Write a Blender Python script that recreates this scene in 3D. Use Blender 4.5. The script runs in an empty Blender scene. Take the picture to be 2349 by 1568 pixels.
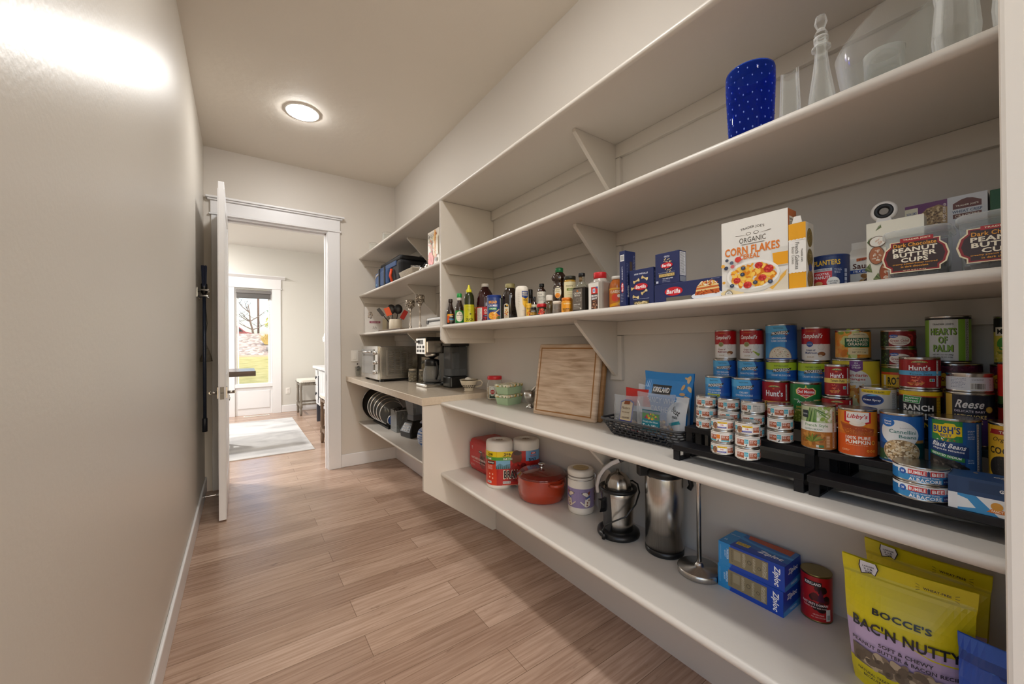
LAMP_STRENGTH = 95; LAMP2_STRENGTH = 340
SKY_STRENGTH = .24; SUN_STRENGTH = 2.4; EXPOSURE = 0.6
import bpy, bmesh, math, random
from mathutils import Vector, Matrix
PI = math.pi
random.seed(7)
SC = bpy.context.scene
COL = SC.collection

# ------------------------------------------------------------------ materials
_MATS = {}

def lin(h):
    h = h.lstrip('#')
    out = []
    for i in (0, 2, 4):
        c = int(h[i:i + 2], 16) / 255
        out.append(c / 12.92 if c <= .04045 else ((c + .055) / 1.055) ** 2.4)
    return (out[0], out[1], out[2], 1)

def M(h, rough=.45, metal=0.0, trans=0.0, emit=0.0, spec=.5, coat=0.0, bump=0.0, bscale=200):
    key = (h, rough, metal, trans, emit, spec, coat, bump, bscale)
    if key in _MATS:
        return _MATS[key]
    m = bpy.data.materials.new('paint_' + h.strip('#'))
    m.use_nodes = True
    nt = m.node_tree
    b = nt.nodes['Principled BSDF']
    b.inputs['Base Color'].default_value = lin(h)
    b.inputs['Roughness'].default_value = rough
    b.inputs['Metallic'].default_value = metal
    b.inputs['Transmission Weight'].default_value = trans
    b.inputs['Specular IOR Level'].default_value = spec
    b.inputs['Coat Weight'].default_value = coat
    if emit:
        b.inputs['Emission Color'].default_value = lin(h)
        b.inputs['Emission Strength'].default_value = emit
    if bump:
        tc = nt.nodes.new('ShaderNodeTexCoord')
        n = nt.nodes.new('ShaderNodeTexNoise')
        n.inputs['Scale'].default_value = bscale
        n.inputs['Detail'].default_value = 3
        bp = nt.nodes.new('ShaderNodeBump')
        bp.inputs['Strength'].default_value = bump
        bp.inputs['Distance'].default_value = .002
        nt.links.new(tc.outputs['Object'], n.inputs['Vector'])
        nt.links.new(n.outputs['Fac'], bp.inputs['Height'])
        nt.links.new(bp.outputs['Normal'], b.inputs['Normal'])
    _MATS[key] = m
    return m

def glass(h='#ffffff', rough=.0, ior=1.45):
    key = ('glass', h, rough, ior)
    if key not in _MATS:
        m = M(h, rough, 0, 1.0, 0, .5, 0, 0, 999 + ior)
        m.node_tree.nodes['Principled BSDF'].inputs['IOR'].default_value = ior
        _MATS[key] = m
    return _MATS[key]

def film(h='#ffffff', clear=.75, rough=.05, power=3.0, rim=.5):
    """thin clear plastic or window glass: mostly see-through with a glossy coat"""
    key = ('film', h, clear, rough, power, rim)
    if key in _MATS:
        return _MATS[key]
    m = bpy.data.materials.new('film')
    m.use_nodes = True
    nt = m.node_tree
    nt.nodes.clear()
    out = nt.nodes.new('ShaderNodeOutputMaterial')
    tr = nt.nodes.new('ShaderNodeBsdfTransparent')
    tr.inputs[0].default_value = lin(h)
    pb = nt.nodes.new('ShaderNodeBsdfPrincipled')
    pb.inputs['Base Color'].default_value = lin(h)
    pb.inputs['Roughness'].default_value = rough
    lw = nt.nodes.new('ShaderNodeLayerWeight')
    lw.inputs['Blend'].default_value = .5
    pw = nt.nodes.new('ShaderNodeMath'); pw.operation = 'POWER'; pw.inputs[1].default_value = power
    nt.links.new(lw.outputs['Facing'], pw.inputs[0])
    mp = nt.nodes.new('ShaderNodeMapRange')
    mp.inputs['To Min'].default_value = (1 - clear) * .55
    mp.inputs['To Max'].default_value = min(.85, (1 - clear) * .55 + rim)
    mix = nt.nodes.new('ShaderNodeMixShader')
    nt.links.new(pw.outputs[0], mp.inputs['Value'])
    nt.links.new(mp.outputs['Result'], mix.inputs['Fac'])
    nt.links.new(tr.outputs[0], mix.inputs[1])
    nt.links.new(pb.outputs[0], mix.inputs[2])
    nt.links.new(mix.outputs[0], out.inputs['Surface'])
    _MATS[key] = m
    return m

def tex(name, ramp, scale=(1, 1, 1), nscale=5, detail=6, rough=.5, bump=0.0, kind='noise', metal=0.0, dist=0.0, coords='Object', spec=.5):
    """colour ramp over stretched noise"""
    m = bpy.data.materials.new(name)
    m.use_nodes = True
    nt = m.node_tree
    b = nt.nodes['Principled BSDF']
    b.inputs['Roughness'].default_value = rough
    b.inputs['Metallic'].default_value = metal
    b.inputs['Specular IOR Level'].default_value = spec
    tc = nt.nodes.new('ShaderNodeTexCoord')
    mp = nt.nodes.new('ShaderNodeMapping')
    mp.inputs['Scale'].default_value = scale
    nt.links.new(tc.outputs[coords], mp.inputs['Vector'])
    if kind == 'voronoi':
        n = nt.nodes.new('ShaderNodeTexVoronoi')
        fac = n.outputs['Color']
    else:
        n = nt.nodes.new('ShaderNodeTexNoise')
        n.inputs['Detail'].default_value = detail
        n.inputs['Distortion'].default_value = dist
        fac = n.outputs['Fac']
    n.inputs['Scale'].default_value = nscale
    nt.links.new(mp.outputs['Vector'], n.inputs['Vector'])
    r = nt.nodes.new('ShaderNodeValToRGB')
    els = r.color_ramp.elements
    while len(els) < len(ramp):
        els.new(.5)
    for e, (p, c) in zip(els, ramp):
        e.position = p
        e.color = lin(c)
    nt.links.new(fac, r.inputs['Fac'])
    nt.links.new(r.outputs['Color'], b.inputs['Base Color'])
    if bump:
        bp = nt.nodes.new('ShaderNodeBump')
        bp.inputs['Strength'].default_value = bump
        bp.inputs['Distance'].default_value = .003
        nt.links.new(fac, bp.inputs['Height'])
        nt.links.new(bp.outputs['Normal'], b.inputs['Normal'])
    return m

STEEL = tex('brushed_steel', [(.3, '#b9b6b1'), (.7, '#c9c6c1')], (60, 60, 1), 5, 3, .26, .012, metal=1.0)
TIN = M('#c4c2bd', .24, 1.0)
CHROME = M('#dcdcdc', .12, 1.0)
BLACKP = M('#101113', .35)
BLACKM = M('#151515', .42, 0.0)
WHITE = M('#efece6', .4)

# ------------------------------------------------------------------ mesh builder
class MB:
    def __init__(s):
        s.v = []; s.f = []; s.m = []; s.sm = []

    def add(s, verts, faces, mat=0, smooth=False):
        o = len(s.v)
        s.v += [tuple(p) for p in verts]
        for f in faces:
            s.f.append([i + o for i in f]); s.m.append(mat); s.sm.append(smooth)

    def box(s, x0, y0, z0, x1, y1, z1, mat=0):
        v = [(x0, y0, z0), (x1, y0, z0), (x1, y1, z0), (x0, y1, z0), (x0, y0, z1), (x1, y0, z1), (x1, y1, z1), (x0, y1, z1)]
        s.add(v, [(3, 2, 1, 0), (4, 5, 6, 7), (0, 1, 5, 4), (1, 2, 6, 5), (2, 3, 7, 6), (3, 0, 4, 7)], mat)
        return s

    def cbox(s, cx, cy, z0, w, d, h, mat=0):
        return s.box(cx - w / 2, cy - d / 2, z0, cx + w / 2, cy + d / 2, z0 + h, mat)

    def lathe(s, prof, seg=32, c=(0, 0, 0), mat=0, smooth=True, sx=1, sy=1, axis='z', a0=0, a1=2 * PI, closed=True):
        full = abs(a1 - a0 - 2 * PI) < 1e-6
        n = seg if full else seg + 1
        vs, fs = [], []
        for r, z in prof:
            for i in range(n):
                a = a0 + (a1 - a0) * i / seg
                p = (r * math.cos(a) * sx, r * math.sin(a) * sy, z)
                if axis == 'x': p = (p[2], p[0], p[1])
                if axis == 'y': p = (p[1], p[2], p[0])
                vs.append((p[0] + c[0], p[1] + c[1], p[2] + c[2]))
        for j in range(len(prof) - 1):
            for i in range(seg):
                k = (i + 1) % n
                fs.append((j * n + i, j * n + k, (j + 1) * n + k, (j + 1) * n + i))
        s.add(vs, fs, mat, smooth)
        if full and closed:
            if prof[0][0] > 1e-5: s.add(vs[:n], [tuple(range(n))[::-1]], mat)
            if prof[-1][0] > 1e-5: s.add(vs[-n:], [tuple(range(n))], mat)
        return s

    def tube(s, pts, r, seg=8, mat=0, caps=True, closed=False):
        pts = [Vector(p) for p in pts]
        rs = r if isinstance(r, (list, tuple)) else [r] * len(pts)
        n = len(pts)
        vs, fs = [], []
        up = None
        for i, p in enumerate(pts):
            if closed: t = pts[(i + 1) % n] - pts[i - 1]
            else: t = pts[min(i + 1, n - 1)] - pts[max(i - 1, 0)]
            t.normalize()
            if up is None:
                up = Vector((0, 0, 1)) if abs(t.z) < .9 else Vector((1, 0, 0))
            a = t.cross(up)
            if a.length < 1e-6: a = t.cross(Vector((1, .3, 0)))
            a.normalize(); b = a.cross(t).normalized(); up = b
            for k in range(seg):
                an = 2 * PI * k / seg
                q = p + (a * math.cos(an) + b * math.sin(an)) * rs[i]
                vs.append(tuple(q))
        for j in range(n if closed else n - 1):
            j2 = (j + 1) % n
            for k in range(seg):
                k2 = (k + 1) % seg
                fs.append((j * seg + k, j * seg + k2, j2 * seg + k2, j2 * seg + k))
        s.add(vs, fs, mat, True)
        if caps and not closed:
            s.add(vs[:seg], [tuple(range(seg))], mat)
            s.add(vs[-seg:], [tuple(range(seg))[::-1]], mat)
        return s

    def prism(s, poly, a, b, axis='y', mat=0):
        """poly in the plane across the axis, extruded from a to b"""
        def P(u, v, w):
            return {'x': (w, u, v), 'y': (u, w, v), 'z': (u, v, w)}[axis]
        n = len(poly)
        vs = [P(u, v, a) for u, v in poly] + [P(u, v, b) for u, v in poly]
        fs = [tuple(range(n)), tuple(range(2 * n - 1, n - 1, -1))]
        for i in range(n):
            k = (i + 1) % n
            fs.append((i, i + n, k + n, k))
        s.add(vs, fs, mat)
        return s

    def grid(s, fn, nu, nv, mat=0, smooth=True, wrapu=False):
        vs = [fn(i / nu, j / nv) for j in range(nv + 1) for i in range(nu + 1)]
        fs = []
        for j in range(nv):
            for i in range(nu):
                a = j * (nu + 1) + i
                fs.append((a, a + 1, a + nu + 2, a + nu + 1))
        s.add(vs, fs, mat, smooth)
        return s

    def blob(s, c, r, seg=10, rings=6, mat=0, jit=0.0, rnd=random):
        vs, fs = [], []
        if not isinstance(r, (tuple, list)): r = (r, r, r)
        for j in range(rings + 1):
            th = PI * j / rings
            for i in range(seg):
                a = 2 * PI * i / seg
                k = 1 + rnd.uniform(-jit, jit)
                vs.append((c[0] + r[0] * math.sin(th) * math.cos(a) * k, c[1] + r[1] * math.sin(th) * math.sin(a) * k, c[2] + r[2] * math.cos(th) * k))
        for j in range(rings):
            for i in range(seg):
                k = (i + 1) % seg
                fs.append((j * seg + i, (j + 1) * seg + i, (j + 1) * seg + k, j * seg + k))
        s.add(vs, fs, mat, True)
        return s

    def xf(s, mtx):
        s.v = [tuple(mtx @ Vector(p)) for p in s.v]
        return s

    def mesh(s, name, mats):
        me = bpy.data.meshes.new(name)
        me.from_pydata(s.v, [], s.f)
        me.polygons.foreach_set('material_index', s.m)
        me.polygons.foreach_set('use_smooth', s.sm)
        for m in mats: me.materials.append(m)
        bm = bmesh.new(); bm.from_mesh(me)
        bmesh.ops.remove_doubles(bm, verts=bm.verts, dist=1e-6)
        bmesh.ops.recalc_face_normals(bm, faces=bm.faces)
        bm.to_mesh(me); bm.free()
        return me

def lk(o, parent=None):
    COL.objects.link(o)
    if parent is not None: o.parent = parent
    return o

def part(name, mb, mats, parent=None, bevel=0.0, loc=None, rot=None, label=None, seg=2, kind=None):
    if not isinstance(mats, (list, tuple)): mats = [mats]
    me = mb if isinstance(mb, bpy.types.Mesh) else mb.mesh(name, mats)
    o = bpy.data.objects.new(name, me)
    lk(o, parent)
    if bevel:
        b = o.modifiers.new('bevel', 'BEVEL'); b.width = bevel; b.segments = seg; b.limit_method = 'ANGLE'; b.angle_limit = .7
        b.harden_normals = False
    if loc: o.location = loc
    if rot: o.rotation_euler = rot
    if label: o['label'] = label
    if kind: o['kind'] = kind
    return o

def tag(o, label, cat, group=None, kind=None):
    o['label'] = label; o['category'] = cat
    if group: o['group'] = group
    if kind: o['kind'] = kind
    return o

def thing(name, label, cat, loc, rotz=0.0, group=None):
    o = bpy.data.objects.new(name, None)
    o.empty_display_size = .05
    lk(o); o.location = loc; o.rotation_euler = (0, 0, rotz)
    return tag(o, label, cat, group)

def struct(name, mb, mats, bevel=0.0, parent=None):
    o = part(name, mb, mats, parent, bevel)
    if parent is None: o['kind'] = 'structure'
    return o

def face(x, y):
    """rotation that turns an object's front towards the middle of the corridor end where the photographer stands"""
    return math.atan2(-x, y)

# ------------------------------------------------------------------ printed labels
_TXT = {}

def text_mesh(s, bold):
    bold = min(bold, .024) if bold < .05 else min(bold, .034)
    if s == 'BRAWNY' and bold > .03: bold = .034
    key = (s, bold)
    if key in _TXT: return _TXT[key]
    cu = bpy.data.curves.new('lettering', 'FONT')
    cu.body = s; cu.resolution_u = 2; cu.offset = bold
    cu.align_x = 'LEFT'; cu.space_character = 1 + max(0, bold) * 2.2
    ob = bpy.data.objects.new('lettering', cu)
    COL.objects.link(ob)
    bpy.context.view_layer.update()
    dg = bpy.context.evaluated_depsgraph_get()
    me = bpy.data.meshes.new_from_object(ob.evaluated_get(dg))
    vs = [(v.co.x, v.co.y) for v in me.vertices]
    fs = [tuple(p.vertices) for p in me.polygons]
    bpy.data.objects.remove(ob); bpy.data.curves.remove(cu); bpy.data.meshes.remove(me)
    if vs:
        x0 = min(v[0] for v in vs); x1 = max(v[0] for v in vs); y0 = min(v[1] for v in vs); y1 = max(v[1] for v in vs)
        if x1 - x0 < 1e-6: x1 = x0 + 1
        if y1 - y0 < 1e-6: y1 = y0 + 1
        vs = [((x - x0) / (x1 - x0) - .5, (y - y0) / (y1 - y0) - .5) for x, y in vs]
    _TXT[key] = (vs, fs)
    return _TXT[key]

class Lab:
    """print on a pack, drawn in millimetres from the label centre"""
    def __init__(s, rough=.35):
        s.sh = []; s.rough = rough; s.rnd = random.Random(3)

    def R(s, x0, y0, x1, y1, c):
        s.sh.append(([(x0, y0), (x1, y0), (x1, y1), (x0, y1)], [(0, 1, 2, 3)], c)); return s

    def P(s, pts, c):
        s.sh.append((list(pts), [tuple(range(len(pts)))], c)); return s

    def E(s, cx, cy, rx, ry, c, n=28, a0=0, a1=2 * PI):
        full = abs(a1 - a0 - 2 * PI) < 1e-6
        k = n if full else n + 1
        pts = [(cx + rx * math.cos(a0 + (a1 - a0) * i / n), cy + ry * math.sin(a0 + (a1 - a0) * i / n)) for i in range(k)]
        s.sh.append((pts, [tuple(range(k))], c)); return s

    def T(s, t, cx, cy, w, h, c, bold=.015, shear=0, rot=0, arc=0):
        vs, fs = text_mesh(t, bold)
        ca, sa = math.cos(rot), math.sin(rot)
        out = []
        for x, y in vs:
            X = x * w + shear * y * h; Y = y * h
            Y += arc * (1 - (2 * x) ** 2)
            out.append((cx + X * ca - Y * sa, cy + X * sa + Y * ca))
        s.sh.append((out, fs, c)); return s

    def lines(s, x0, y0, x1, n, pitch, c, th=.7, rag=.3):
        """rows of small print"""
        vs, fs = [], []
        for i in range(n):
            y = y0 - i * pitch
            x = x0
            xe = x0 + (x1 - x0) * (1 - s.rnd.uniform(0, rag))
            while x < xe:
                w = s.rnd.uniform(1.2, 4.0)
                k = len(vs)
                vs += [(x, y), (min(x + w, xe), y), (min(x + w, xe), y + th), (x, y + th)]
                fs.append((k, k + 1, k + 2, k + 3))
                x += w + .8
        s.sh.append((vs, fs, c)); return s

    def bars(s, x0, y0, x1, y1, c='#151515'):
        s.R(x0, y0, x1, y1, '#f2f2f0')
        vs, fs = [], []
        x = x0 + 1
        while x < x1 - 1:
            w = s.rnd.choice((.4, .4, .7, 1.0))
            k = len(vs)
            vs += [(x, y0 + 1.5), (x + w, y0 + 1.5), (x + w, y1 - 1), (x, y1 - 1)]
            fs.append((k, k + 1, k + 2, k + 3)); x += w + s.rnd.choice((.4, .6, .9))
        s.sh.append((vs, fs, c)); return s

    def S(s, cx, cy, rx, ry, n, size, cols, asp=.65, half=None):
        """scattered pieces of food inside an ellipse"""
        for c in cols:
            vs, fs = [], []
            for _ in range(max(1, n // len(cols))):
                while True:
                    x, y = s.rnd.uniform(-1, 1), s.rnd.uniform(-1, 1)
                    if x * x + y * y < 1 and (half is None or y > half): break
                px, py = cx + x * rx, cy + y * ry
                a = s.rnd.uniform(0, PI); sz = size * s.rnd.uniform(.7, 1.25)
                k = len(vs)
                for i in range(9):
                    t = 2 * PI * i / 9
                    u, v = sz * math.cos(t), sz * asp * math.sin(t)
                    vs.append((px + u * math.cos(a) - v * math.sin(a), py + u * math.sin(a) + v * math.cos(a)))
                fs.append(tuple(range(k, k + 9)))
            s.sh.append((vs, fs, c, True))
        return s

    def mesh(s, name, mp, step=None, base=.0003, dl=.00007):
        """mp(x_m, y_m, lift) -> local position; step: curve the print in strips this wide (mm)"""
        cols = []
        bmo = bmesh.new()
        for L, (vs, fs, c, *pile) in enumerate(s.sh):
            if not vs: continue
            if c not in cols: cols.append(c)
            mi = cols.index(c)
            bm = bmesh.new()
            bv = [bm.verts.new((x, y, (i // 9) / max(1, len(vs) // 9) if pile else 0)) for i, (x, y) in enumerate(vs)]
            for f in fs:
                try: bm.faces.new([bv[i] for i in f])
                except ValueError: pass
            if step:
                xs = [x for x, y in vs]
                a = math.floor(min(xs) / step) + 1
                while a * step < max(xs) - 1e-6:
                    g = bm.verts[:] + bm.edges[:] + bm.faces[:]
                    bmesh.ops.bisect_plane(bm, geom=g, plane_co=(a * step, 0, 0), plane_no=(1, 0, 0), dist=1e-5)
                    a += 1
            lift = base + dl * L
            bm.verts.index_update()
            nv = [bmo.verts.new(mp(v.co.x / 1000, v.co.y / 1000, lift + dl * .9 * v.co.z)) for v in bm.verts]
            for f in bm.faces:
                nf = bmo.faces.new([nv[v.index] for v in f.verts]); nf.material_index = mi
            bm.free()
        me = bpy.data.meshes.new(name)
        bmo.to_mesh(me); bmo.free()
        for c in cols:
            me.materials.append(c if not isinstance(c, str) else M(c, s.rough))
        return me

    def wrap(s, name, parent, r, z=0.0, turn=0.0, cx=0.0, cy=0.0, label=None):
        """round a cylinder of radius r (m); y=0 sits at height z"""
        def mp(x, y, l):
            a = x / r + turn; R = r + l
            return (cx + R * math.sin(a), cy - R * math.cos(a), z + y)
        return part(name, s.mesh(name, mp, step=max(4, r * 1000 * .13)), None, parent, label=label)

    def flat(s, name, parent, side='front', d=0.0, z=0.0, off=0.0, label=None, step=None, bulge=None, dl=.00007):
        """on a box: side front/left/right/top, at distance d from its centre, centred at off along it"""
        def mp(x, y, l):
            x += off
            b = bulge(x, y) if bulge else 0
            q = d + l + b
            if side == 'front': return (x, -q, z + y)
            if side == 'right': return (q, x, z + y)
            if side == 'left': return (-q, -x, z + y)
            return (x, y, q)
        return part(name, s.mesh(name, mp, step=step, dl=dl), None, parent, label=label)

def copy_tree(o, parent=None):
    c = o.copy(); COL.objects.link(c); c.parent = parent
    for ch in list(o.children): copy_tree(ch, c)
    return c
# ------------------------------------------------------------------ setting
XL, XR = -.258, 1.4236          # left wall, shelf wall
YE = 4.301                      # end wall with the doorway
YN = -.098                        # near end of the shelves
ZC = 3.013
YU = 2.240                      # near face of the divider panels
YU2 = 2.262

def wall_mat(name, h, rough, bump, bscale, spec=.5):
    m = bpy.data.materials.new(name); m.use_nodes = True
    nt = m.node_tree; b = nt.nodes['Principled BSDF']
    b.inputs['Base Color'].default_value = lin(h)
    b.inputs['Roughness'].default_value = rough
    b.inputs['Specular IOR Level'].default_value = spec
    tc = nt.nodes.new('ShaderNodeTexCoord')
    n = nt.nodes.new('ShaderNodeTexNoise'); n.inputs['Scale'].default_value = bscale; n.inputs['Detail'].default_value = 4
    n2 = nt.nodes.new('ShaderNodeTexNoise'); n2.inputs['Scale'].default_value = 2.2; n2.inputs['Detail'].default_value = 2
    ad = nt.nodes.new('ShaderNodeMath'); ad.operation = 'MULTIPLY_ADD'; ad.inputs[1].default_value = 4.0
    bp = nt.nodes.new('ShaderNodeBump'); bp.inputs['Strength'].default_value = bump; bp.inputs['Distance'].default_value = .004
    nt.links.new(tc.outputs['Object'], n.inputs['Vector']); nt.links.new(tc.outputs['Object'], n2.inputs['Vector'])
    nt.links.new(n2.outputs['Fac'], ad.inputs[0]); nt.links.new(n.outputs['Fac'], ad.inputs[2])
    nt.links.new(ad.outputs[0], bp.inputs['Height']); nt.links.new(bp.outputs['Normal'], b.inputs['Normal'])
    return m

PAINT = wall_mat('warm_wall_paint', '#d2ccc4', .5, .10, 90)
SATIN = wall_mat('satin_wall_paint', '#cfc9bf', .35, .10, 90, .55)
CEIL = wall_mat('ceiling_paint', '#ddd6cb', .7, .35, 22)
SHELF = wall_mat('shelf_paint', '#d2ccc3', .38, .06, 120)
TRIM = M('#e6e6e8', .35)
GREYWALL = wall_mat('grey_wall_paint', '#d3d1cb', .5, .1, 90)

def floor_mat():
    m = bpy.data.materials.new('oak_planks'); m.use_nodes = True
    nt = m.node_tree; L = nt.links; b = nt.nodes['Principled BSDF']
    tc = nt.nodes.new('ShaderNodeTexCoord')
    mp = nt.nodes.new('ShaderNodeMapping'); mp.inputs['Location'].default_value = (.35, .057, 0)
    L.new(tc.outputs['Object'], mp.inputs['Vector'])
    br = nt.nodes.new('ShaderNodeTexBrick')
    br.offset = .37; br.offset_frequency = 2
    for k, v in (('Scale', 1), ('Brick Width', 1.25), ('Row Height', .14), ('Mortar Size', .0013), ('Mortar Smooth', .1), ('Bias', 0)):
        br.inputs[k].default_value = v
    br.inputs['Color1'].default_value = (0, 0, 0, 1); br.inputs['Color2'].default_value = (1, 1, 1, 1); br.inputs['Mortar'].default_value = (.5, .5, .5, 1)
    L.new(mp.outputs['Vector'], br.inputs['Vector'])
    ramp = nt.nodes.new('ShaderNodeValToRGB')
    e = ramp.color_ramp.elements
    e[0].position = 0; e[0].color = lin('#a88d7b'); e[1].position = 1; e[1].color = lin('#c5ab99')
    k = e.new(.5); k.color = lin('#b79c89')
    L.new(br.outputs['Color'], ramp.inputs['Fac'])
    # grain along the planks (X)
    mg = nt.nodes.new('ShaderNodeMapping'); mg.inputs['Scale'].default_value = (1.6, 34, 1)
    L.new(tc.outputs['Object'], mg.inputs['Vector'])
    g = nt.nodes.new('ShaderNodeTexNoise'); g.inputs['Scale'].default_value = 2.2; g.inputs['Detail'].default_value = 7; g.inputs['Distortion'].default_value = .6
    L.new(mg.outputs['Vector'], g.inputs['Vector'])
    gr = nt.nodes.new('ShaderNodeValToRGB'); e = gr.color_ramp.elements
    e[0].position = .3; e[0].color = lin('#c9bdb4'); e[1].position = .62; e[1].color = (1, 1, 1, 1)
    L.new(g.outputs['Fac'], gr.inputs['Fac'])
    mx = nt.nodes.new('ShaderNodeMixRGB'); mx.blend_type = 'MULTIPLY'; mx.inputs[0].default_value = .75
    L.new(ramp.outputs['Color'], mx.inputs[1]); L.new(gr.outputs['Color'], mx.inputs[2])
    # hand-scraped dark marks and knots
    mk = nt.nodes.new('ShaderNodeMapping'); mk.inputs['Scale'].default_value = (3.2, 11, 1)
    L.new(tc.outputs['Object'], mk.inputs['Vector'])
    kn = nt.nodes.new('ShaderNodeTexNoise'); kn.inputs['Scale'].default_value = 1.5; kn.inputs['Detail'].default_value = 9; kn.inputs['Roughness'].default_value = .72
    L.new(mk.outputs['Vector'], kn.inputs['Vector'])
    kr = nt.nodes.new('ShaderNodeValToRGB'); e = kr.color_ramp.elements
    e[0].position = .60; e[0].color = (1, 1, 1, 1); e[1].position = .76; e[1].color = lin('#8a7362')
    L.new(kn.outputs['Fac'], kr.inputs['Fac'])
    mx2 = nt.nodes.new('ShaderNodeMixRGB'); mx2.blend_type = 'MULTIPLY'; mx2.inputs[0].default_value = .9
    L.new(mx.outputs[0], mx2.inputs[1]); L.new(kr.outputs['Color'], mx2.inputs[2])
    mx3 = nt.nodes.new('ShaderNodeMixRGB'); mx3.inputs[2].default_value = lin('#7d6553')
    L.new(br.outputs['Fac'], mx3.inputs[0]); L.new(mx2.outputs[0], mx3.inputs[1])
    L.new(mx3.outputs[0], b.inputs['Base Color'])
    b.inputs['Roughness'].default_value = .24
    # ridged, scraped surface
    mw = nt.nodes.new('ShaderNodeMapping'); mw.inputs['Scale'].default_value = (1.2, 60, 1)
    L.new(tc.outputs['Object'], mw.inputs['Vector'])
    w = nt.nodes.new('ShaderNodeTexNoise'); w.inputs['Scale'].default_value = 1.3; w.inputs['Detail'].default_value = 3
    L.new(mw.outputs['Vector'], w.inputs['Vector'])
    su = nt.nodes.new('ShaderNodeMath'); su.operation = 'MULTIPLY_ADD'; su.inputs[1].default_value = -1.5
    L.new(br.outputs['Fac'], su.inputs[0]); L.new(w.outputs['Fac'], su.inputs[2])
    bp = nt.nodes.new('ShaderNodeBump'); bp.inputs['Strength'].default_value = .28; bp.inputs['Distance'].default_value = .003
    L.new(su.outputs[0], bp.inputs['Height']); L.new(bp.outputs['Normal'], b.inputs['Normal'])
    return m

FLOOR = floor_mat()
struct('floor', MB().box(-3.2, -1.55, -.06, 4.6, 8.66, 0), FLOOR)
struct('ceiling', MB().box(XL - .1, -1.5, ZC, XR + .1, YE + .05, ZC + .1), CEIL)
WL = (-1.3, .36, .04, 2.5)
struct('wall_left', MB().box(XL - .1, WL[1], 0, XL, YE + .12, ZC).box(XL - .1, -1.5, 0, XL, WL[0], ZC).box(XL - .1, WL[0], WL[3], XL, WL[1], ZC).box(XL - .1, WL[0], 0, XL, WL[1], WL[2]), SATIN)
_w4 = MB(); _w4.box(XL - .09, WL[0], WL[2], XL - .01, WL[0] + .08, WL[3]); _w4.box(XL - .09, WL[1] - .08, WL[2], XL - .01, WL[1], WL[3]); _w4.box(XL - .09, WL[0] + .08, WL[3] - .08, XL - .01, WL[1] - .08, WL[3]); _w4.box(XL - .09, WL[0] + .08, WL[2], XL - .01, WL[1] - .08, WL[2] + .1)
_w4 = struct('added_window_left', _w4, TRIM)  # unseen window, added to send daylight onto the shelf fronts
part('glass_pane', MB().box(XL - .06, WL[0] + .08, WL[2] + .1, XL - .054, WL[1] - .08, WL[3] - .08), film('#ffffff', .97, .02), _w4)
struct('wall_right', MB().box(XR, -1.5, 0, XR + .1, YE, ZC), PAINT)
WN = (-.24, .87, .02, 2.75)
struct('wall_near', MB().box(XL, -1.5, 0, WN[0], -1.4, ZC).box(WN[1], -1.5, 0, XR, -1.4, ZC).box(WN[0], -1.5, WN[3], WN[1], -1.4, ZC).box(WN[0], -1.5, 0, WN[1], -1.4, WN[2]), PAINT)
_w3 = MB(); _w3.box(WN[0], -1.5, WN[2], WN[0] + .09, -1.42, WN[3]); _w3.box(WN[1] - .09, -1.5, WN[2], WN[1], -1.42, WN[3]); _w3.box(WN[0] + .09, -1.5, WN[3] - .09, WN[1] - .09, -1.42, WN[3]); _w3.box(WN[0] + .09, -1.5, WN[2], WN[1] - .09, -1.42, WN[2] + .12)
_w3 = struct('added_window_near', _w3, TRIM)  # unseen window behind the camera, added as daylight fill
part('glass_pane', MB().box(WN[0] + .09, -1.47, WN[2] + .12, WN[1] - .09, -1.464, WN[3] - .09), film('#ffffff', .97, .02), _w3)
struct('wall_return', MB().box(.88, -1.4, 0, 1.0, .0516, ZC).box(1.0, -1.4, 0, XR, -.10, ZC), M('#dcd5ca', .45, bump=.05, bscale=160), bevel=.006)
# end wall round the doorway
OX0, OX1, OZ = -.088, .722, 2.404
mb = MB()
mb.box(XL, YE, 0, OX0 - .02, YE + .12, 3.1)
mb.box(OX1 + .02, YE, 0, 1.55, YE + .12, 3.1)
mb.box(OX0 - .02, YE, OZ + .02, OX1 + .02, YE + .12, 3.1)
struct('wall_end', mb, PAINT)
# doorway casing and jamb
mb = MB()
mb.box(OX1, YE - .005, 0, OX1 + .02, YE + .125, OZ)
mb.box(OX0 - .02, YE - .005, 0, OX0, YE + .125, OZ)
mb.box(OX0 - .02, YE - .005, OZ, OX1 + .02, YE + .125, OZ + .02)
mb.box(OX1, YE + .045, 0, OX1 - .012, YE + .085, OZ)
mb.box(OX0, YE + .045, OZ - .012, OX1, YE + .085, OZ)
struct('trim_1', mb, TRIM, bevel=.002)
mb = MB()
for ys in ((YE - .02, YE), (YE + .12, YE + .14)):
    mb.box(OX1 + .006, ys[0], 0, .846, ys[1], OZ + .015)
    mb.box(-.206, ys[0], 0, OX0 - .006, ys[1], OZ + .015)
    f = -1 if ys[0] < YE else 1
    y0 = YE if f < 0 else YE + .12
    def bar(x0, x1, z0, z1, t):
        mb.box(x0, min(y0, y0 + f * t), z0, x1, max(y0, y0 + f * t), z1)
    bar(-.222, .858, OZ + .015, OZ + .031, .03)
    bar(-.212, .848, OZ + .031, 2.545, .022)
    bar(-.232, .868, 2.545, 2.560, .04)
    bar(-.244, .884, 2.560, 2.578, .055)
struct('trim_2', mb, TRIM, bevel=.004)
# baseboards
def board(name, x0, y0, x1, y1):
    mb = MB(); mb.box(x0, y0, 0, x1, y1, .131)
    struct(name, mb, TRIM, bevel=.007)
board('baseboard_left', XL, .37, XL + .014, YE)
board('baseboard_end', .846, YE - .014, XR, YE)
board('baseboard_right', XR - .014, YU2 + .002, XR, YE - .014)
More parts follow.
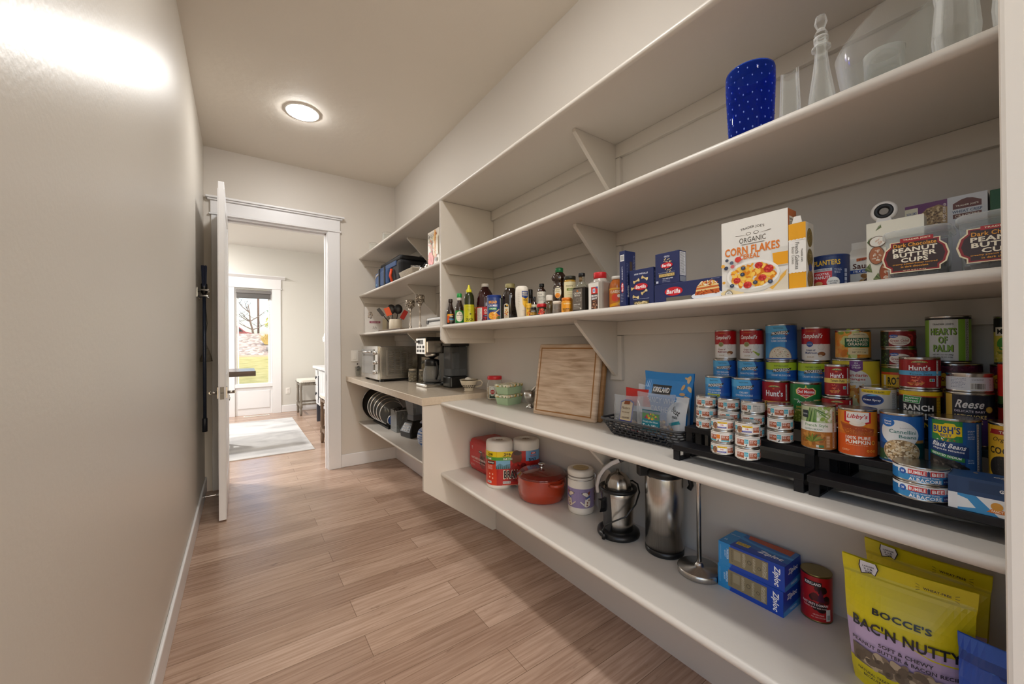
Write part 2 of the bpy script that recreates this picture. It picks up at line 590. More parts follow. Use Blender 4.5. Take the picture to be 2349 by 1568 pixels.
# strike plate on the jamb
tag(part('strike_plate', MB().box(OX1 - .002, YE + .03, .90, OX1 + .001, YE + .055, .96), CHROME), 'small steel strike plate on the right jamb of the doorway', 'strike plate')

# open pantry door, swung back beside the left wall
d = MB()
DX0, DX1, DY0, DY1 = -.128, -.092, 3.487, 4.292
d.box(DX0, DY0, .012, DX1, DY1, 2.452)
door = part('door_1', d, TRIM, bevel=.002)
door['kind'] = 'structure'
for sx in (DX0, DX1):          # raised frame of a panelled door
    s = -1 if sx == DX0 else 1
    f = MB()
    x0, x1 = sorted((sx, sx + s * .004))
    for (ya, yb, za, zb) in ((DY0, DY0 + .12, .012, 2.40), (DY1 - .12, DY1, .012, 2.40), (DY0 + .12, DY1 - .12, 2.28, 2.40), (DY0 + .12, DY1 - .12, .85, 1.05), (DY0 + .12, DY1 - .12, .012, .25)):
        f.box(x0, ya, za, x1, yb, zb)
    part('panel_frame', f, TRIM, door)
NICKEL = M('#b4b0aa', .3, 1.0)
for s, x in ((-1, DX0), (1, DX1)):
    h = MB()
    h.box(min(x, x + s * .012), DY0 + .03, .885, max(x, x + s * .012), DY0 + .095, .965)
    h.tube([(x + s * .01, DY0 + .06, .925), (x + s * .055, DY0 + .06, .925)], .011, 10)
    h.tube([(x + s * .05, DY0 + .055, .925), (x + s * .052, DY0 + .13, .922), (x + s * .05, DY0 + .17, .922)], [.011, .009, .007], 10)
    part('lever_handle', h, NICKEL, door)
part('latch_plate', MB().box(-.122, DY0 - .0015, .88, -.098, DY0 + .01, .97).lathe([(.008, 0), (.008, .004)], 14, (-.110, .925, DY0 - .006) if False else (-.110, DY0 - .004, .925), axis='z'), M('#6f6d6a', .35, 1.0), door)
for z in (.22, .83, 1.42, 2.2):
    part('hinge', MB().box(DX0 - .004, DY1 - .002, z, DX0 + .006, DY1 + .008, z + .1), M('#4a4a4c', .4, 1.0), door)

# ------------------------------------------------------------------ ceiling downlights
LAMP = bpy.data.materials.new('lamp_diffuser'); LAMP.use_nodes = True
_b = LAMP.node_tree.nodes['Principled BSDF']
_b.inputs['Base Color'].default_value = (1, 1, 1, 1); _b.inputs['Emission Color'].default_value = (1, .985, .962, 1); _b.inputs['Emission Strength'].default_value = LAMP_STRENGTH
def downlight(x, y, z, label, mat=LAMP, r=.105):
    t = thing('ceiling_light', label, 'light', (x, y, z), 0, 'recessed ceiling lights')
    part('trim_ring', MB().lathe([(r + .012, 0), (r + .011, -.006), (r, -.008), (r - .004, -.004)], 40, closed=False), M('#f2efe9', .4), t)
    part('diffuser', MB().lathe([(0.0001, -.026), (r * .35, -.025), (r * .68, -.021), (r * .9, -.014), (r - .004, -.004)], 40, closed=False), mat, t)
downlight(.39, 3.27, ZC, 'round recessed ceiling light above the pantry floor in front of the doorway')
downlight(.39, 1.15, ZC, 'round recessed ceiling light above the canned goods shelves')
downlight(.39, -.75, ZC, 'round recessed ceiling light at the near end of the pantry')

# ------------------------------------------------------------------ fitted shelves
def nosed(x0, x1, y0, y1, z0, z1):
    """board along Y with a half-round front edge towards -X"""
    r = (z1 - z0) / 2
    poly = [(x1, z0), (x1, z1)]
    for i in range(25):
        a = PI / 2 + PI * i / 24
        poly.append((x0 + r + r * math.cos(a), z0 + r + r * math.sin(a)))
    m = MB(); m.prism([(u, v) for u, v in poly], y0, y1, 'y')
    return m

def shelf(label, xf, y0, y1, ztop, th, side0=False, side1=False, ch=.062, group='painted pantry shelves', wall=True):
    o = part('shelf', nosed(xf, XR, y0, y1, ztop - th, ztop), SHELF)
    tag(o, label, 'shelf', group)
    zb = ztop - th
    if wall:
        part('wall_cleat', MB().box(XR - .019, y0 + .001, zb - ch, XR, y1 - .001, zb - .0005), SHELF, o, bevel=.0015)
    def sidec(ya, yb):
        m = MB(); m.prism([(xf + .018, zb - .0005), (XR - .02, zb - .0005), (XR - .02, zb - ch), (xf + .05, zb - ch)], ya, yb, 'y')
        part('side_cleat', m, SHELF, o)
    if side0: sidec(y0 + .001, y0 + .019)
    if side1: sidec(y1 - .019, y1 - .001)
    return o
XS = 1.0345
Z1, Z2, Z3 = 2.192, 1.7925, 1.387
Z4, Z5, ZK, ZF = .904, .466, .939, .453
XS4 = 1.0177
shelf('topmost long painted shelf running the full wall below the ceiling', XS, YN, YE - .001, Z1, .026, False, True)
shelf('painted shelf holding the blue vase and clear glassware', XS, YN, YU - .001, Z2, .026, False, True)
shelf('painted shelf holding sauce bottles, pasta boxes and the cereal box', XS, YN, YU - .001, Z3, .026, False, True)
shelf('far painted shelf holding the blue cooler bag by the doorway', XS, YU2 + .001, YE - .001, Z2, .024, False, True)
shelf('far painted shelf holding the utensil crock above the toaster oven', XS, YU2 + .001, YE - .001, Z3, .024, False, True)
shelf('counter-height painted shelf holding the canned goods and cutting boards', XS4, YN, YU - .001, Z4, .026, False, True)
shelf('lowest painted shelf holding the red pot, thermos and dog treats', XS4, YN, YU - .001, Z5, .026, False, True)
shelf('low far shelf under the counter holding pot lids and blender', 1.02, YU2 + .001, YE - .001, ZF, .019, False, True, .05)
# worktop
tag(part('countertop', MB().box(.897, YU - .006, ZK - .048, XR - .001, YE - .001, ZK), tex('beige_laminate', [(.35, '#c6b7a3'), (.65, '#cdbfac')], (1, 1, 1), 60, 4, .16, 0), bevel=.003), 'beige laminate counter under the far shelves with toaster oven and coffee maker', 'counter')
# divider panels
m = MB(); m.prism([(1.031, Z1 - .027), (XR - .0205, Z1 - .027), (XR - .0205, Z1 - .09), (XR - .001, Z1 - .09), (XR - .001, 1.268), (1.056, 1.268), (1.031, 1.292)], YU, YU2, 'y')
tag(part('divider_panel', m, SHELF, bevel=.002), 'upper painted divider panel with clipped corner between near and far shelves', 'panel', 'painted divider panels')
m = MB(); m.prism([(.907, ZK - .049), (XR - .001, ZK - .049), (XR - .001, .001), (1.395, .001), (.907, .372)], YU, YU2, 'y')
tag(part('divider_panel', m, SHELF, bevel=.002), 'lower painted divider panel with slanted bottom under the counter end', 'panel', 'painted divider panels')
# brackets
def bracket(label, y, zt, dx=.252, h=.245, tail=.02):
    t = thing('shelf_bracket', label, 'bracket', (XR, y, zt), 0, 'triangular shelf brackets')
    m = MB(); m.prism([(-.0195, 0), (-.0195, -h), (-.028, -h), (-.019 - dx, -.012), (-.019 - dx, 0)], -.0095, .0095, 'y')
    part('gusset', m, SHELF, t, bevel=.001)
    m = MB(); m.box(-.0192, -.032, -h - tail, 0, .032, -.064)
    part('back_strip', m, SHELF, t, bevel=.001)
YB = 1.18
bracket('triangular bracket under the topmost shelf left of the blue vase', YB, Z1 - .0265)
bracket('triangular bracket under the glassware shelf above the jar of orange sauce', YB, Z2 - .0265)
bracket('triangular bracket under the sauce shelf beside the cutting boards', YB, Z3 - .0265)
bracket('triangular bracket under the canned goods shelf behind the citrus juicer', YB - .02, Z4 - .0265, .25)
YB2 = 3.17
bracket('triangular bracket under the topmost shelf beside the picture box', YB2, Z1 - .0265)
bracket('triangular bracket under the cooler bag shelf beside the glittering candle holders', YB2, Z2 - .0245)
bracket('triangular bracket under the utensil crock shelf beside the coffee maker', YB2, Z3 - .0245)

# light switch on the end wall
t = thing('light_switch', 'white rocker light switch on the end wall left of the toaster oven', 'switch', (.985, YE, 1.148))
part('plate', MB().box(-.036, -.006, -.058, .036, 0, .058), M('#ece8e1', .35), t, bevel=.002)
part('rocker', MB().box(-.017, -.0095, -.034, .017, -.004, .034), M('#f1ede6', .3), t, bevel=.002)
# ------------------------------------------------------------------ tinned goods
def ring_lid(h, r):
    return [(r * .93, h - .0035), (r * .90, h - .004), (r * .82, h - .0032), (r * .80, h - .004), (.0001, h - .004)]

def tin(label, x, y, z, r, h, lab=None, turn=0.0, group=None, cat='can', face_to=None, metal=None, name='food_can', tab=False, rib=True, paper=(4.5, 5.0)):
    t = thing(name, label, cat, (x, y, z), face(x, y) if face_to is None else face_to, group)
    metal = metal or TIN
    prof = [(.0001, .002), (r * .9, .002), (r * .93, 0), (r, .001), (r, .003), (r * .975, .005)]
    prof += [(r * .975, h - .005), (r, h - .0035), (r * 1.0, h - .0005), (r * .985, h), (r * .945, h - .0005)]
    part('can_body', MB().lathe(prof, 40), metal, t)
    part('lid', MB().lathe(ring_lid(h, r) + [], 40, closed=False), metal, t)
    if tab:
        part('pull_tab', MB().tube([(.012 * math.cos(a) , -r * .35 + .018 * math.sin(a), h - .0025) for a in [2 * PI * i / 14 for i in range(14)]], .0018, 6, closed=True), metal, t)
    if lab:
        lab.wrap('paper_label', t, r * .978, 0, turn)
    return t

def base(L, r, h, c, lo=4.5, hi=5.5):
    w = PI * r * 1000
    L.R(-w, lo, w, h * 1000 - hi, c); return w

BL, DB = '#2f8fd0', '#1c4f9a'
def progresso(r, h, lines_, top=None, bowl=False, protein=False):
    L = Lab(); H = h * 1000; w = base(L, r, h, '#2f92d6')
    L.R(14, 4.5, w, H - 5.5, '#2257ac'); L.R(14, 4.5, w * .5, H * .55, '#2a66b4')
    L.R(-w, 4.5, -w * .45, H - 5.5, '#2257ac')
    if top:
        L.P([(-w, H - 5.5), (w, H - 5.5), (w, H - 24), (4, H - 29), (-w, H - 25)], '#b9d332')
        L.T(top, -1, H - 15.5, 36, 4.4, '#3c5a2a', .01)
        L.P([(-w, H - 30), (-20, H - 34), (-20, H - 42), (-w, H - 40)], '#52b0e6')
    else:
        L.P([(-w * .5, H - 5.5), (14, H - 5.5), (24, H - 30), (-w * .5, H - 26)], '#56b4e8')
        L.T('TRADITIONAL', -3, H - 13, 26, 4, '#1b3d72', .01)
    L.P([(-23, H - 35), (20, H - 29), (26, H - 20), (-20, H - 24.5)], '#2a2118')
    L.P([(8, H - 33), (22, H - 31), (17, H - 34.5)], '#d98b2b')
    L.T('PROGRESSO', 0, H - 27.5, 40, 8.6, '#ffffff', .03, rot=.10)
    y = H - 43
    for s, ww in lines_:
        L.T(s, -2, y, ww, 5.6, '#e8f2fa', .02); y -= 8.2
    if protein:
        L.R(-24, y - 7, 14, y + 4, '#d7e03a'); L.T('14g PROTEIN', -4, y - 1.5, 32, 6, '#2c4a22', .02)
    if bowl:
        L.E(0, 8, 30, 34, '#b9a58c', 40, 0, PI); L.E(0, 8, 28, 32, '#e4dcc8', 40, 0, PI)
        L.S(0, 8, 25, 28, 42, 1.9, ['#f4efe2', '#b7b08c', '#8c9466', '#b5653f', '#cfc3a2'], .5, half=.1)
        L.R(-w, 4.5, w, 8, '#2257ac')
    return L

def campbells(r, h, kind, pic, blue=False):
    L = Lab(); H = h * 1000; w = base(L, r, h, '#efece8')
    L.R(-w, H * .5, w, H - 5.5, '#b5121c')
    L.T('CONDENSED', -3, H - 12, 24, 3, '#d98b3c', .01)
    L.T("Campbell's", -2, H * .72, 50, 17, '#ffffff', .02, shear=.3)
    L.E(-6, H * .5, 8, 8, '#2b4f9f' if blue else '#c9b183'); L.E(-6, H * .5, 6.6, 6.6, '#35589f' if blue else '#8e9460')
    if blue: L.T('98% FAT FREE', -6, H * .5, 10, 2, '#ffffff', .01)
    c = '#24427f' if blue else '#8e1d2c'
    L.T('Cream of', -4, H * .33, 22, 5.5, c, .03); L.T(kind, -3, H * .25, 28, 6, c, .03)
    L.T('SOUP', -4, H * .13, 17, 4, '#b9a27a', .02)
    L.E(20, H * .42, 8, 9, '#dcd9d4'); L.E(20, H * .42, 6.5, 7.5, '#e9e6e1')
    if pic == 'celery':
        for i in range(4): L.P([(10 + i * 3, H * .28 - i * 2), (13 + i * 3, H * .30 - i * 2), (29 + i, H * .15 + i * 1.4), (26 + i, H * .12 + i * 1.4)], ['#9fb43a', '#c3cf63', '#7f9a34', '#b4c44c'][i])
    else:
        L.E(21, H * .22, 9, 6, '#7a4a2c'); L.E(20, H * .23, 8, 4.4, '#a0673f'); L.E(18, H * .16, 5, 4, '#e9d8c2')
    return L

def hunts(r, h, product, band, pic, pic_r=14, sub=None, top='#5c7a2c', big=False):
    L = Lab(); H = h * 1000; w = base(L, r, h, '#a3141e')
    s = r / .033
    L.E(0, H * .83, 13 * s, 4.6, '#d8b24a', 30, 0, PI); L.E(0, H * .83, 12 * s, 3.7, top, 30, 0, PI); L.R(-12 * s, H * .80, 12 * s, H * .83, '#a3141e')
    L.T('100% NATURAL', 0, H * .845, 19 * s, 2.4, '#f0e6b0', .02, arc=1.2)
    L.E(-1, H * .79, 2.6, 1.8, '#e0622a')
    L.T("Hunt's", 0, H * .67, (34 if not big else 40) * s, H * .155, '#ffffff', .045)
    if product:
        L.R(-w, H * .43, w, H * .575, band)
        if sub: L.T(sub, 0, H * .55, 24 * s, 2.6, '#4a1a18', .03); L.T(product, 2, H * .475, 35 * s, H * .06, '#3a1512', .01)
        else: L.T(product, 1, H * .505, 36 * s, H * .085, '#4a2a12', .015)
    if pic:
        x = -6 * s
        L.P([(x - pic_r * s, H * .20), (x + pic_r * s, H * .22), (x + pic_r * .6 * s, H * .12), (x - pic_r * .6 * s, H * .12)], '#d08a3c')
        L.S(x, H * .25, pic_r * .9 * s, H * .13, 26, 3.0 * s, ['#d4402a', '#e86a42', '#b82a1c', '#f08a6a'], .4)
    L.R(15 * s, H * .25, 24 * s, H * .34, '#e9efe6'); L.R(16 * s, H * .26, 19 * s, H * .33, '#4c9a4a'); L.R(19.5 * s, H * .26, 23 * s, H * .33, '#3f7fc0')
    L.R(27 * s, H * .1, 31 * s, H * .46, '#f0ece6'); L.lines(27.5 * s, H * .44, 30.6 * s, int(H * .36 / 1.8), 1.8, '#222222', .8, 0); L.R(27 * s, H * .5, 31 * s, H * .9, '#f0ece6'); L.lines(27.5 * s, H * .88, 30.6 * s, int(H * .36 / 1.8), 1.8, '#222222', .8, 0)
    return L

def catfood(r, h, var):
    L = Lab(); H = h * 1000; w = PI * r * 1000
    RU, TE = '#a9532f', '#4fb1c4'
    L.R(-w, 2.5, w, H - 4.5, '#efe9e0'); L.R(-w, H - 8.5, w, H - 7.2, '#b9b5b0')
    def blockA(x):     # rust panel with roundel, then teal square
        L.R(x, 7, x + 19, 21, RU); L.E(x + 14.5, 16, 3, 3, '#f1d9cd'); L.E(x + 14.5, 16, 2.1, 2.1, '#d98b74')
        L.lines(x + 1.2, 18.6, x + 10, 3, 2.6, '#f6e6dc', 1.3, .2); L.lines(x + 1.2, 9.2, x + 17, 2, 2.2, '#e8bda8', .9, .3)
        L.R(x + 20, 11.5, x + 29, 22.5, TE); L.T('5.5 oz', x + 24.5, 18, 6.5, 2.2, '#e9f8fa', .02); L.lines(x + 21.5, 14, x + 28, 1, 2, '#d7f0f4', .8, .2)
        L.P([(x + 23, 4), (x + 25.5, 4), (x + 26, 8), (x + 25, 10.5), (x + 24, 7.5), (x + 22.6, 6)], '#3a3632')
    if var == 'front':
        blockA(16); blockA(-52)
        L.E(-15, 14, 7, 9, '#8a6047'); L.S(-15, 14, 6.5, 8, 30, 1.4, ['#b07a58', '#7a4a38', '#c79a78'], .7)
        L.R(-9, 20, 14, 24.5, '#efc21e'); L.T('NEW LOOK', 2, 22.2, 16, 2, '#5a3a10', .02)
        L.R(-9, 8, 12, 20, '#f6f3ee'); L.T("Hi", 2, 16.5, 6, 4.5, '#c9474a', .05); L.R(-9, 8, 12, 11.5, '#4a4aa0'); L.T('Prescription', 1.5, 9.8, 16, 1.8, '#e6e4f6', .02)
    elif var == 'code':
        blockA(-30); blockA(-64); L.lines(3, 22, 26, 8, 2.3, '#8d8a86', .9, .25); L.T('122', 8, 22, 8, 3, '#4a4744', .03); L.R(30, 8, 46, 24, '#e6e2dc')
    elif var == 'orange':
        blockA(-32); L.R(-12, 11.5, -3, 22.5, '#e0812a'); blockA(0); L.R(-32, 4.5, -13, 8, TE); L.R(0, 4.5, 19, 8, TE); blockA(34)
    else:
        o = {'a': -31, 'b': -24, 'c': -40}[var]
        for i in range(4): blockA(o + i * 31)
    return L

RISER = M('#17171a', .38, .3)
tA, tB, tC, tD = .951, .997, .1 + .943, 1.094
def riser(label, y0, y1):
    t = thing('shelf_riser', label, 'riser', (0, (y0 + y1) / 2, Z4), 0, 'stepped black shelf risers')
    d = (y1 - y0) / 2
    for (xa, xb, zt) in ((1.088, 1.156, tA), (1.158, 1.2265, tB), (1.2285, 1.305, tC), (1.307, 1.396, tD)):
        zz = zt - Z4
        part('step', MB().box(xa, -d, zz - .016, xb, d, zz), RISER, t, bevel=.0015)
        for sy in (-1, 1):
            ya, yb = sorted((sy * (d - .002), sy * (d - .022)))
            part('leg', MB().box(xa + .004, ya, 0, xa + .010, yb, zz - .016).box(xa + .010, ya, 0, xb - .004, yb, .005).box(xb - .010, ya, .005, xb - .004, yb, zz - .016), RISER, t)
riser('black stepped riser under the small cat food cans, farther of two', .3575, .699)
riser('black stepped riser under the pumpkin and bean cans, nearer of two', -.085, .3515)

# cat food stacks: three cans each
CR, CH = .0295, .0338
def stack(x, y, z, vars_, where, dx=.0):
    for i, v in enumerate(vars_):
        pos = ('bottom', 'middle', 'top')[i]
        tin(f'white and rust cat food can, {pos} of the stack {where}', x + (.001 if i == 1 else 0), y - (.001 if i == 2 else 0), z + i * CH, CR * (1 if i != 1 else 1.0), CH, catfood(CR, CH, v), group='small cat food cans on the black riser', turn=-.1, tab=(i == 2), name='cat_food_can')
stack(1.116, .560, tA, ('front', 'orange', 'front'), 'left on the front step')
stack(1.116, .494, tA, ('b', 'b', 'front'), 'right on the front step')
stack(1.19, .645, tB, ('c', 'c', 'a'), 'farthest on the second step')
stack(1.19, .578, tB, ('a', 'b', 'a'), 'second farthest on the second step')
stack(1.19, .512, tB, ('b', 'b', 'code'), 'third along the second step')
stack(1.183, .441, tB, ('b', 'b', 'c'), 'beside the green beans')

# --- second step
def beans():
    L = Lab(); r, h = .0345, .111; H = 111; w = base(L, r, h, '#b5c08a')
    L.R(-w, 66, w, 106, '#c9d3a8')
    L.S(14, 88, 24, 16, 40, 5, ['#dbe2c4', '#8fae4a', '#a9bf74', '#eef0e2'], .8)
    for i in range(6): L.P([(-26 + i * 4, 66), (-22 + i * 4, 66), (-14 + i * 2.5, 104 - i), (-15.5 + i * 2.5, 104 - i)], ['#4f7a35', '#7fa352', '#3f6a2c', '#94b568', '#5c8a40', '#6d9848'][i])
    L.P([(-10, 104), (8, 92), (20, 88), (6, 97)], '#4d7a34'); L.P([(-6, 100), (14, 82), (24, 76), (10, 90)], '#6a9446')
    L.R(-34, 78, -19, 96, '#2a3138'); L.T('table', -26.5, 87, 12, 4, '#c9ced2', .03)
    L.R(-w, 46, w, 68, '#efefe4'); L.T('French Style', -3, 60, 46, 9, '#6f9a5c', .015); L.T('GREEN BEANS', -9, 51, 36, 4.4, '#8b9a8a', .02)
    L.R(-w, 4.5, w, 46, '#b5722e'); L.S(-6, 26, 30, 17, 26, 6, ['#c98a3e', '#9a5c22'], .5)
    for i in range(8):
        a = .3 + i * .37; x0, y0 = -12, 22
        L.P([(x0 + 3 * math.sin(a), y0 - 3 * math.cos(a)), (x0 + 24 * math.cos(a), y0 + 17 * math.sin(a)), (x0 + 24 * math.cos(a) - 2, y0 + 17 * math.sin(a) + 3), (x0 - 3 * math.sin(a), y0 + 3 * math.cos(a))], ['#6d7a2a', '#8a9440', '#55681f', '#7d8a34'][i % 4])
    L.R(15, 8, 24, 38, '#c08a55')
    for i in range(4): L.R(16.5, 10 + i * 7, 22.5, 15 + i * 7, '#d9b48a')
    L.R(2, 8, 11, 14, '#3f7a4c'); L.R(-3, 8, 2, 14, '#e6e3d6')
    L.R(29, 8, 34, 96, '#dcb892'); L.lines(29.6, 94, 33.4, 42, 2, '#2a2018', 1.0, 0)
    return L
tin('can of french style green beans with green and brown label on the second step', 1.19, .3585, tB, .0345, .111, beans(), cat='can', turn=-.05)

def pumpkin():
    L = Lab(); H = 111; r = .0355; w = base(L, r, .111, '#e88a1c')
    L.R(-w, 4.5, w, 52, '#dc5a1c'); L.P([(-w, 52), (w, 50), (w, 60), (0, 56), (-w, 62)], '#d9741c')
    L.P([(-24, 104), (25, 104), (25, 80), (2, 74), (-24, 80)], '#cf2027'); L.P([(-20, 104), (21, 104), (21, 83), (2, 78), (-20, 83)], '#f6efe6')
    L.T("Libby's", 0, 93, 36, 13, '#c9242c', .02, shear=.25)
    L.P([(-34, 78), (-28, 62), (-20, 50), (30, 52), (33, 66), (10, 72), (-20, 76)], '#b5561c'); L.P([(-30, 74), (-26, 66), (28, 58), (32, 66), (8, 70)], '#a8461a')
    L.S(2, 60, 28, 7, 60, 1.0, ['#c9702c', '#8f3c14', '#d98a42'], .7)
    L.E(0, 78, 14, 6, '#efe2cf'); L.E(-2, 82, 9, 5, '#f6ecdd'); L.E(1, 86, 4, 3.4, '#fbf4ea')
    L.T('100% PURE', 1, 45, 44, 7.5, '#fff4e2', .03); L.T('PUMPKIN', 1, 35.5, 44, 8.5, '#fff4e2', .03)
    L.lines(-20, 28, 22, 1, 2, '#f6cfa0', .9, .1)
    L.E(29, 36, 4, 5, '#f0a83c'); L.E(29, 36, 2.2, 3, '#b5561c')
    for i in range(3): L.E(18 + i * 6, 17, 2.4, 2.6, '#f0b04a'); L.E(18 + i * 6, 17, 1.4, 1.5, '#dc5a1c')
    L.lines(-28, 16, -12, 2, 2.5, '#f6cfa0', .9, .2)
    return L
tin('orange can of pure pumpkin with a slice of pie on the label', 1.19, .2835, tB, .0353, .111, pumpkin())

def cannellini():
    L = Lab(); r = .0352; w = base(L, r, .111, '#2a6cb8')
    L.R(-w, 4.5, w, 44, '#1c4f8a'); L.R(20, 4.5, w, 50, '#174a42'); L.R(-w, 4.5, -24, 30, '#2c5a3a'); L.R(20, 50, 40, 56, '#b5813c')
    L.E(-4, 66, 30, 26, '#eef1f0'); L.E(-8, 70, 30, 26, '#eef1f0')
    L.E(-24, 90, 12, 10, '#2a7fd0'); L.E(-24, 90, 10.5, 8.5, '#1f6cc0'); L.T('Great', -24, 92.5, 14, 4.6, '#ffffff', .03); L.T('Value', -24, 87, 13, 4, '#ffffff', .03)
    L.lines(-4, 80, 22, 1, 2, '#9aa0a4', .8, 0)
    L.T('Cannellini', 0, 72, 42, 8, '#3f7f78', .01); L.T('Beans', 8, 62, 27, 7, '#3f7f78', .01)
    L.E(-2, 30, 30, 25, '#c9b08e'); L.E(-2, 30, 28.5, 23.5, '#8f7048')
    L.S(-2, 30, 27, 22, 170, 3.0, ['#e9d3ac', '#f4e6c8', '#dcbf92', '#f0dcb8', '#cfae7c'], .62)
    L.R(-w, 4.5, w, 7, '#1c4f8a'); L.T('15.5 OZ (439g)', -18, 10, 24, 3, '#ffffff', .02); L.R(18, 8, 26, 17, '#cfe0c8'); L.R(19, 9, 25, 16, '#2f7a46')
    return L
tin('blue can of cannellini beans with a bowl of white beans on the label', 1.19, .209, tB, .0352, .111, cannellini(), turn=.05)

def bush():
    L = Lab(); r = .0365; w = base(L, r, .112, '#1f5c9e')
    L.R(-32, 66, 14, 107, '#2f8a42'); L.R(-40, 4.5, 18, 66, '#1d4a86'); L.R(14, 62, 32, 100, '#1a5aa0')
    L.P([(-29, 98), (-12, 99), (-9, 102), (3, 102), (6, 97), (13, 97), (13, 78), (6, 78), (2, 74), (-16, 74), (-20, 79), (-29, 80)], '#f2d21c')
    L.T("BUSH'S", -8.5, 89, 39, 14, '#1d3f86', .05); L.T('BEST', -8, 78, 16, 5, '#1d3f86', .04)
    L.S(-9, 70, 16, 3, 22, 1.9, ['#2f8a42', '#c9302a', '#f0f0e6', '#4fa04a', '#d8a02c'], .6)
    L.P([(-34, 68), (22, 58), (22, 36), (-34, 45)], '#173a72')
    L.T('Black Beans', -5, 58, 47, 9.5, '#ffffff', .02, shear=.25, rot=-.08); L.T('FRIJOLES NEGROS', -6, 48.5, 44, 4, '#ffffff', .03, rot=-.1)
    L.P([(-34, 45), (16, 36), (16, 28), (-34, 38)], '#2f8a42'); L.T('REDUCED SODIUM', -9, 37.5, 42, 4.2, '#ffffff', .03, rot=-.15)
    L.P([(-36, 37), (4, 29), (22, 18), (28, 4.5), (-36, 4.5)], '#231d1c')
    L.S(-10, 10, 30, 20, 110, 2.9, ['#14100f', '#2c2422', '#3c322e', '#0c0a0a', '#5a5048'], .6, half=-.3)
    L.T('NET WT. / PESO NETO', 8, 13, 22, 2.6, '#ffffff', .02); L.lines(20, 90, 31, 6, 3, '#cfe0f0', .8, .3); L.lines(20, 34, 31, 3, 3, '#cfe0f0', .8, .3)
    L.R(34, 8, 38, 104, '#e9e9e6'); L.lines(34.4, 102, 37.8, 46, 2.1, '#1a1a1a', 1.1, 0); L.R(38, 4.5, 44, 107, '#174a86')
    return L
tin('blue and green can of reduced sodium black beans on the second step', 1.186, .1315, tB, .0365, .112, bush(), turn=-.08)

def coco():
    L = Lab(); r = .036; w = base(L, r, .112, '#dcae2c')
    L.P([(-26, 99), (30, 99), (30, 90), (-30, 90), (-26, 94.5)], '#a3242c'); L.T('TRADER', 4, 94.5, 30, 4.6, '#f4e9d4', .03)
    L.T('Organic', -4, 80, 34, 10, '#3a2a14', -.0, shear=.3); L.T('COCO', -7, 60, 40, 13, '#2a2016', .04)
    L.E(-6, 28, 22, 22, '#2a2624'); L.S(-6, 28, 19, 19, 50, 2.2, ['#3a3430', '#1a1716', '#4a423c'], .25); L.E(6, 20, 10, 9, '#f4f0e8')
    return L
tin('yellow can of coconut milk at the near end of the second step', 1.19, .0525, tB, .036, .112, coco(), turn=-.35)

# --- third step
pc = 'soup and vegetable cans on the upper steps'
tin('blue soup can with lime protein band at the far end of the third step', 1.263, .643, tC, .0392, .113, progresso(.0392, .113, (('BROCCOLI CHEESE', 38), ('WITH BROWN RICE', 38)), protein=True), turn=-.3, group=pc)
tin('blue creamy chicken noodle soup can on the third step', 1.263, .560, tC, .0392, .113, progresso(.0392, .113, (('CREAMY', 24), ('CHICKEN NOODLE', 46))), turn=-.12, group=pc)
def petite():
    L = hunts(.0345, .111, None, None, False, big=True); w = PI * 34.5
    L.R(-w, 24, w, 52, '#e0b35c'); L.T('Petite', -6, 44, 30, 11, '#2f3a2a', .02); L.T('Diced', -6, 31, 28, 9, '#2f3a2a', .02); return L
tin('red can of petite diced tomatoes on the third step', 1.272, .483, tC, .0345, .111, petite(), turn=-.15, group=pc)
def delmonte():
    L = Lab(); r = .0352; w = base(L, r, .111, '#1f7a3c')
    L.R(-w, 4.5, w, 38, '#7a8a2c'); L.S(0, 18, 50, 16, 60, 3, ['#93a63c', '#5c7a24', '#b5bf5a'], .6)
    L.R(18, 62, w, 66, '#c9b13a')
    def shield(k, c): L.P([(x * k, 84 + (y - 84) * k) for x, y in ((-23, 90), (-16, 97), (-6, 95), (0, 98), (6, 95), (16, 97), (23, 90), (22, 80), (14, 76), (0, 68), (-14, 76), (-22, 80))], c)
    shield(1.0, '#f0d23c'); shield(.92, '#f6f0e0'); shield(.86, '#cf2a24')
    L.T('Del Monte', 0, 86, 36, 8, '#ffffff', .04); L.T('Quality', 0, 76, 18, 4.6, '#ffffff', .0, shear=.3)
    L.P([(-2, 99), (0, 104), (2, 99)], '#f0d23c')
    L.T('MADE', -22, 64, 12, 3.4, '#d9e6d0', .01); L.T('WITH', 22, 64, 12, 3.4, '#d9e6d0', .01); L.T('Fresh Cut', 0, 58, 36, 8, '#ffffff', .01, shear=.3)
    L.T('SWEET CORN', -4, 44, 36, 6, '#e6c95c', .01); L.T('CREAM STYLE', -4, 36, 36, 5, '#e6d68c', .01)
    return L
tin('green can of cream style corn with red shield on the third step', 1.272, .4115, tC, .0352, .111, delmonte(), turn=.02, group=pc)
tin('short red tomato can beneath the tomato paste can', 1.264, .341, tC, .0312, .079, hunts(.0312, .079, 'Tomato', '#e6c063', True), group=pc)
tin('narrow red can of tomato paste stacked on a short red can', 1.264, .3405, tC + .079, .0255, .082, hunts(.0255, .082, 'Tomato Paste', '#ecd06a', True), group=pc)
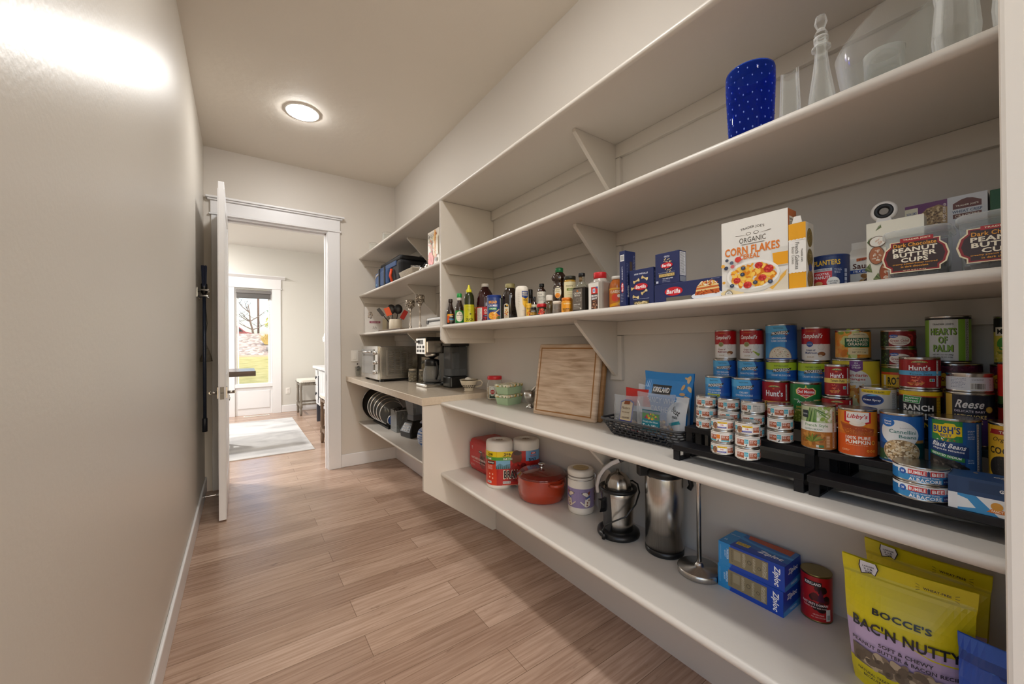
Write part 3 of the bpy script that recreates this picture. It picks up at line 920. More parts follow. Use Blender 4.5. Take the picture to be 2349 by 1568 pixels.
def ocean():
    L = Lab(); r = .034; w = base(L, r, .111, '#ded8cc')
    L.P([(-34, 104), (26, 104), (22, 93), (-34, 97)], '#f0cf1c'); L.T('FREE RECIPE ON BACK!', -8, 99, 40, 3.6, '#2a2a1a', .02)
    L.E(-11, 80, 22, 13, '#2a5cb0'); L.E(-11, 80, 20, 11.2, '#16306e'); L.P([(-22, 88), (-8, 93), (2, 90), (-10, 89)], '#5ab0e6'); L.T('Ocean Spray', -11, 79, 34, 6.5, '#ffffff', .03)
    L.R(27, 8, 40, 98, '#e6e2da'); L.lines(27.6, 96, 39, 36, 2.4, '#2a2a2a', 1.0, .4)
    L.R(-w, 4.5, 26, 48, '#a01c2c'); L.S(-8, 26, 28, 18, 60, 4, ['#c02a38', '#8a1424', '#d84a50'], .9); return L
tin('white can of cranberry sauce with a blue oval on the third step', 1.272, .264, tC, .034, .110, ocean(), turn=-.02, group=pc)
def ranch():
    L = Lab(); r = .035; w = base(L, r, .112, '#15171a')
    L.R(-w, 98, w, 107, '#eec61c'); L.R(-w, 95.5, w, 98, '#c9442a')
    L.P([(-30, 98), (2, 96), (-1, 80), (-31, 82)], '#d6e6d0'); L.P([(-29, 97), (1, 95), (-2, 81), (-30, 83)], '#2f9a44'); L.T('JALAPENO', -14.5, 91, 24, 4.6, '#ffffff', .03); L.T('PEPPERS', -14.5, 85.5, 22, 4, '#ffffff', .03)
    L.T('RANCH', -4, 71, 50, 13, '#f6f4ee', .05); L.T('STYLE', 0, 52, 46, 14, '#f6f4ee', .05); L.T('BEANS', 0, 34, 46, 12, '#f0c81c', .05)
    L.R(27, 8, 36, 96, '#e6b81c'); L.lines(27.5, 94, 35.5, 34, 2.5, '#1a1a14', 1.1, .3); return L
tin('black and yellow can of ranch style beans beneath the tomato sauce', 1.272, .192, tC, .035, .112, ranch(), group=pc)
tin('squat red can of tomato sauce with blue band stacked on ranch beans', 1.272, .1925, tC + .112, .0335, .0715, hunts(.0335, .0715, 'Tomato Sauce', '#5ab4e0', True, sub='No Salt Added'), group=pc)
def reese():
    L = Lab(); r = .0358; w = base(L, r, .112, '#1b1e30')
    L.R(-w, 4.5, w, 56, '#5a3f86'); L.R(-w, 56, w, 62, '#352f5c'); L.R(-40, 4.5, -25, 107, '#d8b24a')
    L.T('Reese', 2, 88, 40, 17, '#f4f2f0', .02, shear=.3); L.T('DELICATE BABY', 1, 73, 44, 4.6, '#d9d2e0', .02); L.T('ARTICHOKE', 1, 62, 48, 8, '#e8d08a', .03); L.T('HEARTS', 2, 51, 34, 8, '#e8d08a', .03)
    L.E(30, 78, 6.5, 6.5, '#c9a23c'); L.E(30, 78, 5, 5, '#e0bf5c'); return L
tin('purple can of artichoke hearts beneath a plain white can', 1.272, .1195, tC, .0358, .112, reese(), group=pc)
def plain():
    L = Lab(); r = .0335; w = PI * 33.5
    L.R(-w, 3, w, 32, '#dfe4ee'); L.lines(-30, 28, -4, 7, 3, '#7a86a8', .9, .3); L.bars(0, 6, 22, 20); L.lines(2, 28, 20, 2, 2.4, '#8a8f9c', .7, .2); L.R(28, 5, 34, 30, '#f4f4f6'); L.lines(29, 28, 33, 10, 2.2, '#6a4a86', .8, 0); return L
tin('squat white can with barcode stacked on the artichoke can', 1.272, .119, tC + .112, .0335, .040, plain(), turn=.05, group=pc)
def redcan(c2='#d82a20'):
    L = Lab(); w = base(L, .033, .09, c2); L.R(-w, 4, w, 20, '#3f5a2c'); L.E(-2, 30, 16, 12, '#4a7a34'); L.T('TOMATOES', 0, 62, 36, 7, '#ffffff', .03); return L
tin('dark red can at the near end of the third step', 1.272, .0485, tC, .033, .088, redcan('#9a2420'), group=pc)
tin('bright red can stacked at the near end of the third step', 1.272, .0485, tC + .088, .033, .088, redcan(), group=pc)

# --- top step
tin('blue clam chowder can at the far end of the top step', 1.348, .665, tD, .0357, .113, progresso(.0357, .113, (('NEW ENGLAND', 36), ('CLAM CHOWDER', 38))), turn=-.15, group=pc)
tin('blue wedding soup can second from the far end of the top step', 1.348, .583, tD, .0378, .113, progresso(.0378, .113, (('ITALIAN-STYLE WEDDING', 50),)), turn=-.15, group=pc)
tin('lime and blue creamy mushroom soup can beneath the tall clam chowder can', 1.348, .497, tD, .0395, .113, progresso(.0395, .113, (('CREAMY MUSHROOM', 48),), 'VEGETABLE CLASSICS'), turn=0, group=pc)
tin('lime and blue creamy mushroom soup can beneath the blue-badged red and white can', 1.348, .415, tD, .0375, .113, progresso(.0375, .113, (('CREAMY MUSHROOM', 48),), 'VEGETABLE CLASSICS'), turn=-.05, group=pc)
def bigmand():
    L = Lab(); r = .0489; w = base(L, r, .123, '#e6cf3c')
    L.R(-w, 4.5, w, 60, '#efe3a0'); L.E(-2, 62, 34, 34, '#f6f1e2'); L.P([(-12, 119), (14, 119), (14, 96), (1, 90), (-12, 96)], '#7a3a8a')
    L.T('IN', 1, 113, 6, 4, '#ffffff', .02); L.T('LIGHT', 1, 107, 16, 4, '#ffffff', .02); L.T('SYRUP', 1, 101, 17, 4, '#ffffff', .02)
    L.T('Mandarin', 0, 82, 46, 8, '#c9402c', .02); L.T('Oranges', -2, 71, 42, 8, '#c9402c', .02); L.lines(-18, 62, 20, 1, 2, '#9a9a6a', 1, .1)
    L.S(0, 36, 44, 22, 40, 8, ['#e8932a', '#f0a83c', '#d97f1c', '#f6bc5a'], .5); L.E(34, 48, 14, 10, '#d9802a'); L.P([(36, 54), (52, 58), (46, 46)], '#4a6a2a'); return L
tin('large yellow can of mandarin oranges beneath a smaller orange can', 1.345, .3225, tD, .0485, .122, bigmand(), group=pc)
def rotel():
    L = Lab(); r = .032; w = base(L, r, .107, '#ece2c4'); L.R(-w, 92, w, 102, '#3f6a2c'); L.R(-w, 86, w, 92, '#d8482a'); L.R(-w, 56, w, 86, '#edc02a'); L.R(-w, 52, w, 56, '#c9382a')
    L.T('RO*TEL', 0, 71, 42, 20, '#1d1a14', .06); L.P([(-14, 44), (14, 44), (18, 40), (14, 36), (-14, 36), (-18, 40)], '#c9302a'); L.T('ORIGINAL', 0, 40, 24, 5, '#f4e2a0', .03); L.R(-31, 60, -25, 84, '#efe6d0'); return L
tin('yellow and cream can of diced tomatoes beneath the green chiles', 1.348, .240, tD, .032, .1075, rotel(), group=pc)
def chiles():
    L = Lab(); w = PI * 32; L.R(-w, 3, w, 41, '#8e1f28'); L.R(-w, 3, -17, 41, '#25301f'); L.S(-30, 18, 12, 14, 40, 2.4, ['#3f5a2c', '#1c2a18', '#55703a'], .5); L.S(32, 22, 14, 16, 20, 5, ['#b5222c', '#7a1420', '#c9383c'], .4)
    L.E(3, 18, 20, 12.5, '#f1e9e0'); L.E(-8, 29, 8, 4, '#2a5ab0'); L.T('Great Value', -8, 29, 12, 3, '#ffffff', .02); L.T('Diced', 12, 24, 10, 2.6, '#8a9a8a', 0); L.T('Green Chiles', 3, 18, 33, 5.4, '#a33a2c', .02); L.T('Fire Roasted & Peeled', 3, 12, 26, 2.4, '#8a3a30', .02); return L
tin('small dark red can of green chiles, lower of two', 1.348, .240, tD + .1075, .0322, .0446, chiles(), group=pc)
tin('small dark red can of green chiles, upper of two', 1.348, .241, tD + .1521, .0322, .0446, chiles(), group=pc)
def elpaso(f):
    def g():
        L = Lab(); r = .042; w = base(L, r, .117, '#d8b02c'); L.R(-w, 92, w, 112, '#5c1f36'); L.S(0, 102, 60, 10, 60, 2.2, ['#7a3350', '#47162a'], .9)
        L.E(-2, 84, 34, 14, '#e6c23c'); L.E(-2, 84, 32, 12, '#d8aa20'); L.T('OLD EL PASO', 0, 82, 52, 10, '#7a1f24', .03); L.R(-w, 4.5, w, 66, '#8a3a24'); L.T('REFRIED', 0, 56, 44, 9, '#e6c23c', .03); L.S(0, 26, 46, 18, 50, 5, ['#7a3420', '#9a4a2c', '#6a2a1a'], .7); return L
    return g()
tin('yellow and maroon can of refried beans beneath the hearts of palm', 1.352, .1475, tD, .042, .117, elpaso(1), turn=.1, group=pc)
tin('yellow and maroon can of refried beans at the near end of the top step', 1.352, .055, tD, .042, .117, elpaso(2), turn=-.3, group=pc)
cs = 'cans stacked on the top row'
zt = tD + .113
tin('red and white cream of mushroom soup can, farthest on the top row', 1.350, .663, zt, .0325, .098, campbells(.0325, .098, 'Mushroom', 'mush'), turn=-.25, group=cs)
tin('red and white cream of celery soup can on the top row', 1.350, .581, zt, .0335, .098, campbells(.0335, .098, 'Celery', 'celery'), turn=-.25, group=cs)
tin('tall blue clam chowder can with a bowl of chowder on the top row', 1.348, .497, zt, .040, .110, progresso(.04, .11, (('NEW ENGLAND', 36), ('CLAM CHOWDER', 40)), bowl=True), turn=-.1, group=cs)
tin('red and white cream of mushroom soup can with blue badge on the top row', 1.350, .411, zt, .0328, .098, campbells(.0328, .098, 'Mushroom', 'mush', True), turn=-.25, group=cs)
def mand():
    L = Lab(); r = .0367; w = base(L, r, .077, '#e6a23c'); L.S(-10, 40, 44, 34, 34, 10, ['#e88a24', '#f0b04c', '#d97a1c', '#8fae3c', '#cfd88a'], .7)
    L.P([(-9, 62), (0, 68), (18, 71), (30, 67), (36, 60), (36, 52), (-9, 52)], '#e0d8b4'); L.T("TRADER JOE'S", 13, 63, 26, 3.4, '#5a5a3a', .02, arc=1.5)
    L.R(-16, 32, 38, 56, '#17603c'); L.T('MANDARIN', 11, 50, 46, 8, '#f0ead0', .02); L.T('ORANGES', 11, 40, 42, 8, '#f0ead0', .02); L.R(-9, 13, 34, 30, '#e6d6a4'); L.T('NET WT 11 oz', 13, 19, 28, 3.6, '#6a5a3a', .02); L.lines(0, 25, 26, 1, 2, '#8a7a4a', .9, .1); return L
tin('small orange can of mandarin oranges with green band on the top row', 1.340, .3265, tD + .122, .0367, .077, mand(), turn=0, group=cs)
def palm():
    L = Lab(); r = .0363; w = base(L, r, .109, '#8fc04a'); L.R(-w, 100, w, 104, '#15171a'); L.R(-31, 6, 18, 100, '#d9dfe0'); L.R(18, 6, 30, 100, '#7fb53c'); L.R(-w, 4.5, w, 7, '#1a1c1a')
    L.T("TRADER JOE'S", -6, 89, 34, 4.6, '#2a2a26', .03)
    for s, y, ww in (('HEARTS', 73, 42), ('OF', 54, 14), ('PALM', 35, 31)):
        x = -6
        L.T(s, x + 1.2, y - .8, ww, 16, '#2c3a20', .05); L.T(s, x, y, ww, 16, '#7fae3c', .045)
    L.T('NET WT. 14.1 OZ (400g)', -6, 20, 32, 3.4, '#2a2e2a', .03); L.T('DR. WT. 7.8 OZ (220g)', -6, 14.5, 30, 3.2, '#2a2e2a', .03)
    L.R(30, 7, 38, 100, '#c9ccc8'); L.lines(30.6, 97, 37.4, 38, 2.4, '#1d1d1d', 1.2, .1); return L
tin('tall white and lime can of hearts of palm on the top row', 1.343, .157, tD + .117, .0363, .109, palm(), turn=-.05, group=cs)
def mcan():
    L = Lab(); r = .035; w = base(L, r, .104, '#d9cf5a'); L.R(-w, 70, w, 99, '#17181c'); L.R(-22, 62, 30, 80, '#e9e6dc'); L.T('MILK', 0, 71, 34, 11, '#1a1a1c', .04); L.E(2, 44, 20, 16, '#4a9a3c'); L.S(-4, 22, 30, 16, 40, 4, ['#e6dc8a', '#c9b83c', '#8a9a3c'], .5); return L
tin('black and yellow can at the near end of the top row', 1.352, .056, tD + .117, .035, .104, mcan(), turn=-.5, group=cs)

# --- front step, near end
def tuna(l2, big, pr):
    L = Lab(); w = PI * 41; L.R(-w, 3, w, 30, '#3a8ec6'); L.R(-w, 17, w, 29, '#eef2f4'); L.R(-60, 3, -36, 24, '#2a78b8')
    L.E(-27, 20, 6, 6, '#2a5cae'); L.T('20', -27, 20, 5, 4, '#ffffff', .03)
    L.R(-18, 17, 8, 26.5, '#cf2f30'); L.R(13, 17, 35, 26.5, '#cf2f30'); L.P([(8.5, 16), (12.5, 16), (12.5, 25), (10.5, 27.5), (8.5, 25)], '#2a3a6a')
    L.T('BUMBLE', -5, 21.6, 23, 6.4, '#ffffff', .04); L.T('BEE', 24, 21.6, 18, 6.4, '#ffffff', .04); L.T(pr, 43, 22, 9, 4.4, '#c93a3c', .03); L.T('PROTEIN', 43, 18, 12, 2, '#c93a3c', .02)
    L.T(l2, 6, 14, 40, 3, '#eaf4fa', .02); L.T('ALBACORE', 6, 8, 46, 6.6, '#ffffff', .04); L.R(32, 4, 46, 14, '#26356e'); L.T('in Water', 39, 9, 11, 3.4, '#eaf0fa', .01); return L
for i, (l2, pr, nm) in enumerate((('SOLID WHITE TUNA', '29g', 'lower'), ('CHUNK WHITE TUNA', '23g', 'upper'))):
    tin(f'flat blue and white albacore tuna can, {nm} of two on the front step', 1.123, .170, tA + i * .033, .041, .033, tuna(l2, 0, pr), turn=.0, group='tuna cans on the front step', tab=(i == 1), name='tuna_can')

def carton(name, label, loc, rotz, w, d, h, c, labs=(), group=None, cat='box', bevel=.001, extra=None):
    """printed cardboard box; labs: (side, Lab, z, off)"""
    t = thing(name, label, cat, loc, rotz, group)
    part('carton', MB().cbox(0, 0, 0, w, d, h), c if not isinstance(c, str) else M(c, .4), t, bevel=bevel)
    for (side, L, z, off) in labs:
        dd = d / 2 if side == 'front' else (w / 2 if side in ('left', 'right') else h)
        L.flat('printed_' + {'front': 'front', 'left': 'side', 'right': 'side', 'top': 'top'}[side], t, side, dd, z, off, dl=.0004 if loc[1] > 2.2 else .00007)
    if extra: extra(t)
    return t
FACE = -PI / 2     # boxes set square to the shelf edge
L = Lab(); L.R(-52, 0, 70, 31, '#25446e'); L.R(-38, 8, 0, 26, '#1d3a60'); L.T('PAMPA', 22, 25, 14, 2.6, '#dfe8f4', .02); L.E(22, 25, 10, 3, '#2f6cae'); L.T('PAMPA', 22, 25, 14, 2.8, '#ffffff', .02); L.T('GIANT CALAMARI', 26, 16, 58, 6, '#ffffff', .05); L.R(8, 3, 38, 9, '#e0b34a')
Lt = Lab(); Lt.T('CALAMARI', 16, 4, 56, 8, '#e9e2d2', .03); Lt.T('PAMPA', 16, 14, 26, 3, '#7aa8d8', .02); Lt.R(0, -8, 40, -4, '#c98a3c'); Lt.E(-34, 14, 3, 2, '#d8a85a')
L2 = Lab(); L2.R(-52, 0, 70, 30, '#eef0f2'); L2.P([(-52, 0), (-52, 30), (-30, 30), (-4, 0)], '#3a94d0'); L2.P([(-52, 4), (-52, 26), (-40, 22), (-30, 8)], '#e9eef2'); L2.T('GEISHA', 25, 21, 34, 7, '#2a2622', .05); L2.P([(-18, 6), (46, 6), (40, 13), (-12, 13)], '#d8782a'); L2.T('FANCY SMOKED BABY CLAMS', 16, 9.5, 56, 4.4, '#fff0dc', .03); L2.E(-6, 18, 7, 7, '#e0a03c')
carton('fish_carton', 'white and blue flat carton of smoked clams beneath a navy carton', (1.126, .066, tA), FACE, .128, .066, .030, '#e9ebee', (('front', L2, 0, 0),), 'flat cartons on the front step')
carton('fish_carton', 'navy flat carton of calamari on the white and blue carton', (1.126, .066, tA + .030), FACE, .128, .066, .031, '#22406a', (('front', L, 0, 0), ('top', Lt, 0, 0)), 'flat cartons on the front step')
# ------------------------------------------------------------------ sauce bottles and dry goods
def bottle(name, label, cat, x, y, z, prof, mat, cap=None, capmat=None, lab=None, lr=None, lz=0, turn=0.0, group=None, sy=1.0, rot=None, neck=None, neckmat=None, labname='paper_label', capname='cap', seg=32, extra=None):
    t = thing(name, label, cat, (x, y, z), face(x, y) if rot is None else rot, group)
    part('bottle_body', MB().lathe(prof, seg, sy=sy), mat, t)
    if cap: part(capname, MB().lathe(cap, 28), capmat, t)
    if neck: part('neck_band', MB().lathe(neck, 28), neckmat, t)
    if lab: lab.wrap(labname, t, lr, lz, turn)
    if extra: extra(t)
    return t
GB = 'sauce bottles and jars on the middle shelf'
DKB = M('#2a160d', .08, 0, 0, 0, .6, .5)
z = Z3
# chili sauce
L = Lab(); w = 85; L.R(-w, 0, w, 62, '#1d1714'); L.R(-24, 4, -8, 52, '#e05a1c'); L.P([(-22, 44), (4, 44), (8, 56), (-22, 56)], '#e8a51c'); L.T('TAPA', 4, 42, 24, 10, '#f2ece0', .04); L.R(-12, 22, 22, 28, '#5aa8dc'); L.lines(-6, 17, 20, 2, 5, '#d8d2c6', 1.6, .1); L.R(8, 50, 18, 56, '#e8842a')
bottle('sauce_bottle', 'dark slim hot sauce bottle with black and orange label beside the divider panel', 'bottle', 1.07, 2.19, z, [(.0001, 0), (.024, 0), (.0254, .004), (.0254, .072), (.022, .088), (.0135, .112), (.011, .125), (.011, .138)], DKB, [(.0125, .136), (.013, .138), (.013, .154), (.011, .156), (.0001, .156)], M('#2a1c14', .4), L, .0256, .006, group=GB)
L = Lab(); L.R(-85, 0, 85, 72, '#1f8a3c'); L.E(0, 36, 23, 31, '#e8e2d2'); L.E(0, 36, 20.5, 28.5, '#f2eee2'); L.E(0, 54, 6, 6, '#2a2a26'); L.E(0, 54, 4.5, 4.5, '#f2eee2'); L.E(0, 54, 2.4, 2.4, '#2a2a26'); L.T('KIKKOMAN', 0, 42, 34, 6, '#26261f', .03); L.T('Soy Sauce', 0, 20, 24, 6, '#6a6a5a', .01); L.T('NATURALLY BREWED', 0, 32, 28, 3, '#8a6a4a', .01)
bottle('sauce_bottle', 'soy sauce bottle with bright green cap and green label', 'bottle', 1.085, 2.10, z, [(.0001, 0), (.025, 0), (.0262, .004), (.0262, .085), (.0245, .10), (.016, .122), (.0135, .132), (.0135, .158)], DKB, [(.014, .156), (.0155, .158), (.0155, .180), (.014, .182), (.0001, .182)], M('#1f9a48', .35), L, .0264, .006, group=GB, neck=[(.0142, .140), (.0145, .141), (.0145, .156), (.0142, .157)], neckmat=M('#d8d4ca', .4))
L = Lab(); L.R(-95, 0, 95, 100, '#c9c41c'); L.R(10, 0, 30, 100, '#b8b318'); L.T('GRAZA', 2, 14, 44, 16, '#2c2c14', .04); L.P([(-22, 26), (-16, 30), (-22, 34), (-19, 30)], '#2c2c14'); L.P([(-12, 26), (-6, 30), (-12, 34), (-9, 30)], '#2c2c14'); L.lines(-16, 90, 20, 2, 5, '#6a6a1a', 1, .3); L.S(0, 62, 18, 14, 30, 1.2, ['#8a8618', '#a39e1a'], .4); L.E(8, 46, 6, 4, '#3a3a1c'); L.lines(-10, 74, 10, 3, 4, '#7a761a', .8, .4)
bottle('oil_bottle', 'dark olive oil squeeze bottle with yellow pointed cap and yellow label', 'bottle', 1.09, 1.989, z, [(.0001, 0), (.0295, 0), (.0302, .004), (.0302, .135), (.028, .155), (.021, .172), (.015, .178)], M('#2c3014', .25), [(.016, .174), (.0165, .176), (.0165, .19), (.010, .196), (.0055, .216), (.0035, .221), (.0001, .221)], M('#d8d01c', .35), L, .0305, .004, group=GB)
tag(part('spice_bottle', MB().lathe([(.0001, 0), (.018, 0), (.018, .09), (.012, .1), (.0001, .1)], 20), M('#a3661c', .2), loc=(1.165, 2.045, z)), 'small amber bottle between the olive oil and the red juice bottle', 'bottle', GB)
L = Lab(); L.R(-165, 0, 165, 86, '#c91f24'); L.R(-62, 4, -22, 82, '#e9e6e0'); L.lines(-60, 78, -26, 18, 4, '#3a3a3a', 1.3, .3); L.T('CRAN', 14, 66, 50, 13, '#f4ece0', .04); L.T('GRAPE', 14, 50, 46, 10, '#f4ece0', .04); L.R(-16, 28, 44, 40, '#4a1f4a'); L.T('100% JUICE', 14, 34, 42, 6, '#f0e6f0', .03); L.S(16, 14, 40, 13, 40, 5, ['#d8323a', '#8e1420', '#b5222c', '#5a1430'], .95)
bottle('juice_bottle', 'large dark red juice bottle with white cap and red label', 'bottle', 1.18, 1.955, z, [(.0001, 0), (.050, 0), (.0524, .005), (.0524, .118), (.050, .128), (.050, .14), (.044, .168), (.030, .192), (.0205, .204), (.019, .214)], M('#3a0c12', .06, 0, .25, 0, .6, .4), [(.021, .211), (.0215, .212), (.0215, .226), (.020, .229), (.0001, .229)], WHITE, L, .0528, .004, turn=.05, group=GB)
L = Lab(); L.R(-120, 0, 120, 116, '#27407f'); L.T('BREAD', -8, 92, 46, 14, '#f0a51c', .05); L.T('CRUMBS', -8, 74, 50, 11, '#e9e6f0', .04); L.R(-30, 52, 14, 64, '#3f9a4c'); L.T('ITALIAN', -8, 58, 32, 6, '#ffffff', .03); L.E(-6, 22, 26, 20, '#e8a52c'); L.S(-6, 22, 24, 18, 40, 4, ['#f2c65a', '#c9752a', '#e8932c'], .7); L.P([(-4, 34), (26, 58), (30, 54), (0, 30)], '#d8c89a'); L.S(24, 14, 12, 12, 24, 4, ['#b5302a', '#d86a4a', '#5a7a34'], .8); L.R(34, 4, 44, 112, '#e6e4ea'); L.lines(35, 108, 43, 34, 3, '#2a2a3a', 1.3, .2)
tin('blue round canister of bread crumbs beside the red juice bottle', 1.09, 1.717, z, .0375, .129, L, cat='canister', metal=M('#24408e', .35), group=GB, name='canister')
tag(part('spice_bottle', MB().lathe([(.0001, 0), (.02, 0), (.021, .1), (.015, .115), (.015, .137), (.0001, .137)], 20), M('#20361f', .3), loc=(1.222, 1.835, z)), 'small dark green bottle behind the bread crumb canister', 'bottle', GB)
def syr(t):
    L = Lab(); L.P([(-15, 60), (-14, 78), (-6, 84), (6, 84), (14, 78), (15, 60), (15, 4), (-15, 4)], '#e6dcc2'); L.R(-10, 66, 12, 78, '#2a2a26'); L.E(6, 74, 5, 4, '#e0a51c'); L.S(0, 40, 11, 14, 16, 4, ['#c9442a', '#b5302a', '#e8b04a'], .8); L.T('SYRUP', 0, 20, 22, 6, '#a3242a', .04); L.lines(-10, 12, 10, 1, 3, '#8a2a2a', 1.2, .1)
    L.wrap('paper_label', t, .041, .0, -.55)
    m = MB()
    for i in range(12): m.lathe([(.0405, .02 + i * .0085), (.0418, .023 + i * .0085), (.0405, .026 + i * .0085)], 32, a0=-1.2, a1=.9, closed=False)
    part('grip_ribs', m, M('#1c120c', .3), t)
bottle('syrup_jug', 'dark ribbed syrup jug with tan lid and narrow cream label', 'bottle', 1.16, 1.67, z, [(.0001, 0), (.038, 0), (.040, .005), (.040, .125), (.037, .142), (.027, .165), (.023, .17)], M('#23150c', .12, 0, 0, 0, .6, .5), [(.0245, .166), (.026, .168), (.0265, .186), (.024, .19), (.0001, .19)], M('#a39a6a', .4), None, extra=syr, group=GB)
L = Lab(); L.P([(-3, 84), (30, 84), (30, 20), (10, 30), (0, 44)], '#e6b52c'); L.P([(-4, 106), (32, 106), (32, 80), (14, 70), (-4, 78)], '#1f3f86'); L.T('BEST', 13, 97, 26, 8, '#f0e6c4', .03); L.T('FOODS', 13, 87, 26, 8, '#f0e6c4', .03); L.T('REAL', 14, 64, 20, 8, '#3a3a2a', .02); L.lines(-24, 96, -10, 9, 8, '#b5b0a8', 1.4, .5); L.T('Squeeze', 8, 13, 18, 4, '#9a9286', .01)
bottle('mayonnaise_bottle', 'white mayonnaise squeeze bottle standing on its wide cap', 'bottle', 1.10, 1.485, z, [(.0001, 0), (.022, 0), (.023, .012), (.025, .02), (.031, .055), (.0322, .09), (.0318, .125), (.029, .143), (.022, .149), (.0001, .149)], M('#e4ddd0', .4), None, None, L, .0322, .018, turn=.1, group=GB)
bottle('sauce_bottle', 'thin dark bottle with tall black cap behind the mayonnaise', 'bottle', 1.20, 1.548, z, [(.0001, 0), (.0132, 0), (.0132, .09), (.0105, .1), (.0105, .11)], DKB, [(.0115, .106), (.012, .107), (.012, .146), (.011, .149), (.0001, .149)], BLACKP, None, group=GB)
L = Lab(); L.R(-45, 0, 45, 48, '#e6b02c'); L.T('SALSA', 0, 36, 20, 7, '#3a2a14', .04); L.S(0, 14, 11, 11, 16, 3, ['#c9642a', '#8a9a3a', '#d8422a'], .8)
bottle('spice_jar', 'tiny yellow spice jar in front of the mayonnaise bottle', 'jar', 1.10, 1.432, z, [(.0001, 0), (.0122, 0), (.0122, .052), (.0001, .052)], M('#d8a02c', .3), [(.0115, .05), (.0122, .052), (.0122, .063), (.0001, .063)], M('#e0b030', .4), L, .0124, .003, group=GB)
L = Lab(); L.R(-50, 0, 50, 34, '#e0dcc0'); L.T('SAUCE', 0, 22, 22, 6, '#4a4a3a', .03); L.lines(-10, 14, 10, 3, 4, '#8a8a6a', 1, .2)
bottle('sauce_bottle', 'short bottle with cream label and black cap behind the tiny yellow jar', 'bottle', 1.131, 1.431, z, [(.0001, 0), (.0143, 0), (.0143, .062), (.0075, .074), (.0075, .082)], DKB, [(.0078, .078), (.008, .08), (.008, .096), (.0001, .097)], BLACKP, L, .0145, .025, group=GB)
L = Lab(); L.R(-50, 0, 50, 26, '#2a251f'); L.R(-50, 4, 50, 14, '#d8a53c'); L.T('MINCED', 0, 20, 22, 5, '#e6e0d0', .04); L.T('GARLIC', 0, 9, 22, 6, '#3a2a1a', .04)
bottle('spice_jar', 'tiny black and gold jar beside the red-lidded jar', 'jar', 1.10, 1.397, z, [(.0001, 0), (.0139, 0), (.0139, .034), (.0001, .034)], M('#3a2a1c', .3), [(.013, .033), (.0139, .034), (.0139, .042), (.0001, .042)], BLACKP, L, .0141, .004, group=GB)
L = Lab(); L.R(-72, 0, 72, 92, '#ddd9cc'); L.T('Pure', -6, 80, 20, 7, '#2a2a26', 0, shear=.3); L.T('Vanilla', 0, 68, 34, 9, '#2a2a26', 0, shear=.3); L.lines(-18, 58, 18, 3, 5, '#4a4a44', 1.2, .3)
for i in range(9): L.P([(2 + i * 2, 8), (3 + i * 2, 8), (12 + i * 1.2, 40 + i), (11.4 + i * 1.2, 41 + i)], '#3a3a34')
bottle('vanilla_bottle', 'brown vanilla extract bottle with black cap and pale script label', 'bottle', 1.17, 1.422, z, [(.0001, 0), (.0212, 0), (.0216, .003), (.0216, .118), (.019, .128), (.0105, .138), (.0105, .146)], M('#2c160c', .08, 0, 0, 0, .6, .4), [(.0112, .143), (.012, .144), (.012, .158), (.011, .159), (.0001, .159)], BLACKP, L, .0219, .028, turn=-.1, group=GB)
L = Lab(); L.R(-72, 0, 72, 32, '#2a3a20'); L.S(-2, 14, 18, 12, 30, 4.5, ['#d8442c', '#e86a4a', '#b5281c'], .7); L.R(14, 0, 26, 26, '#d8d4c0')
bottle('jam_jar', 'short jar with bright red lid in front of the vanilla bottle', 'jar', 1.10, 1.338, z, [(.0001, 0), (.0213, 0), (.0213, .036), (.0001, .036)], M('#5a1c14', .2), [(.0215, .038), (.0225, .039), (.0225, .05), (.021, .053), (.0001, .053)], M('#c9202a', .35), L, .0216, .002, group=GB)
bottle('spice_jar', 'slim spice jar with white cap and dark brown contents', 'jar', 1.10, 1.285, z, [(.0001, 0), (.0138, 0), (.0138, .064), (.0001, .064)], M('#4a3a20', .12, 0, 0, 0, .6, .5), [(.0142, .062), (.0146, .063), (.0146, .084), (.014, .086), (.0001, .086)], M('#e2dcd2', .4), None, group=GB)
bottle('spice_jar', 'squat clear jar with cream lid half full of brown spice', 'jar', 1.10, 1.235, z, [(.0001, 0), (.0175, 0), (.0181, .002), (.0181, .04), (.0165, .044)], film('#e8e2d8', .6), [(.0172, .043), (.0183, .044), (.0183, .053), (.017, .055), (.0001, .055)], M('#ddd5c6', .4), None, group=GB, extra=lambda t: part('contents', MB().lathe([(.0001, .001), (.0165, .001), (.0165, .022), (.0001, .022)], 24), M('#5a4632', .8), t))
def hny(t):
    L = Lab(); L.E(0, 30, 17, 28, '#2a2018'); L.E(0, 30, 15.5, 26.5, '#e9e2cc'); L.R(-9, 48, 9, 52, '#1d1a16'); L.T('RAW', 0, 41, 18, 6, '#8a7a2a', .03); L.T('HONEY', 0, 33, 20, 6, '#8a7a2a', .03); L.E(0, 16, 12, 11, '#e8922a'); L.T('PURE', 0, 13, 12, 4, '#c9402a', .03)
    L.wrap('paper_label', t, .0296, .072, -.25)
    m = MB(); 
    for sx in (-1, 1): m.blob((sx * .023, -.008, .166), (.012, .014, .013), 10, 8)
    part('moulded_bumps', m, M('#2c160a', .06, 0, 0, 0, .6, .6), t)
bottle('honey_bottle', 'tall dark honey bottle with green cap and oval label', 'bottle', 1.17, 1.298, z, [(.0001, 0), (.027, 0), (.029, .004), (.029, .115), (.027, .130), (.022, .138), (.025, .15), (.0285, .165), (.026, .182), (.018, .192), (.016, .196)], M('#2c160a', .06, 0, 0, 0, .6, .6), [(.0172, .193), (.018, .194), (.018, .21), (.017, .213), (.0001, .213)], M('#1f7a44', .35), None, extra=hny, group=GB)
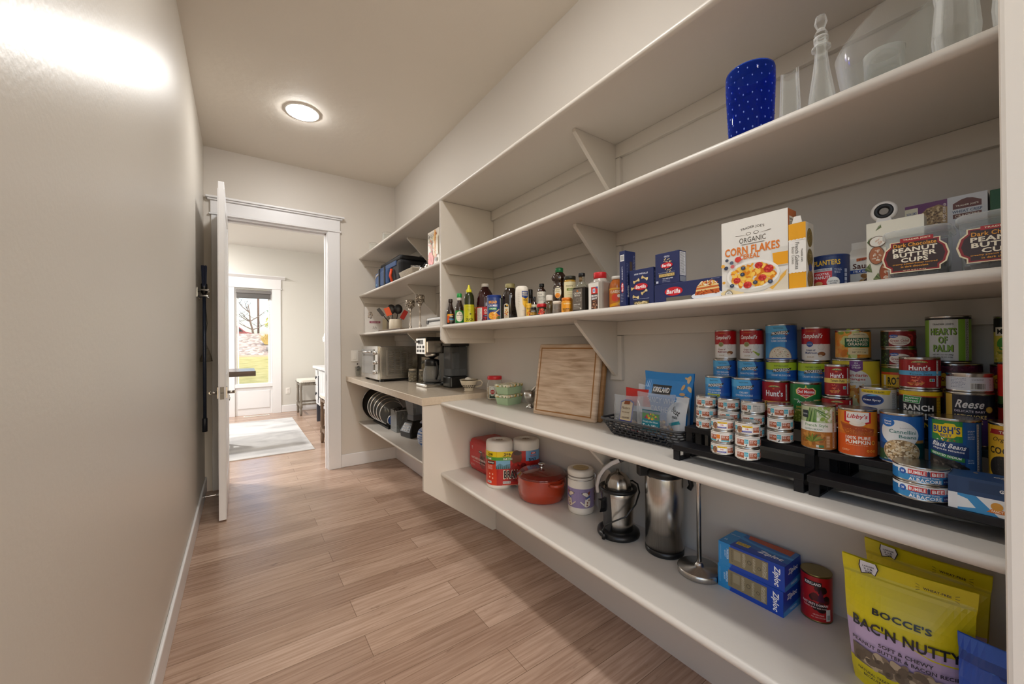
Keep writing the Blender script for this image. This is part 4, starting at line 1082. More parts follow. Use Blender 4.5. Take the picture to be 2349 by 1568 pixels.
L = Lab(); L.R(-80, 0, 80, 74, '#e6dcb0'); L.T('mustard', -2, 58, 30, 10, '#6a5a2a', 0, shear=.3); L.R(-14, 36, 24, 46, '#7a8a34'); L.T('ORGANIC', 4, 41, 22, 5, '#e9e6cc', .02); L.lines(-10, 26, 16, 2, 8, '#a3955a', 1.3, .4)
bottle('mustard_jar', 'mustard jar with dark lid and cream label behind the orange-lidded jar', 'jar', 1.17, 1.230, z, [(.0001, 0), (.0245, 0), (.0252, .004), (.0252, .145), (.0235, .151)], M('#b58a2c', .12, 0, 0, 0, .6, .5), [(.0242, .149), (.0255, .15), (.0255, .164), (.024, .166), (.0001, .166)], M('#2c2a1e', .35), L, .0255, .066, group=GB)
L = Lab(); L.R(-72, 0, 72, 46, '#e89a1c'); L.T('QUESO', 0, 36, 30, 6, '#f6e6b0', .03); L.T('TOSTITOS', 0, 10, 38, 13, '#1d1a16', .07)
bottle('salsa_jar', 'short yellow cheese dip jar with orange lid', 'jar', 1.10, 1.175, z, [(.0001, 0), (.0212, 0), (.0222, .003), (.0222, .046), (.019, .052)], M('#e09a1c', .2), [(.0202, .051), (.0212, .052), (.0212, .061), (.02, .063), (.0001, .063)], M('#e07a1c', .35), L, .0225, .002, group=GB)
# maple syrup flask
t = thing('maple_syrup_bottle', 'square glass flask of dark maple syrup with grey label and black stopper', 'bottle', (1.115, 1.104, z), FACE + .12, GB)
m = MB(); m.cbox(0, 0, 0, .066, .046, .098); part('bottle_body', m, M('#120d0a', .08, 0, 0, 0, .6, .5), t, bevel=.007)
m = MB(); m.lathe([(.030, .096), (.028, .104), (.016, .118), (.0125, .122), (.0125, .142)], 24, sy=.75, closed=False); part('glass_shoulder', m, film('#c9c6b4', .55), t)
part('cork', MB().lathe([(.0001, .116), (.0108, .116), (.0108, .14), (.0001, .14)], 20), M('#6a5230', .7), t)
part('stopper', MB().lathe([(.0125, .141), (.0135, .142), (.0135, .153), (.012, .155), (.0001, .155)], 24), BLACKP, t)
L = Lab(); L.R(-28, 8, 20, 92, '#5a524a'); L.R(-26, 10, 18, 90, '#6a6158'); L.P([(-10, 80), (-4, 88), (2, 80)], '#d8742a'); L.T('CROWN', -4, 74, 36, 8, '#e0dcd2', .02); L.T('MAPLE', -4, 65, 28, 5, '#e0dcd2', .01); L.E(-4, 48, 8, 8, '#8a8074'); L.E(-4, 48, 6, 6, '#6a6158'); L.lines(8, 54, 17, 4, 4, '#c9c4b8', 1.2, .2); L.T('BARREL AGED', -6, 30, 32, 5, '#e0dcd2', .02); L.lines(-22, 22, 12, 2, 6, '#c9c4b8', 1.4, .3); L.E(12, 13, 3.5, 3.5, '#c9c4b8')
L.flat('paper_label', t, 'front', .0232, 0)
# spice jug
t = thing('gravy_mix_jug', 'large clear-sided jar of brown gravy mix with red cap', 'jar', (1.13, 1.022, z), FACE + .05, GB)
m = MB(); m.cbox(0, 0, 0, .066, .056, .112); part('jar_body', m, M('#a39a90', .3, 0, 0, 0, .5, .3), t, bevel=.008)
m = MB(); m.lathe([(.031, .108), (.027, .12), (.0225, .124)], 24, sy=.85, closed=False); part('shoulder', m, M('#b5aca2', .25), t)
part('cap', MB().lathe([(.0235, .122), (.0245, .123), (.0245, .143), (.023, .146), (.0001, .146)], 28), M('#c9242a', .35), t)
L = Lab(); L.R(-33, 1, 16, 106, '#e6e2da'); L.R(-20, 4, 12, 90, '#4a2e22'); L.P([(-20, 90), (12, 90), (12, 64), (-20, 64)], '#c9302a'); L.P([(0, 90), (12, 90), (12, 80)], '#3a5aa0'); L.R(-12, 68, 0, 84, '#e9ecf4'); L.R(-9, 71, -3, 81, '#3a6ab0'); L.T('BROWN', -4, 56, 28, 8, '#ffffff', .05); L.T('GRAVY', -4, 46, 26, 8, '#ffffff', .05); L.S(-4, 22, 14, 15, 26, 4, ['#8a5a42', '#c9a58a', '#6a3a28', '#a3704c'], .5)
L.flat('paper_label', t, 'front', .0282, 0)
L = Lab(); L.R(-90, 8, 90, 76, '#c9702a'); L.R(-90, 70, 90, 76, '#e0a53c'); L.T('CLASSICO', -4, 62, 50, 10, '#f4ecd8', .03); L.E(-8, 40, 14, 14, '#d8442c'); L.E(6, 46, 6, 6, '#f0e6d8'); L.P([(-32, 16), (0, 22), (26, 44), (26, 34), (0, 12), (-32, 6)], '#e8a51c'); L.S(14, 18, 12, 8, 18, 4, ['#e0c89a', '#c9a070'], .8)
bottle('pasta_sauce_jar', 'jar of orange pasta sauce with white lid beside the thin blue box', 'jar', 1.153, .957, z, [(.0001, 0), (.0285, 0), (.030, .004), (.030, .085), (.027, .1), (.0195, .11), (.0195, .113)], M('#b5601c', .1, 0, 0, 0, .6, .5), [(.0205, .112), (.022, .113), (.022, .122), (.021, .124), (.0001, .124)], M('#e2ddd2', .35), L, .0303, .003, turn=-.05, group=GB)

# pasta boxes
NAVY = '#222d5c'
def barilla(L, x, y, s):
    L.E(x, y, 19 * s, 8.4 * s, '#c91f2c'); L.T('Barilla', x, y, 29 * s, 8.4 * s, '#ffffff', .04, shear=.15)
GP = 'pasta boxes on the middle shelf'
L = Lab(); L.R(-8, 150, 8, 172, '#e9e9ea'); L.bars(-7, 152, 7, 170); L.T('SPAGHETTI', 0, 110, 44, 5, '#d8dcec', .01, rot=PI / 2); L.E(0, 62, 5.5, 17, '#c91f2c'); L.T('Barilla', 0, 62, 26, 7, '#ffffff', .04, rot=PI / 2); L.lines(-6, 40, 6, 6, 5, '#c9cfe2', 1, .3)
Lr = Lab(); Lr.R(-4, 60, 10, 150, '#4a3c34'); Lr.lines(-20, 140, -10, 20, 5, '#8f98b8', 1.1, .3); Lr.lines(14, 170, 24, 20, 5, '#a3aac4', 1.1, .3); Lr.T('Barilla', -12, 50, 40, 8, '#e9e9f0', .03, rot=PI / 2)
carton('pasta_box', 'tall thin navy pasta box standing at the far end of the pasta boxes', (1.05 + .027, .851, z), FACE, .0235, .054, .185, NAVY, (('front', L, 0, 0), ('right', Lr, 0, 0)), GP)
L = Lab(); L.T('MINI FARFALLE', 0, 100, 52, 5.2, '#dfe3f0', .02)
for (x, y, a) in ((-18, 78, .3), (14, 84, -.4), (12, 40, .5), (-20, 26, -.2), (-26, 56, .2)):
    for sg in (-1, 1):
        L.P([(x + math.cos(a) * 0, y), (x + sg * 11 * math.cos(a) - 6 * math.sin(a), y + sg * 11 * math.sin(a) + 6 * math.cos(a)), (x + sg * 13 * math.cos(a), y + sg * 13 * math.sin(a)), (x + sg * 11 * math.cos(a) + 6 * math.sin(a), y + sg * 11 * math.sin(a) - 6 * math.cos(a))], '#e6d29a' if sg > 0 else '#d8bf82')
    L.E(x, y, 2.6, 3.4, '#c9aa68')
barilla(L, 0, 58, 1.35); L.lines(-30, 18, 32, 1, 3, '#aab2cc', 1.2, .05); L.R(-28, 0, 30, 12, '#4a4436'); L.S(0, 5, 26, 5, 60, 2.4, ['#c9b27c', '#8a7a54', '#e0cc98'], .6)
Lr = Lab(); Lr.lines(-20, 104, 18, 22, 4.5, '#dfe3ee', 1.4, .4)
carton('pasta_box', 'navy box of bow-tie pasta in front of the tall thin box', (1.06 + .025, .7848, z), FACE, .0915, .05, .115, NAVY, (('front', L, 0, 0), ('right', Lr, 0, 0)), GP)
L = Lab(); barilla(L, -38, 30, 1.55); L.R(-62, 0, 18, 13, '#6a655c'); L.E(64, 8, 46, 11, '#dfe3ea'); L.P([(28, 10), (98, 12), (96, 30), (84, 42), (46, 46), (34, 34)], '#c9642c'); L.P([(32, 20), (98, 24), (96, 28), (32, 25)], '#e8c98a'); L.P([(34, 30), (97, 33), (94, 37), (36, 34)], '#e8c98a'); L.P([(36, 36), (94, 36), (84, 46), (48, 48)], '#ead9b8'); L.S(65, 41, 28, 6, 40, 3.2, ['#e0882c', '#f4ead2', '#b5401c', '#e8b04a'], .6); L.S(64, 16, 32, 6, 40, 2.6, ['#b5481c', '#d8702a', '#8a3010'], .6); L.lines(76, 51, 98, 1, 2, '#aab2cc', .9, 0)
carton('pasta_box', 'long low navy lasagne box lying beneath the small orzo box', (1.06 + .045, .6325, z), FACE, .2065, .09, .055, NAVY, (('front', L, 0, 0),), GP)
L = Lab(); L.T('ORZO', 0, 83, 18, 5.4, '#dfe3f0', .02)
for i in range(16):
    a = .5 + .3 * math.sin(i * 2.3); x = -10 + (i % 8) * 3 + (i // 8) * 2; y = (68 if i < 9 else 40) + 6 * math.sin(i * 1.7)
    L.P([(x, y), (x + 6 * math.cos(a), y + 6 * math.sin(a)), (x + 6 * math.cos(a) - 1.4, y + 6 * math.sin(a) + 1.4), (x - 1.4, y + 1.4)], '#e2cf98')
barilla(L, 0, 56, 1.05); L.R(-26, 22, 26, 31, '#c9ad6a'); L.S(0, 26.5, 24, 4, 80, 1.5, ['#e2cc8c', '#a38a4c'], .4); L.lines(-28, 34, 28, 1, 3, '#aab2cc', 1, .05); L.T('9-10 MINUTES', 4, 16, 34, 4, '#dfe3f0', .03); L.lines(-14, 10, 16, 2, 4, '#aab2cc', 1.1, .2); L.R(-36, 4, -28, 11, '#c9cfe2')
Lr = Lab(); Lr.R(-15, 22, 15, 92, '#dfe0e4'); Lr.lines(-13, 88, 13, 20, 3.3, '#2a2c34', 1.3, .3); Lr.R(-15, 4, 15, 20, '#8a8f9c')
carton('pasta_box', 'small navy box of orzo standing on the long low lasagne box', (1.06 + .0185, .692, z + .055), FACE, .080, .037, .0955, NAVY, (('front', L, 0, 0), ('right', Lr, 0, 0)), GP)
# cereal
L = Lab(); H = 194; L.R(-77, 0, 77, 193.5, '#e9e6de')
L.T("TRADER JOE'S", -1, 164, 56, 8, '#4a4034', .02, arc=3); 
for sg in (-1, 1):
    L.E(sg * 9 - 1, 152, 6, 4, '#6a6054'); L.E(sg * 9 - 1, 152, 4.6, 2.8, '#e9e6de'); L.P([(sg * 14, 149), (sg * 42, 153), (sg * 46, 157), (sg * 40, 151)], '#6a6054')
L.T('ORGANIC', -1, 137, 62, 13, '#4a4034', -.004); L.P([(-30, 127), (30, 127), (24, 125.6), (-24, 125.6)], '#6a6054')
L.P([(45, 60), (77, 60), (77, 104), (41, 104)], '#dcd9d0'); L.P([(47, 62), (77, 62), (77, 92), (44, 92)], '#eda51c'); L.R(45, 59, 77, 62, '#c9c2b4')
L.T('CORN FLAKES', -4, 112, 128, 21, '#e07a22', .035); L.T('CEREAL', -8, 95, 48, 12.5, '#e07a22', .03)
L.P([(20, 0), (77, 0), (77, 50), (60, 40), (40, 12)], '#ddd2bd'); L.P([(36, 10), (74, 48), (72, 36), (44, 4)], '#e6b04a'); L.E(-50, 6, 30, 9, '#e8d2a0')
L.E(-2, 34, 62, 31, '#d8d4ca'); L.E(-2, 47, 62, 36, '#f3f0e8'); L.E(-2, 46, 56, 31, '#ddd8cc')
L.S(-2, 45, 52, 27, 190, 6.2, ['#f0a51c', '#e88e14', '#f6b838', '#dd7f10', '#f9c95a'], .62)
for (x, y, q) in ((-38, 36, 9), (14, 68, 9), (36, 56, 11), (-12, 22, 10), (22, 36, 9)):
    L.E(x, y, q, q * .85, '#c9302c'); L.S(x, y, q * .8, q * .7, 14, 2, ['#e0524a', '#b5221f'], .9)
for (x, y) in ((-50, 24), (6, 26), (-24, 50), (40, 24), (-22, 66)): L.E(x, y, 5.5, 4.8, '#3a4258'); L.E(x, y + 1, 2, 1.6, '#7a86a0')
for (x, y, q, c) in ((-62, 92, 4.4, '#4a5060'), (-50, 84, 5, '#5a6478'), (-64, 72, 5.4, '#3a4258'), (-34, 90, 8, '#d8403a'), (-48, 74, 5, '#d86a6a'), (-72, 78, 5, '#eab04a'), (-70, 34, 4, '#e8a83c')): L.E(x, y, q, q * .9, c)
L.E(-58, 13, 5, 3.4, '#b5a88c'); L.E(-58, 2, 10, 10, '#3a3a36', 24, 0, PI); L.E(-58, 2, 8.6, 8.6, '#e9e6de', 24, 0, PI); L.T('USDA', -58, 6, 10, 3.6, '#3a3a36', .03)
Lr = Lab(); Lr.R(-24, 0, 24, 193, '#b5612c'); Lr.R(-17, 40, 20, 176, '#e6ddcc'); Lr.T('Nutrition Facts', 1, 170, 34, 7, '#1d1a16', .04); Lr.lines(-16, 162, 19, 34, 3.6, '#1d1a16', 1.5, .35); Lr.R(-16, 148, 19, 150, '#1d1a16'); Lr.R(-16, 118, 19, 121, '#1d1a16')
carton('cereal_box', 'white corn flakes cereal box with a bowl of cereal and raspberries', (1.06 + .024, .451, z), FACE, .154, .048, .194, '#e6e2d9', (('front', L, 0, 0), ('right', Lr, 0, 0)))
L = Lab(); L.R(-17, 0, 17, 152, '#e9a51c'); L.R(-17, 40, 17, 112, '#efece4')
for i in range(5): L.E(-14 + i * 7, 112, 3.9, 3.2, '#efece4', 14, 0, PI); L.E(-14 + i * 7, 40, 3.9, 3.2, '#efece4', 14, PI, 2 * PI)
L.T('French Galettes', 0, 76, 62, 8, '#3a3630', .0, rot=-PI / 2); L.T('Butter Cookies', -8, 78, 40, 5.4, '#6a655a', 0, rot=-PI / 2); L.T("TRADER JOE'S", 9, 76, 30, 3.8, '#3a3630', .02, rot=-PI / 2)
Lr = Lab(); Lr.R(-24, 0, 24, 152, '#dfd9cc')
for k in range(3):
    Lr.E(0, 118 - k * 48, 17, 22, '#7a6424'); Lr.S(0, 118 - k * 48, 15, 20, 60, 1.6, ['#a38a3c', '#5a4814', '#c9ac5a'], .4)
Lr.E(0, 48, 9, 9, '#2a3a7a')
def gal(t):
    m = MB(); m.prism([(-.010, .1525), (.010, .1525), (.007, .168), (-.006, .168)], -.024, -.0225, 'y'); part('top_flap', m, M('#e9e6de', .5), t)
carton('cookie_box', 'yellow and white cookie box beside the cereal box', (1.06 + .024, .356, z), FACE, .033, .048, .1525, '#e2ddd0', (('front', L, 0, 0), ('right', Lr, 0, 0)), extra=gal)
# peanuts
L = Lab(); L.R(-120, 0, 120, 74, '#1f3468'); L.T('PLANTERS', -4, 60, 52, 12, '#eec02a', .04); L.R(-32, 40, 6, 47, '#c9ccd4'); L.T('LIGHTLY SALTED', -13, 43.5, 32, 4, '#5a4a4a', .02); L.R(-32, 0, 6, 40, '#d42a30'); L.T('COCKTAIL', -13, 34, 28, 5, '#ffffff', .03); L.T('PEANUTS', -13, 26, 32, 7, '#ffffff', .04); L.E(-20, 12, 9, 5, '#d8a56a'); L.E(-12, 4, 12, 5, '#c98a4a'); L.E(8, 14, 12, 12, '#e6e2d8'); L.E(8, 14, 10.6, 10.6, '#f2f0ea'); L.T('PLANT-BASED', 8, 16, 17, 3, '#2a2a2a', .03); L.T('PROTEIN', 8, 11, 12, 3, '#2a2a2a', .03); L.lines(10, 44, 24, 4, 3.4, '#c9cfdf', 1, .3)
for k in range(4): L.R(30, 6 + k * 10, 36, 14 + k * 10, '#aab2c8')
tin('navy can of peanuts with yellow lettering between cookies and milk chocolate bag', 1.155, .3225, z, .0375, .078, L, turn=-.05, cat='can', metal=M('#22386c', .3))
t = thing('cookie_bag', 'white gable-topped bag of milk chocolate cookies', 'bag', (1.232, .263, z), FACE)
m = MB(); d_, w_ = .026, .041
m.add([(-w_, -d_, 0), (w_, -d_, 0), (w_, d_, 0), (-w_, d_, 0), (-w_, -d_, .074), (w_, -d_, .074), (w_, d_, .074), (-w_, d_, .074), (-w_ * .9, -.002, .1), (w_ * .9, -.002, .1), (w_ * .9, .002, .1), (-w_ * .9, .002, .1), (-w_ * .9, -.002, .116), (w_ * .9, -.002, .116), (w_ * .9, .002, .116), (-w_ * .9, .002, .116)], [(0, 1, 5, 4), (1, 2, 6, 5), (2, 3, 7, 6), (3, 0, 4, 7), (4, 5, 9, 8), (6, 7, 11, 10), (5, 6, 10, 9), (7, 4, 8, 11), (8, 9, 13, 12), (9, 10, 14, 13), (10, 11, 15, 14), (11, 8, 12, 15), (12, 13, 14, 15), (3, 2, 1, 0)])
part('paper_bag', m, M('#e9e5dc', .45), t)
L = Lab(); L.P([(-22, 66), (36, 74), (36, 84) if False else (36, 73.5), (-22, 73.5)], '#c9662a'); L.T('PEPPERIDGE', 8, 69.5, 50, 4.6, '#8e2420', .03, shear=.2); L.T('Sausalito', 2, 55, 62, 13, '#5a3022', .02); L.R(-34, 38, 37, 46, '#2f4f9e'); L.T('MILK CHOCOLATE', 0, 42, 56, 4.6, '#ffffff', .03); L.S(4, 14, 32, 18, 34, 8, ['#c99a5a', '#e0bb82', '#a3702f', '#5a3320'], .75)
L.flat('printed_front', t, 'front', .0262, 0)
L = Lab(); L.R(-45, 0, 45, 139, '#e9e4d2')
for i, (x, y, a) in enumerate(((-30, 120, .4), (-36, 30, 1.9), (-38, 88, 1.2), (-20, 10, 2.2))):
    for k in range(6): L.P([(x, y), (x + (10 + k) * math.cos(a + k * .1), y + (22 - k) * math.sin(a + k * .12)), (x + 14 * math.cos(a + .3 + k * .1), y + 10 * math.sin(a + .3 + k * .1))], ['#6a7a4a', '#8a955f', '#55663a'][k % 3])
for (x, y, rx, ry, c) in ((-28, 66, 13, 20, '#b5704c'), (-14, 26, 10, 22, '#a8542f'), (-26, 96, 14, 12, '#efe9dc')): L.E(x, y, rx, ry, '#6a4a38'); L.E(x, y, rx - 1.2, ry - 1.2, c); L.S(x, y, rx * .6, ry * .6, 12, 3, ['#efe2d4', '#d8b8a0'], .5)
carton('cocoa_box', 'cream box printed with cacao pods and leaves behind the front tub', (1.1735, .2105, z), FACE, .088, .036, .138, '#e6e0cf', (('front', L, 0, 0),))
t = thing('bag_clip', 'white ring-shaped clip with black inner ring on the cacao print box', 'clip', (1.1735, .2295, z + .1382), FACE + .1)
m = MB()
m.tube([(.0165 * math.cos(a), 0, .026 + .0165 * math.sin(a)) for a in [2 * PI * i / 28 for i in range(28)]], .0062, 10, closed=True); part('outer_ring', m, M('#e9e6e2', .35), t)
m = MB(); m.tube([(.0125 * math.cos(a), -.003, .026 + .0125 * math.sin(a)) for a in [2 * PI * i / 28 for i in range(28)]], .0050, 10, closed=True); part('inner_ring', m, M('#17171a', .4), t)
m = MB(); m.prism([(-.014, 0), (.014, 0), (.011, .014), (-.011, .014)], -.006, .012, 'y'); part('clip_base', m, M('#e9e6e2', .35), t, bevel=.002)
# clear tubs of peanut butter cups
def tub(label, x, y, w, d, h):
    t = thing('candy_tub', label, 'tub', (x, y, z), FACE + .02, 'clear tubs of chocolate peanut butter cups')
    def ringp(s, zz, n=40):
        out = []
        for i in range(n):
            a = 2 * PI * i / n; c, q = math.cos(a), math.sin(a)
            k = (abs(c) ** 5 + abs(q) ** 5) ** (-1 / 5)
            out.append((c * k * w / 2 * s, q * k * d / 2 * s, zz))
        return out
    def shell(levels, cap=False):
        m = MB(); n = 40; vs = []; fs = []
        for s, zz in levels: vs += ringp(s, zz)
        for j in range(len(levels) - 1):
            for i in range(n): fs.append((j * n + i, j * n + (i + 1) % n, (j + 1) * n + (i + 1) % n, (j + 1) * n + i))
        if cap: fs.append(tuple(range((len(levels) - 1) * n, len(levels) * n)))
        fs.append(tuple(range(n))[::-1])
        m.add(vs, fs, 0, True); return m
    part('tub_body', shell([(.86, .001), (.9, .004), (.97, h - .012)]), film('#eef2f4', .72, .08), t)
    m = shell([(1.0, h - .014), (1.06, h - .012), (1.06, h - .004), (1.0, h), (.9, h)], True); part('lid', m, film('#f2f4f4', .6, .06), t)
    m = MB(); r = random.Random(4)
    for k in range(26): m.lathe([(.008, 0), (.0105, .009), (.0001, .009)], 12, (r.uniform(-.38, .38) * w, r.uniform(-.36, .36) * d, .003 + .009 * (k // 9)))
    part('chocolates', m, M('#3a241a', .5), t, kind='stuff')
    L = Lab(); k = w / .094; hh = h * 1000
    def plate(s, c): L.P([(px * s * k, hh * .46 + (py - 46) * s) for px, py in ((-36, 12), (36, 12), (36, 20), (44, 26), (48, 42), (44, 58), (36, 66), (36, 74), (-36, 74), (-36, 66), (-44, 58), (-48, 42), (-44, 26), (-36, 20))], c)
    plate(.98, '#e9dcb8'); plate(.93, '#8e1a1c'); plate(.86, '#3a2119')
    L.R(-20 * k, 70 - 1, 26 * k, 76, '#a81f20'); L.T("TRADER JOE'S", 3, 72.5, 38 * k, 3.6, '#f0e2c0', .04)
    L.T('Dark Chocolate', 0, 63, 60 * k, 7.6, '#e8a02c', .02); L.T('PEANUT', 0, 53.5, 62 * k, 8.6, '#f4ead2', .06); L.T('BUTTER', 0, 43.5, 60 * k, 8.6, '#f4ead2', .06); L.T('CUPS', 0, 33.5, 38 * k, 8.6, '#f4ead2', .06)
    L.T('creamy peanut butter covered', 0, 26, 62 * k, 3.6, '#e8a02c', .02); L.T('in dark chocolate', 0, 21, 38 * k, 3.6, '#e8a02c', .02); L.T('NET WT. 16 OZ (1 LB) 454g', 0, 13.5, 32 * k, 2.6, '#f0c9a0', .03)
    L.flat('printed_front', t, 'front', d / 2 * .985, 0)
tub('clear tub of dark chocolate peanut butter cups, farther of two', 1.105, .1665, .091, .088, .094)
tub('clear tub of dark chocolate peanut butter cups, nearer of two', 1.107, .064, .099, .09, .101)
L = Lab(); L.R(-33, 130, 33, 187, '#6a2a6a'); L.R(-33, 130, -12, 180, '#e0dcc4'); L.T('NON GMO', -22, 168, 16, 6, '#4a5a9a', .02); L.T('VERIFIED', -22, 158, 16, 4, '#3f8a4a', .02); L.E(-26, 148, 3, 3, '#d8662a'); L.P([(-8, 130), (33, 130), (33, 170), (20, 178), (2, 174), (-10, 160)], '#a8895c'); L.S(12, 154, 20, 20, 120, 2.0, ['#c9ac7a', '#8a6a42', '#e0c898', '#6a4e2e'], .8); L.T('8 OZ (228 g)', 29, 158, 40, 5, '#efe6e0', .02, rot=PI / 2)
carton('cracker_box', 'purple multigrain cracker box standing behind the clear tubs', (1.30, .1795, z), FACE, .0655, .06, .187, '#5a245a', (('front', L, 0, 0),), 'cracker boxes at the back')
L = Lab(); L.R(-28, 120, 28, 188, '#d8dbe2'); L.P([(-20, 160), (20, 160), (20, 172), (8, 179), (0, 181), (-8, 179), (-20, 172)], '#6a3424'); L.T("TRADER JOE'S", 0, 166, 32, 4.6, '#e6dccc', .03); L.T('WHEAT CRISP', 0, 154, 42, 6, '#4a5a7a', .03); L.R(-20, 140, 20, 149, '#6a3424'); L.T('CRACKERS', 0, 144.5, 34, 5.6, '#e6dccc', .03)
carton('cracker_box', 'pale grey wheat cracker box standing behind the clear tubs', (1.30, .1185, z), FACE, .055, .06, .188, '#c9cdd6', (('front', L, 0, 0),), 'cracker boxes at the back')
carton('cracker_box', 'dark green box beside the grey wheat cracker box', (1.30, .0575, z), FACE, .06, .06, .186, '#1f5a32', (), 'cracker boxes at the back')

# ------------------------------------------------------------------ glassware shelf
GL = glass('#f4f6f5'); EDGE = film('#fbfcfb', .92, .02, 1.6, .9); CLR = film('#fafbfa', .94, .02)
BLUE = film('#3f6ae0', .86, .03)
t = thing('glass_vase', 'cobalt blue glass vase with rows of pale bubbles', 'vase', (1.12, .479, Z2), face(1.12, .479))
op = [(.0001, .0), (.047, 0), (.050, .004), (.052, .03), (.055, .09), (.0575, .15), (.0575, .184), (.056, .190), (.054, .1885), (.0535, .15), (.050, .06), (.046, .018), (.0001, .014)]
part('vase_body', MB().lathe(op, 48), BLUE, t)
m = MB()
for j in range(8):
    zz = .022 + j * .0215; rr_ = .0515 + .006 * min(1, zz / .15)
    for i in range(17):
        a = 2 * PI * (i + .5 * (j % 2)) / 17
        m.blob(((rr_ - .0012) * math.cos(a), (rr_ - .0012) * math.sin(a), zz), (.0018, .0018, .0030), 7, 5)
part('bubbles', m, M('#6f84cc', .25), t, kind='stuff')
t = thing('glass_vase', 'small clear square vase with curved rim right of the blue vase', 'vase', (1.11, .385, Z2), FACE + .4)
def sv(u, v):
    a = 2 * PI * u; c, s = math.cos(a), math.sin(a); k = (abs(c) ** 6 + abs(s) ** 6) ** (-1 / 6)
    hh = .122 + .02 * c * c * (1 if c > 0 else .3)
    return (c * k * (.0225 - .0045 * v), s * k * (.0225 - .0045 * v), hh * v)
def svi(u, v):
    p = sv(u, v); return (p[0] * .8, p[1] * .8, max(.006, p[2]))
m = MB(); m.grid(sv, 40, 8); m.grid(svi, 40, 8); part('vase_body', m, EDGE, t)
part('vase_base', MB().cbox(0, 0, 0, .034, .034, .005), EDGE, t)
t = thing('decanter', 'tall slender clear decanter with faceted stopper', 'decanter', (1.13, .327, Z2), face(1.13, .327))
part('decanter_body', MB().lathe([(.0001, 0), (.030, 0), (.031, .006), (.024, .06), (.0165, .11), (.0125, .145), (.012, .158), (.0185, .162), (.0185, .167), (.012, .170), (.014, .182), (.0145, .19), (.0105, .189), (.0095, .16), (.012, .11), (.026, .012), (.0001, .010)], 32), EDGE, t)
m = MB(); m.lathe([(.0085, .176), (.009, .192), (.0135, .198), (.010, .206), (.0075, .210), (.0125, .224), (.010, .240), (.0001, .243)], 8, smooth=False); part('stopper', m, EDGE, t)
t = thing('glass_bowl', 'large clear glass bowl with slanted rim', 'bowl', (1.232, .236, Z2), FACE)
def bw(u, v, s=1.0):
    a = 2 * PI * u; c, q = math.cos(a), math.sin(a)
    hh = .215 + .058 * c
    rr_ = (.058 + .034 * v ** .8) * s
    return (c * rr_ * 1.08 + .008 * v, q * rr_ * .80, max(hh * v, .004))
m = MB(); m.grid(lambda u, v: bw(u, v), 48, 10); m.grid(lambda u, v: bw(u, v, .94), 48, 10); part('bowl_body', m, EDGE, t)
part('bowl_base', MB().lathe([(.0001, 0), (.058, 0), (.058, .006), (.0001, .006)], 40, sx=1.08, sy=.8), CLR, t)
t = thing('glass_tumbler', 'straight clear glass cylinder standing inside the slanted bowl', 'glass', (1.232, .238, Z2 + .0062), 0)
part('tumbler_body', MB().lathe([(.0001, .0), (.034, 0), (.035, .1), (.037, .135), (.0345, .135), (.032, .1), (.0315, .008), (.0001, .008)], 36), EDGE, t)
for (x, y, r, h, lb) in ((1.165, .120, .034, .20, 'tall clear cut glass vase between slanted bowl and wall corner'), (1.165, .040, .036, .22, 'tall clear glass pitcher partly hidden behind the wall corner')):
    t = thing('glass_vase', lb, 'vase', (x, y, Z2), 0)
    part('vase_body', MB().lathe([(.0001, 0), (r * .8, 0), (r * .85, .006), (r, h * .4), (r * .85, h * .75), (r * 1.02, h), (r * .94, h), (r * .75, h * .75), (r * .88, h * .4), (r * .7, .014), (.0001, .012)], 12 if r < .035 else 32, smooth=r > .035), EDGE, t)
t = None

# ------------------------------------------------------------------ far upper shelves
for (y, s) in ((3.93, 'farther'), (3.50, 'nearer')):
    t = thing('storage_jar', f'small clear ribbed glass holder on the topmost shelf, {s} of two', 'jar', (1.085, y, Z1), 0, 'clear glass holders on the topmost shelf')
    part('jar_body', MB().lathe([(.0001, 0), (.036, 0), (.038, .005), (.038, .075), (.034, .075), (.034, .008), (.0001, .008)], 16, smooth=False), CLR, t)
    part('rim_wire', MB().tube([(.039 * math.cos(a), .039 * math.sin(a), .075) for a in [2 * PI * i / 20 for i in range(20)]], .0014, 6, closed=True), M('#b5b0aa', .3, 1.0), t)
# cooler bag
t = thing('cooler_bag', 'blue and black insulated cooler bag with orange zip pull', 'bag', (1.235, 3.53, Z2), FACE)
NB, BB = M('#34507c', .7, bump=.3, bscale=500), M('#16171b', .7, bump=.3, bscale=500)
part('main_compartment', MB().cbox(0, 0, 0, .62, .27, .20), BB, t, bevel=.03, seg=3)
part('front_pocket', MB().box(-.27, -.175, .005, .10, -.13, .15), NB, t, bevel=.02, seg=3)
part('side_pocket', MB().box(-.345, -.12, .005, -.305, .10, .15), NB, t, bevel=.018, seg=3)
part('blue_panel', MB().box(-.28, -.142, .15, .24, -.128, .195), NB, t, bevel=.006)
part('lid', MB().cbox(0, .005, .198, .58, .25, .045), BB, t, bevel=.02, seg=3)
part('carry_strap', MB().tube([(-.16, -.06, .235), (-.14, -.06, .262), (.12, -.06, .266), (.16, -.06, .235)], .012, 8), BB, t)
part('webbing', MB().box(-.13, -.182, .004, -.10, -.174, .17).box(.03, -.182, .004, .06, -.174, .17), BB, t)
part('zip_pull', MB().tube([(.155, -.15, .13), (.165, -.165, .07), (.17, -.15, .015)], .012, 8), M('#d8481c', .5), t)
part('zip_trim', MB().tube([(-.25, -.176, .10), (-.20, -.177, .122), (-.14, -.177, .126)], .005, 6), M('#e6ddd0', .5), t)
L = Lab(); L.T('CR', -215, 30, 30, 16, '#7ac0c9', .03); L.flat('logo', t, 'front', .1758, .005)
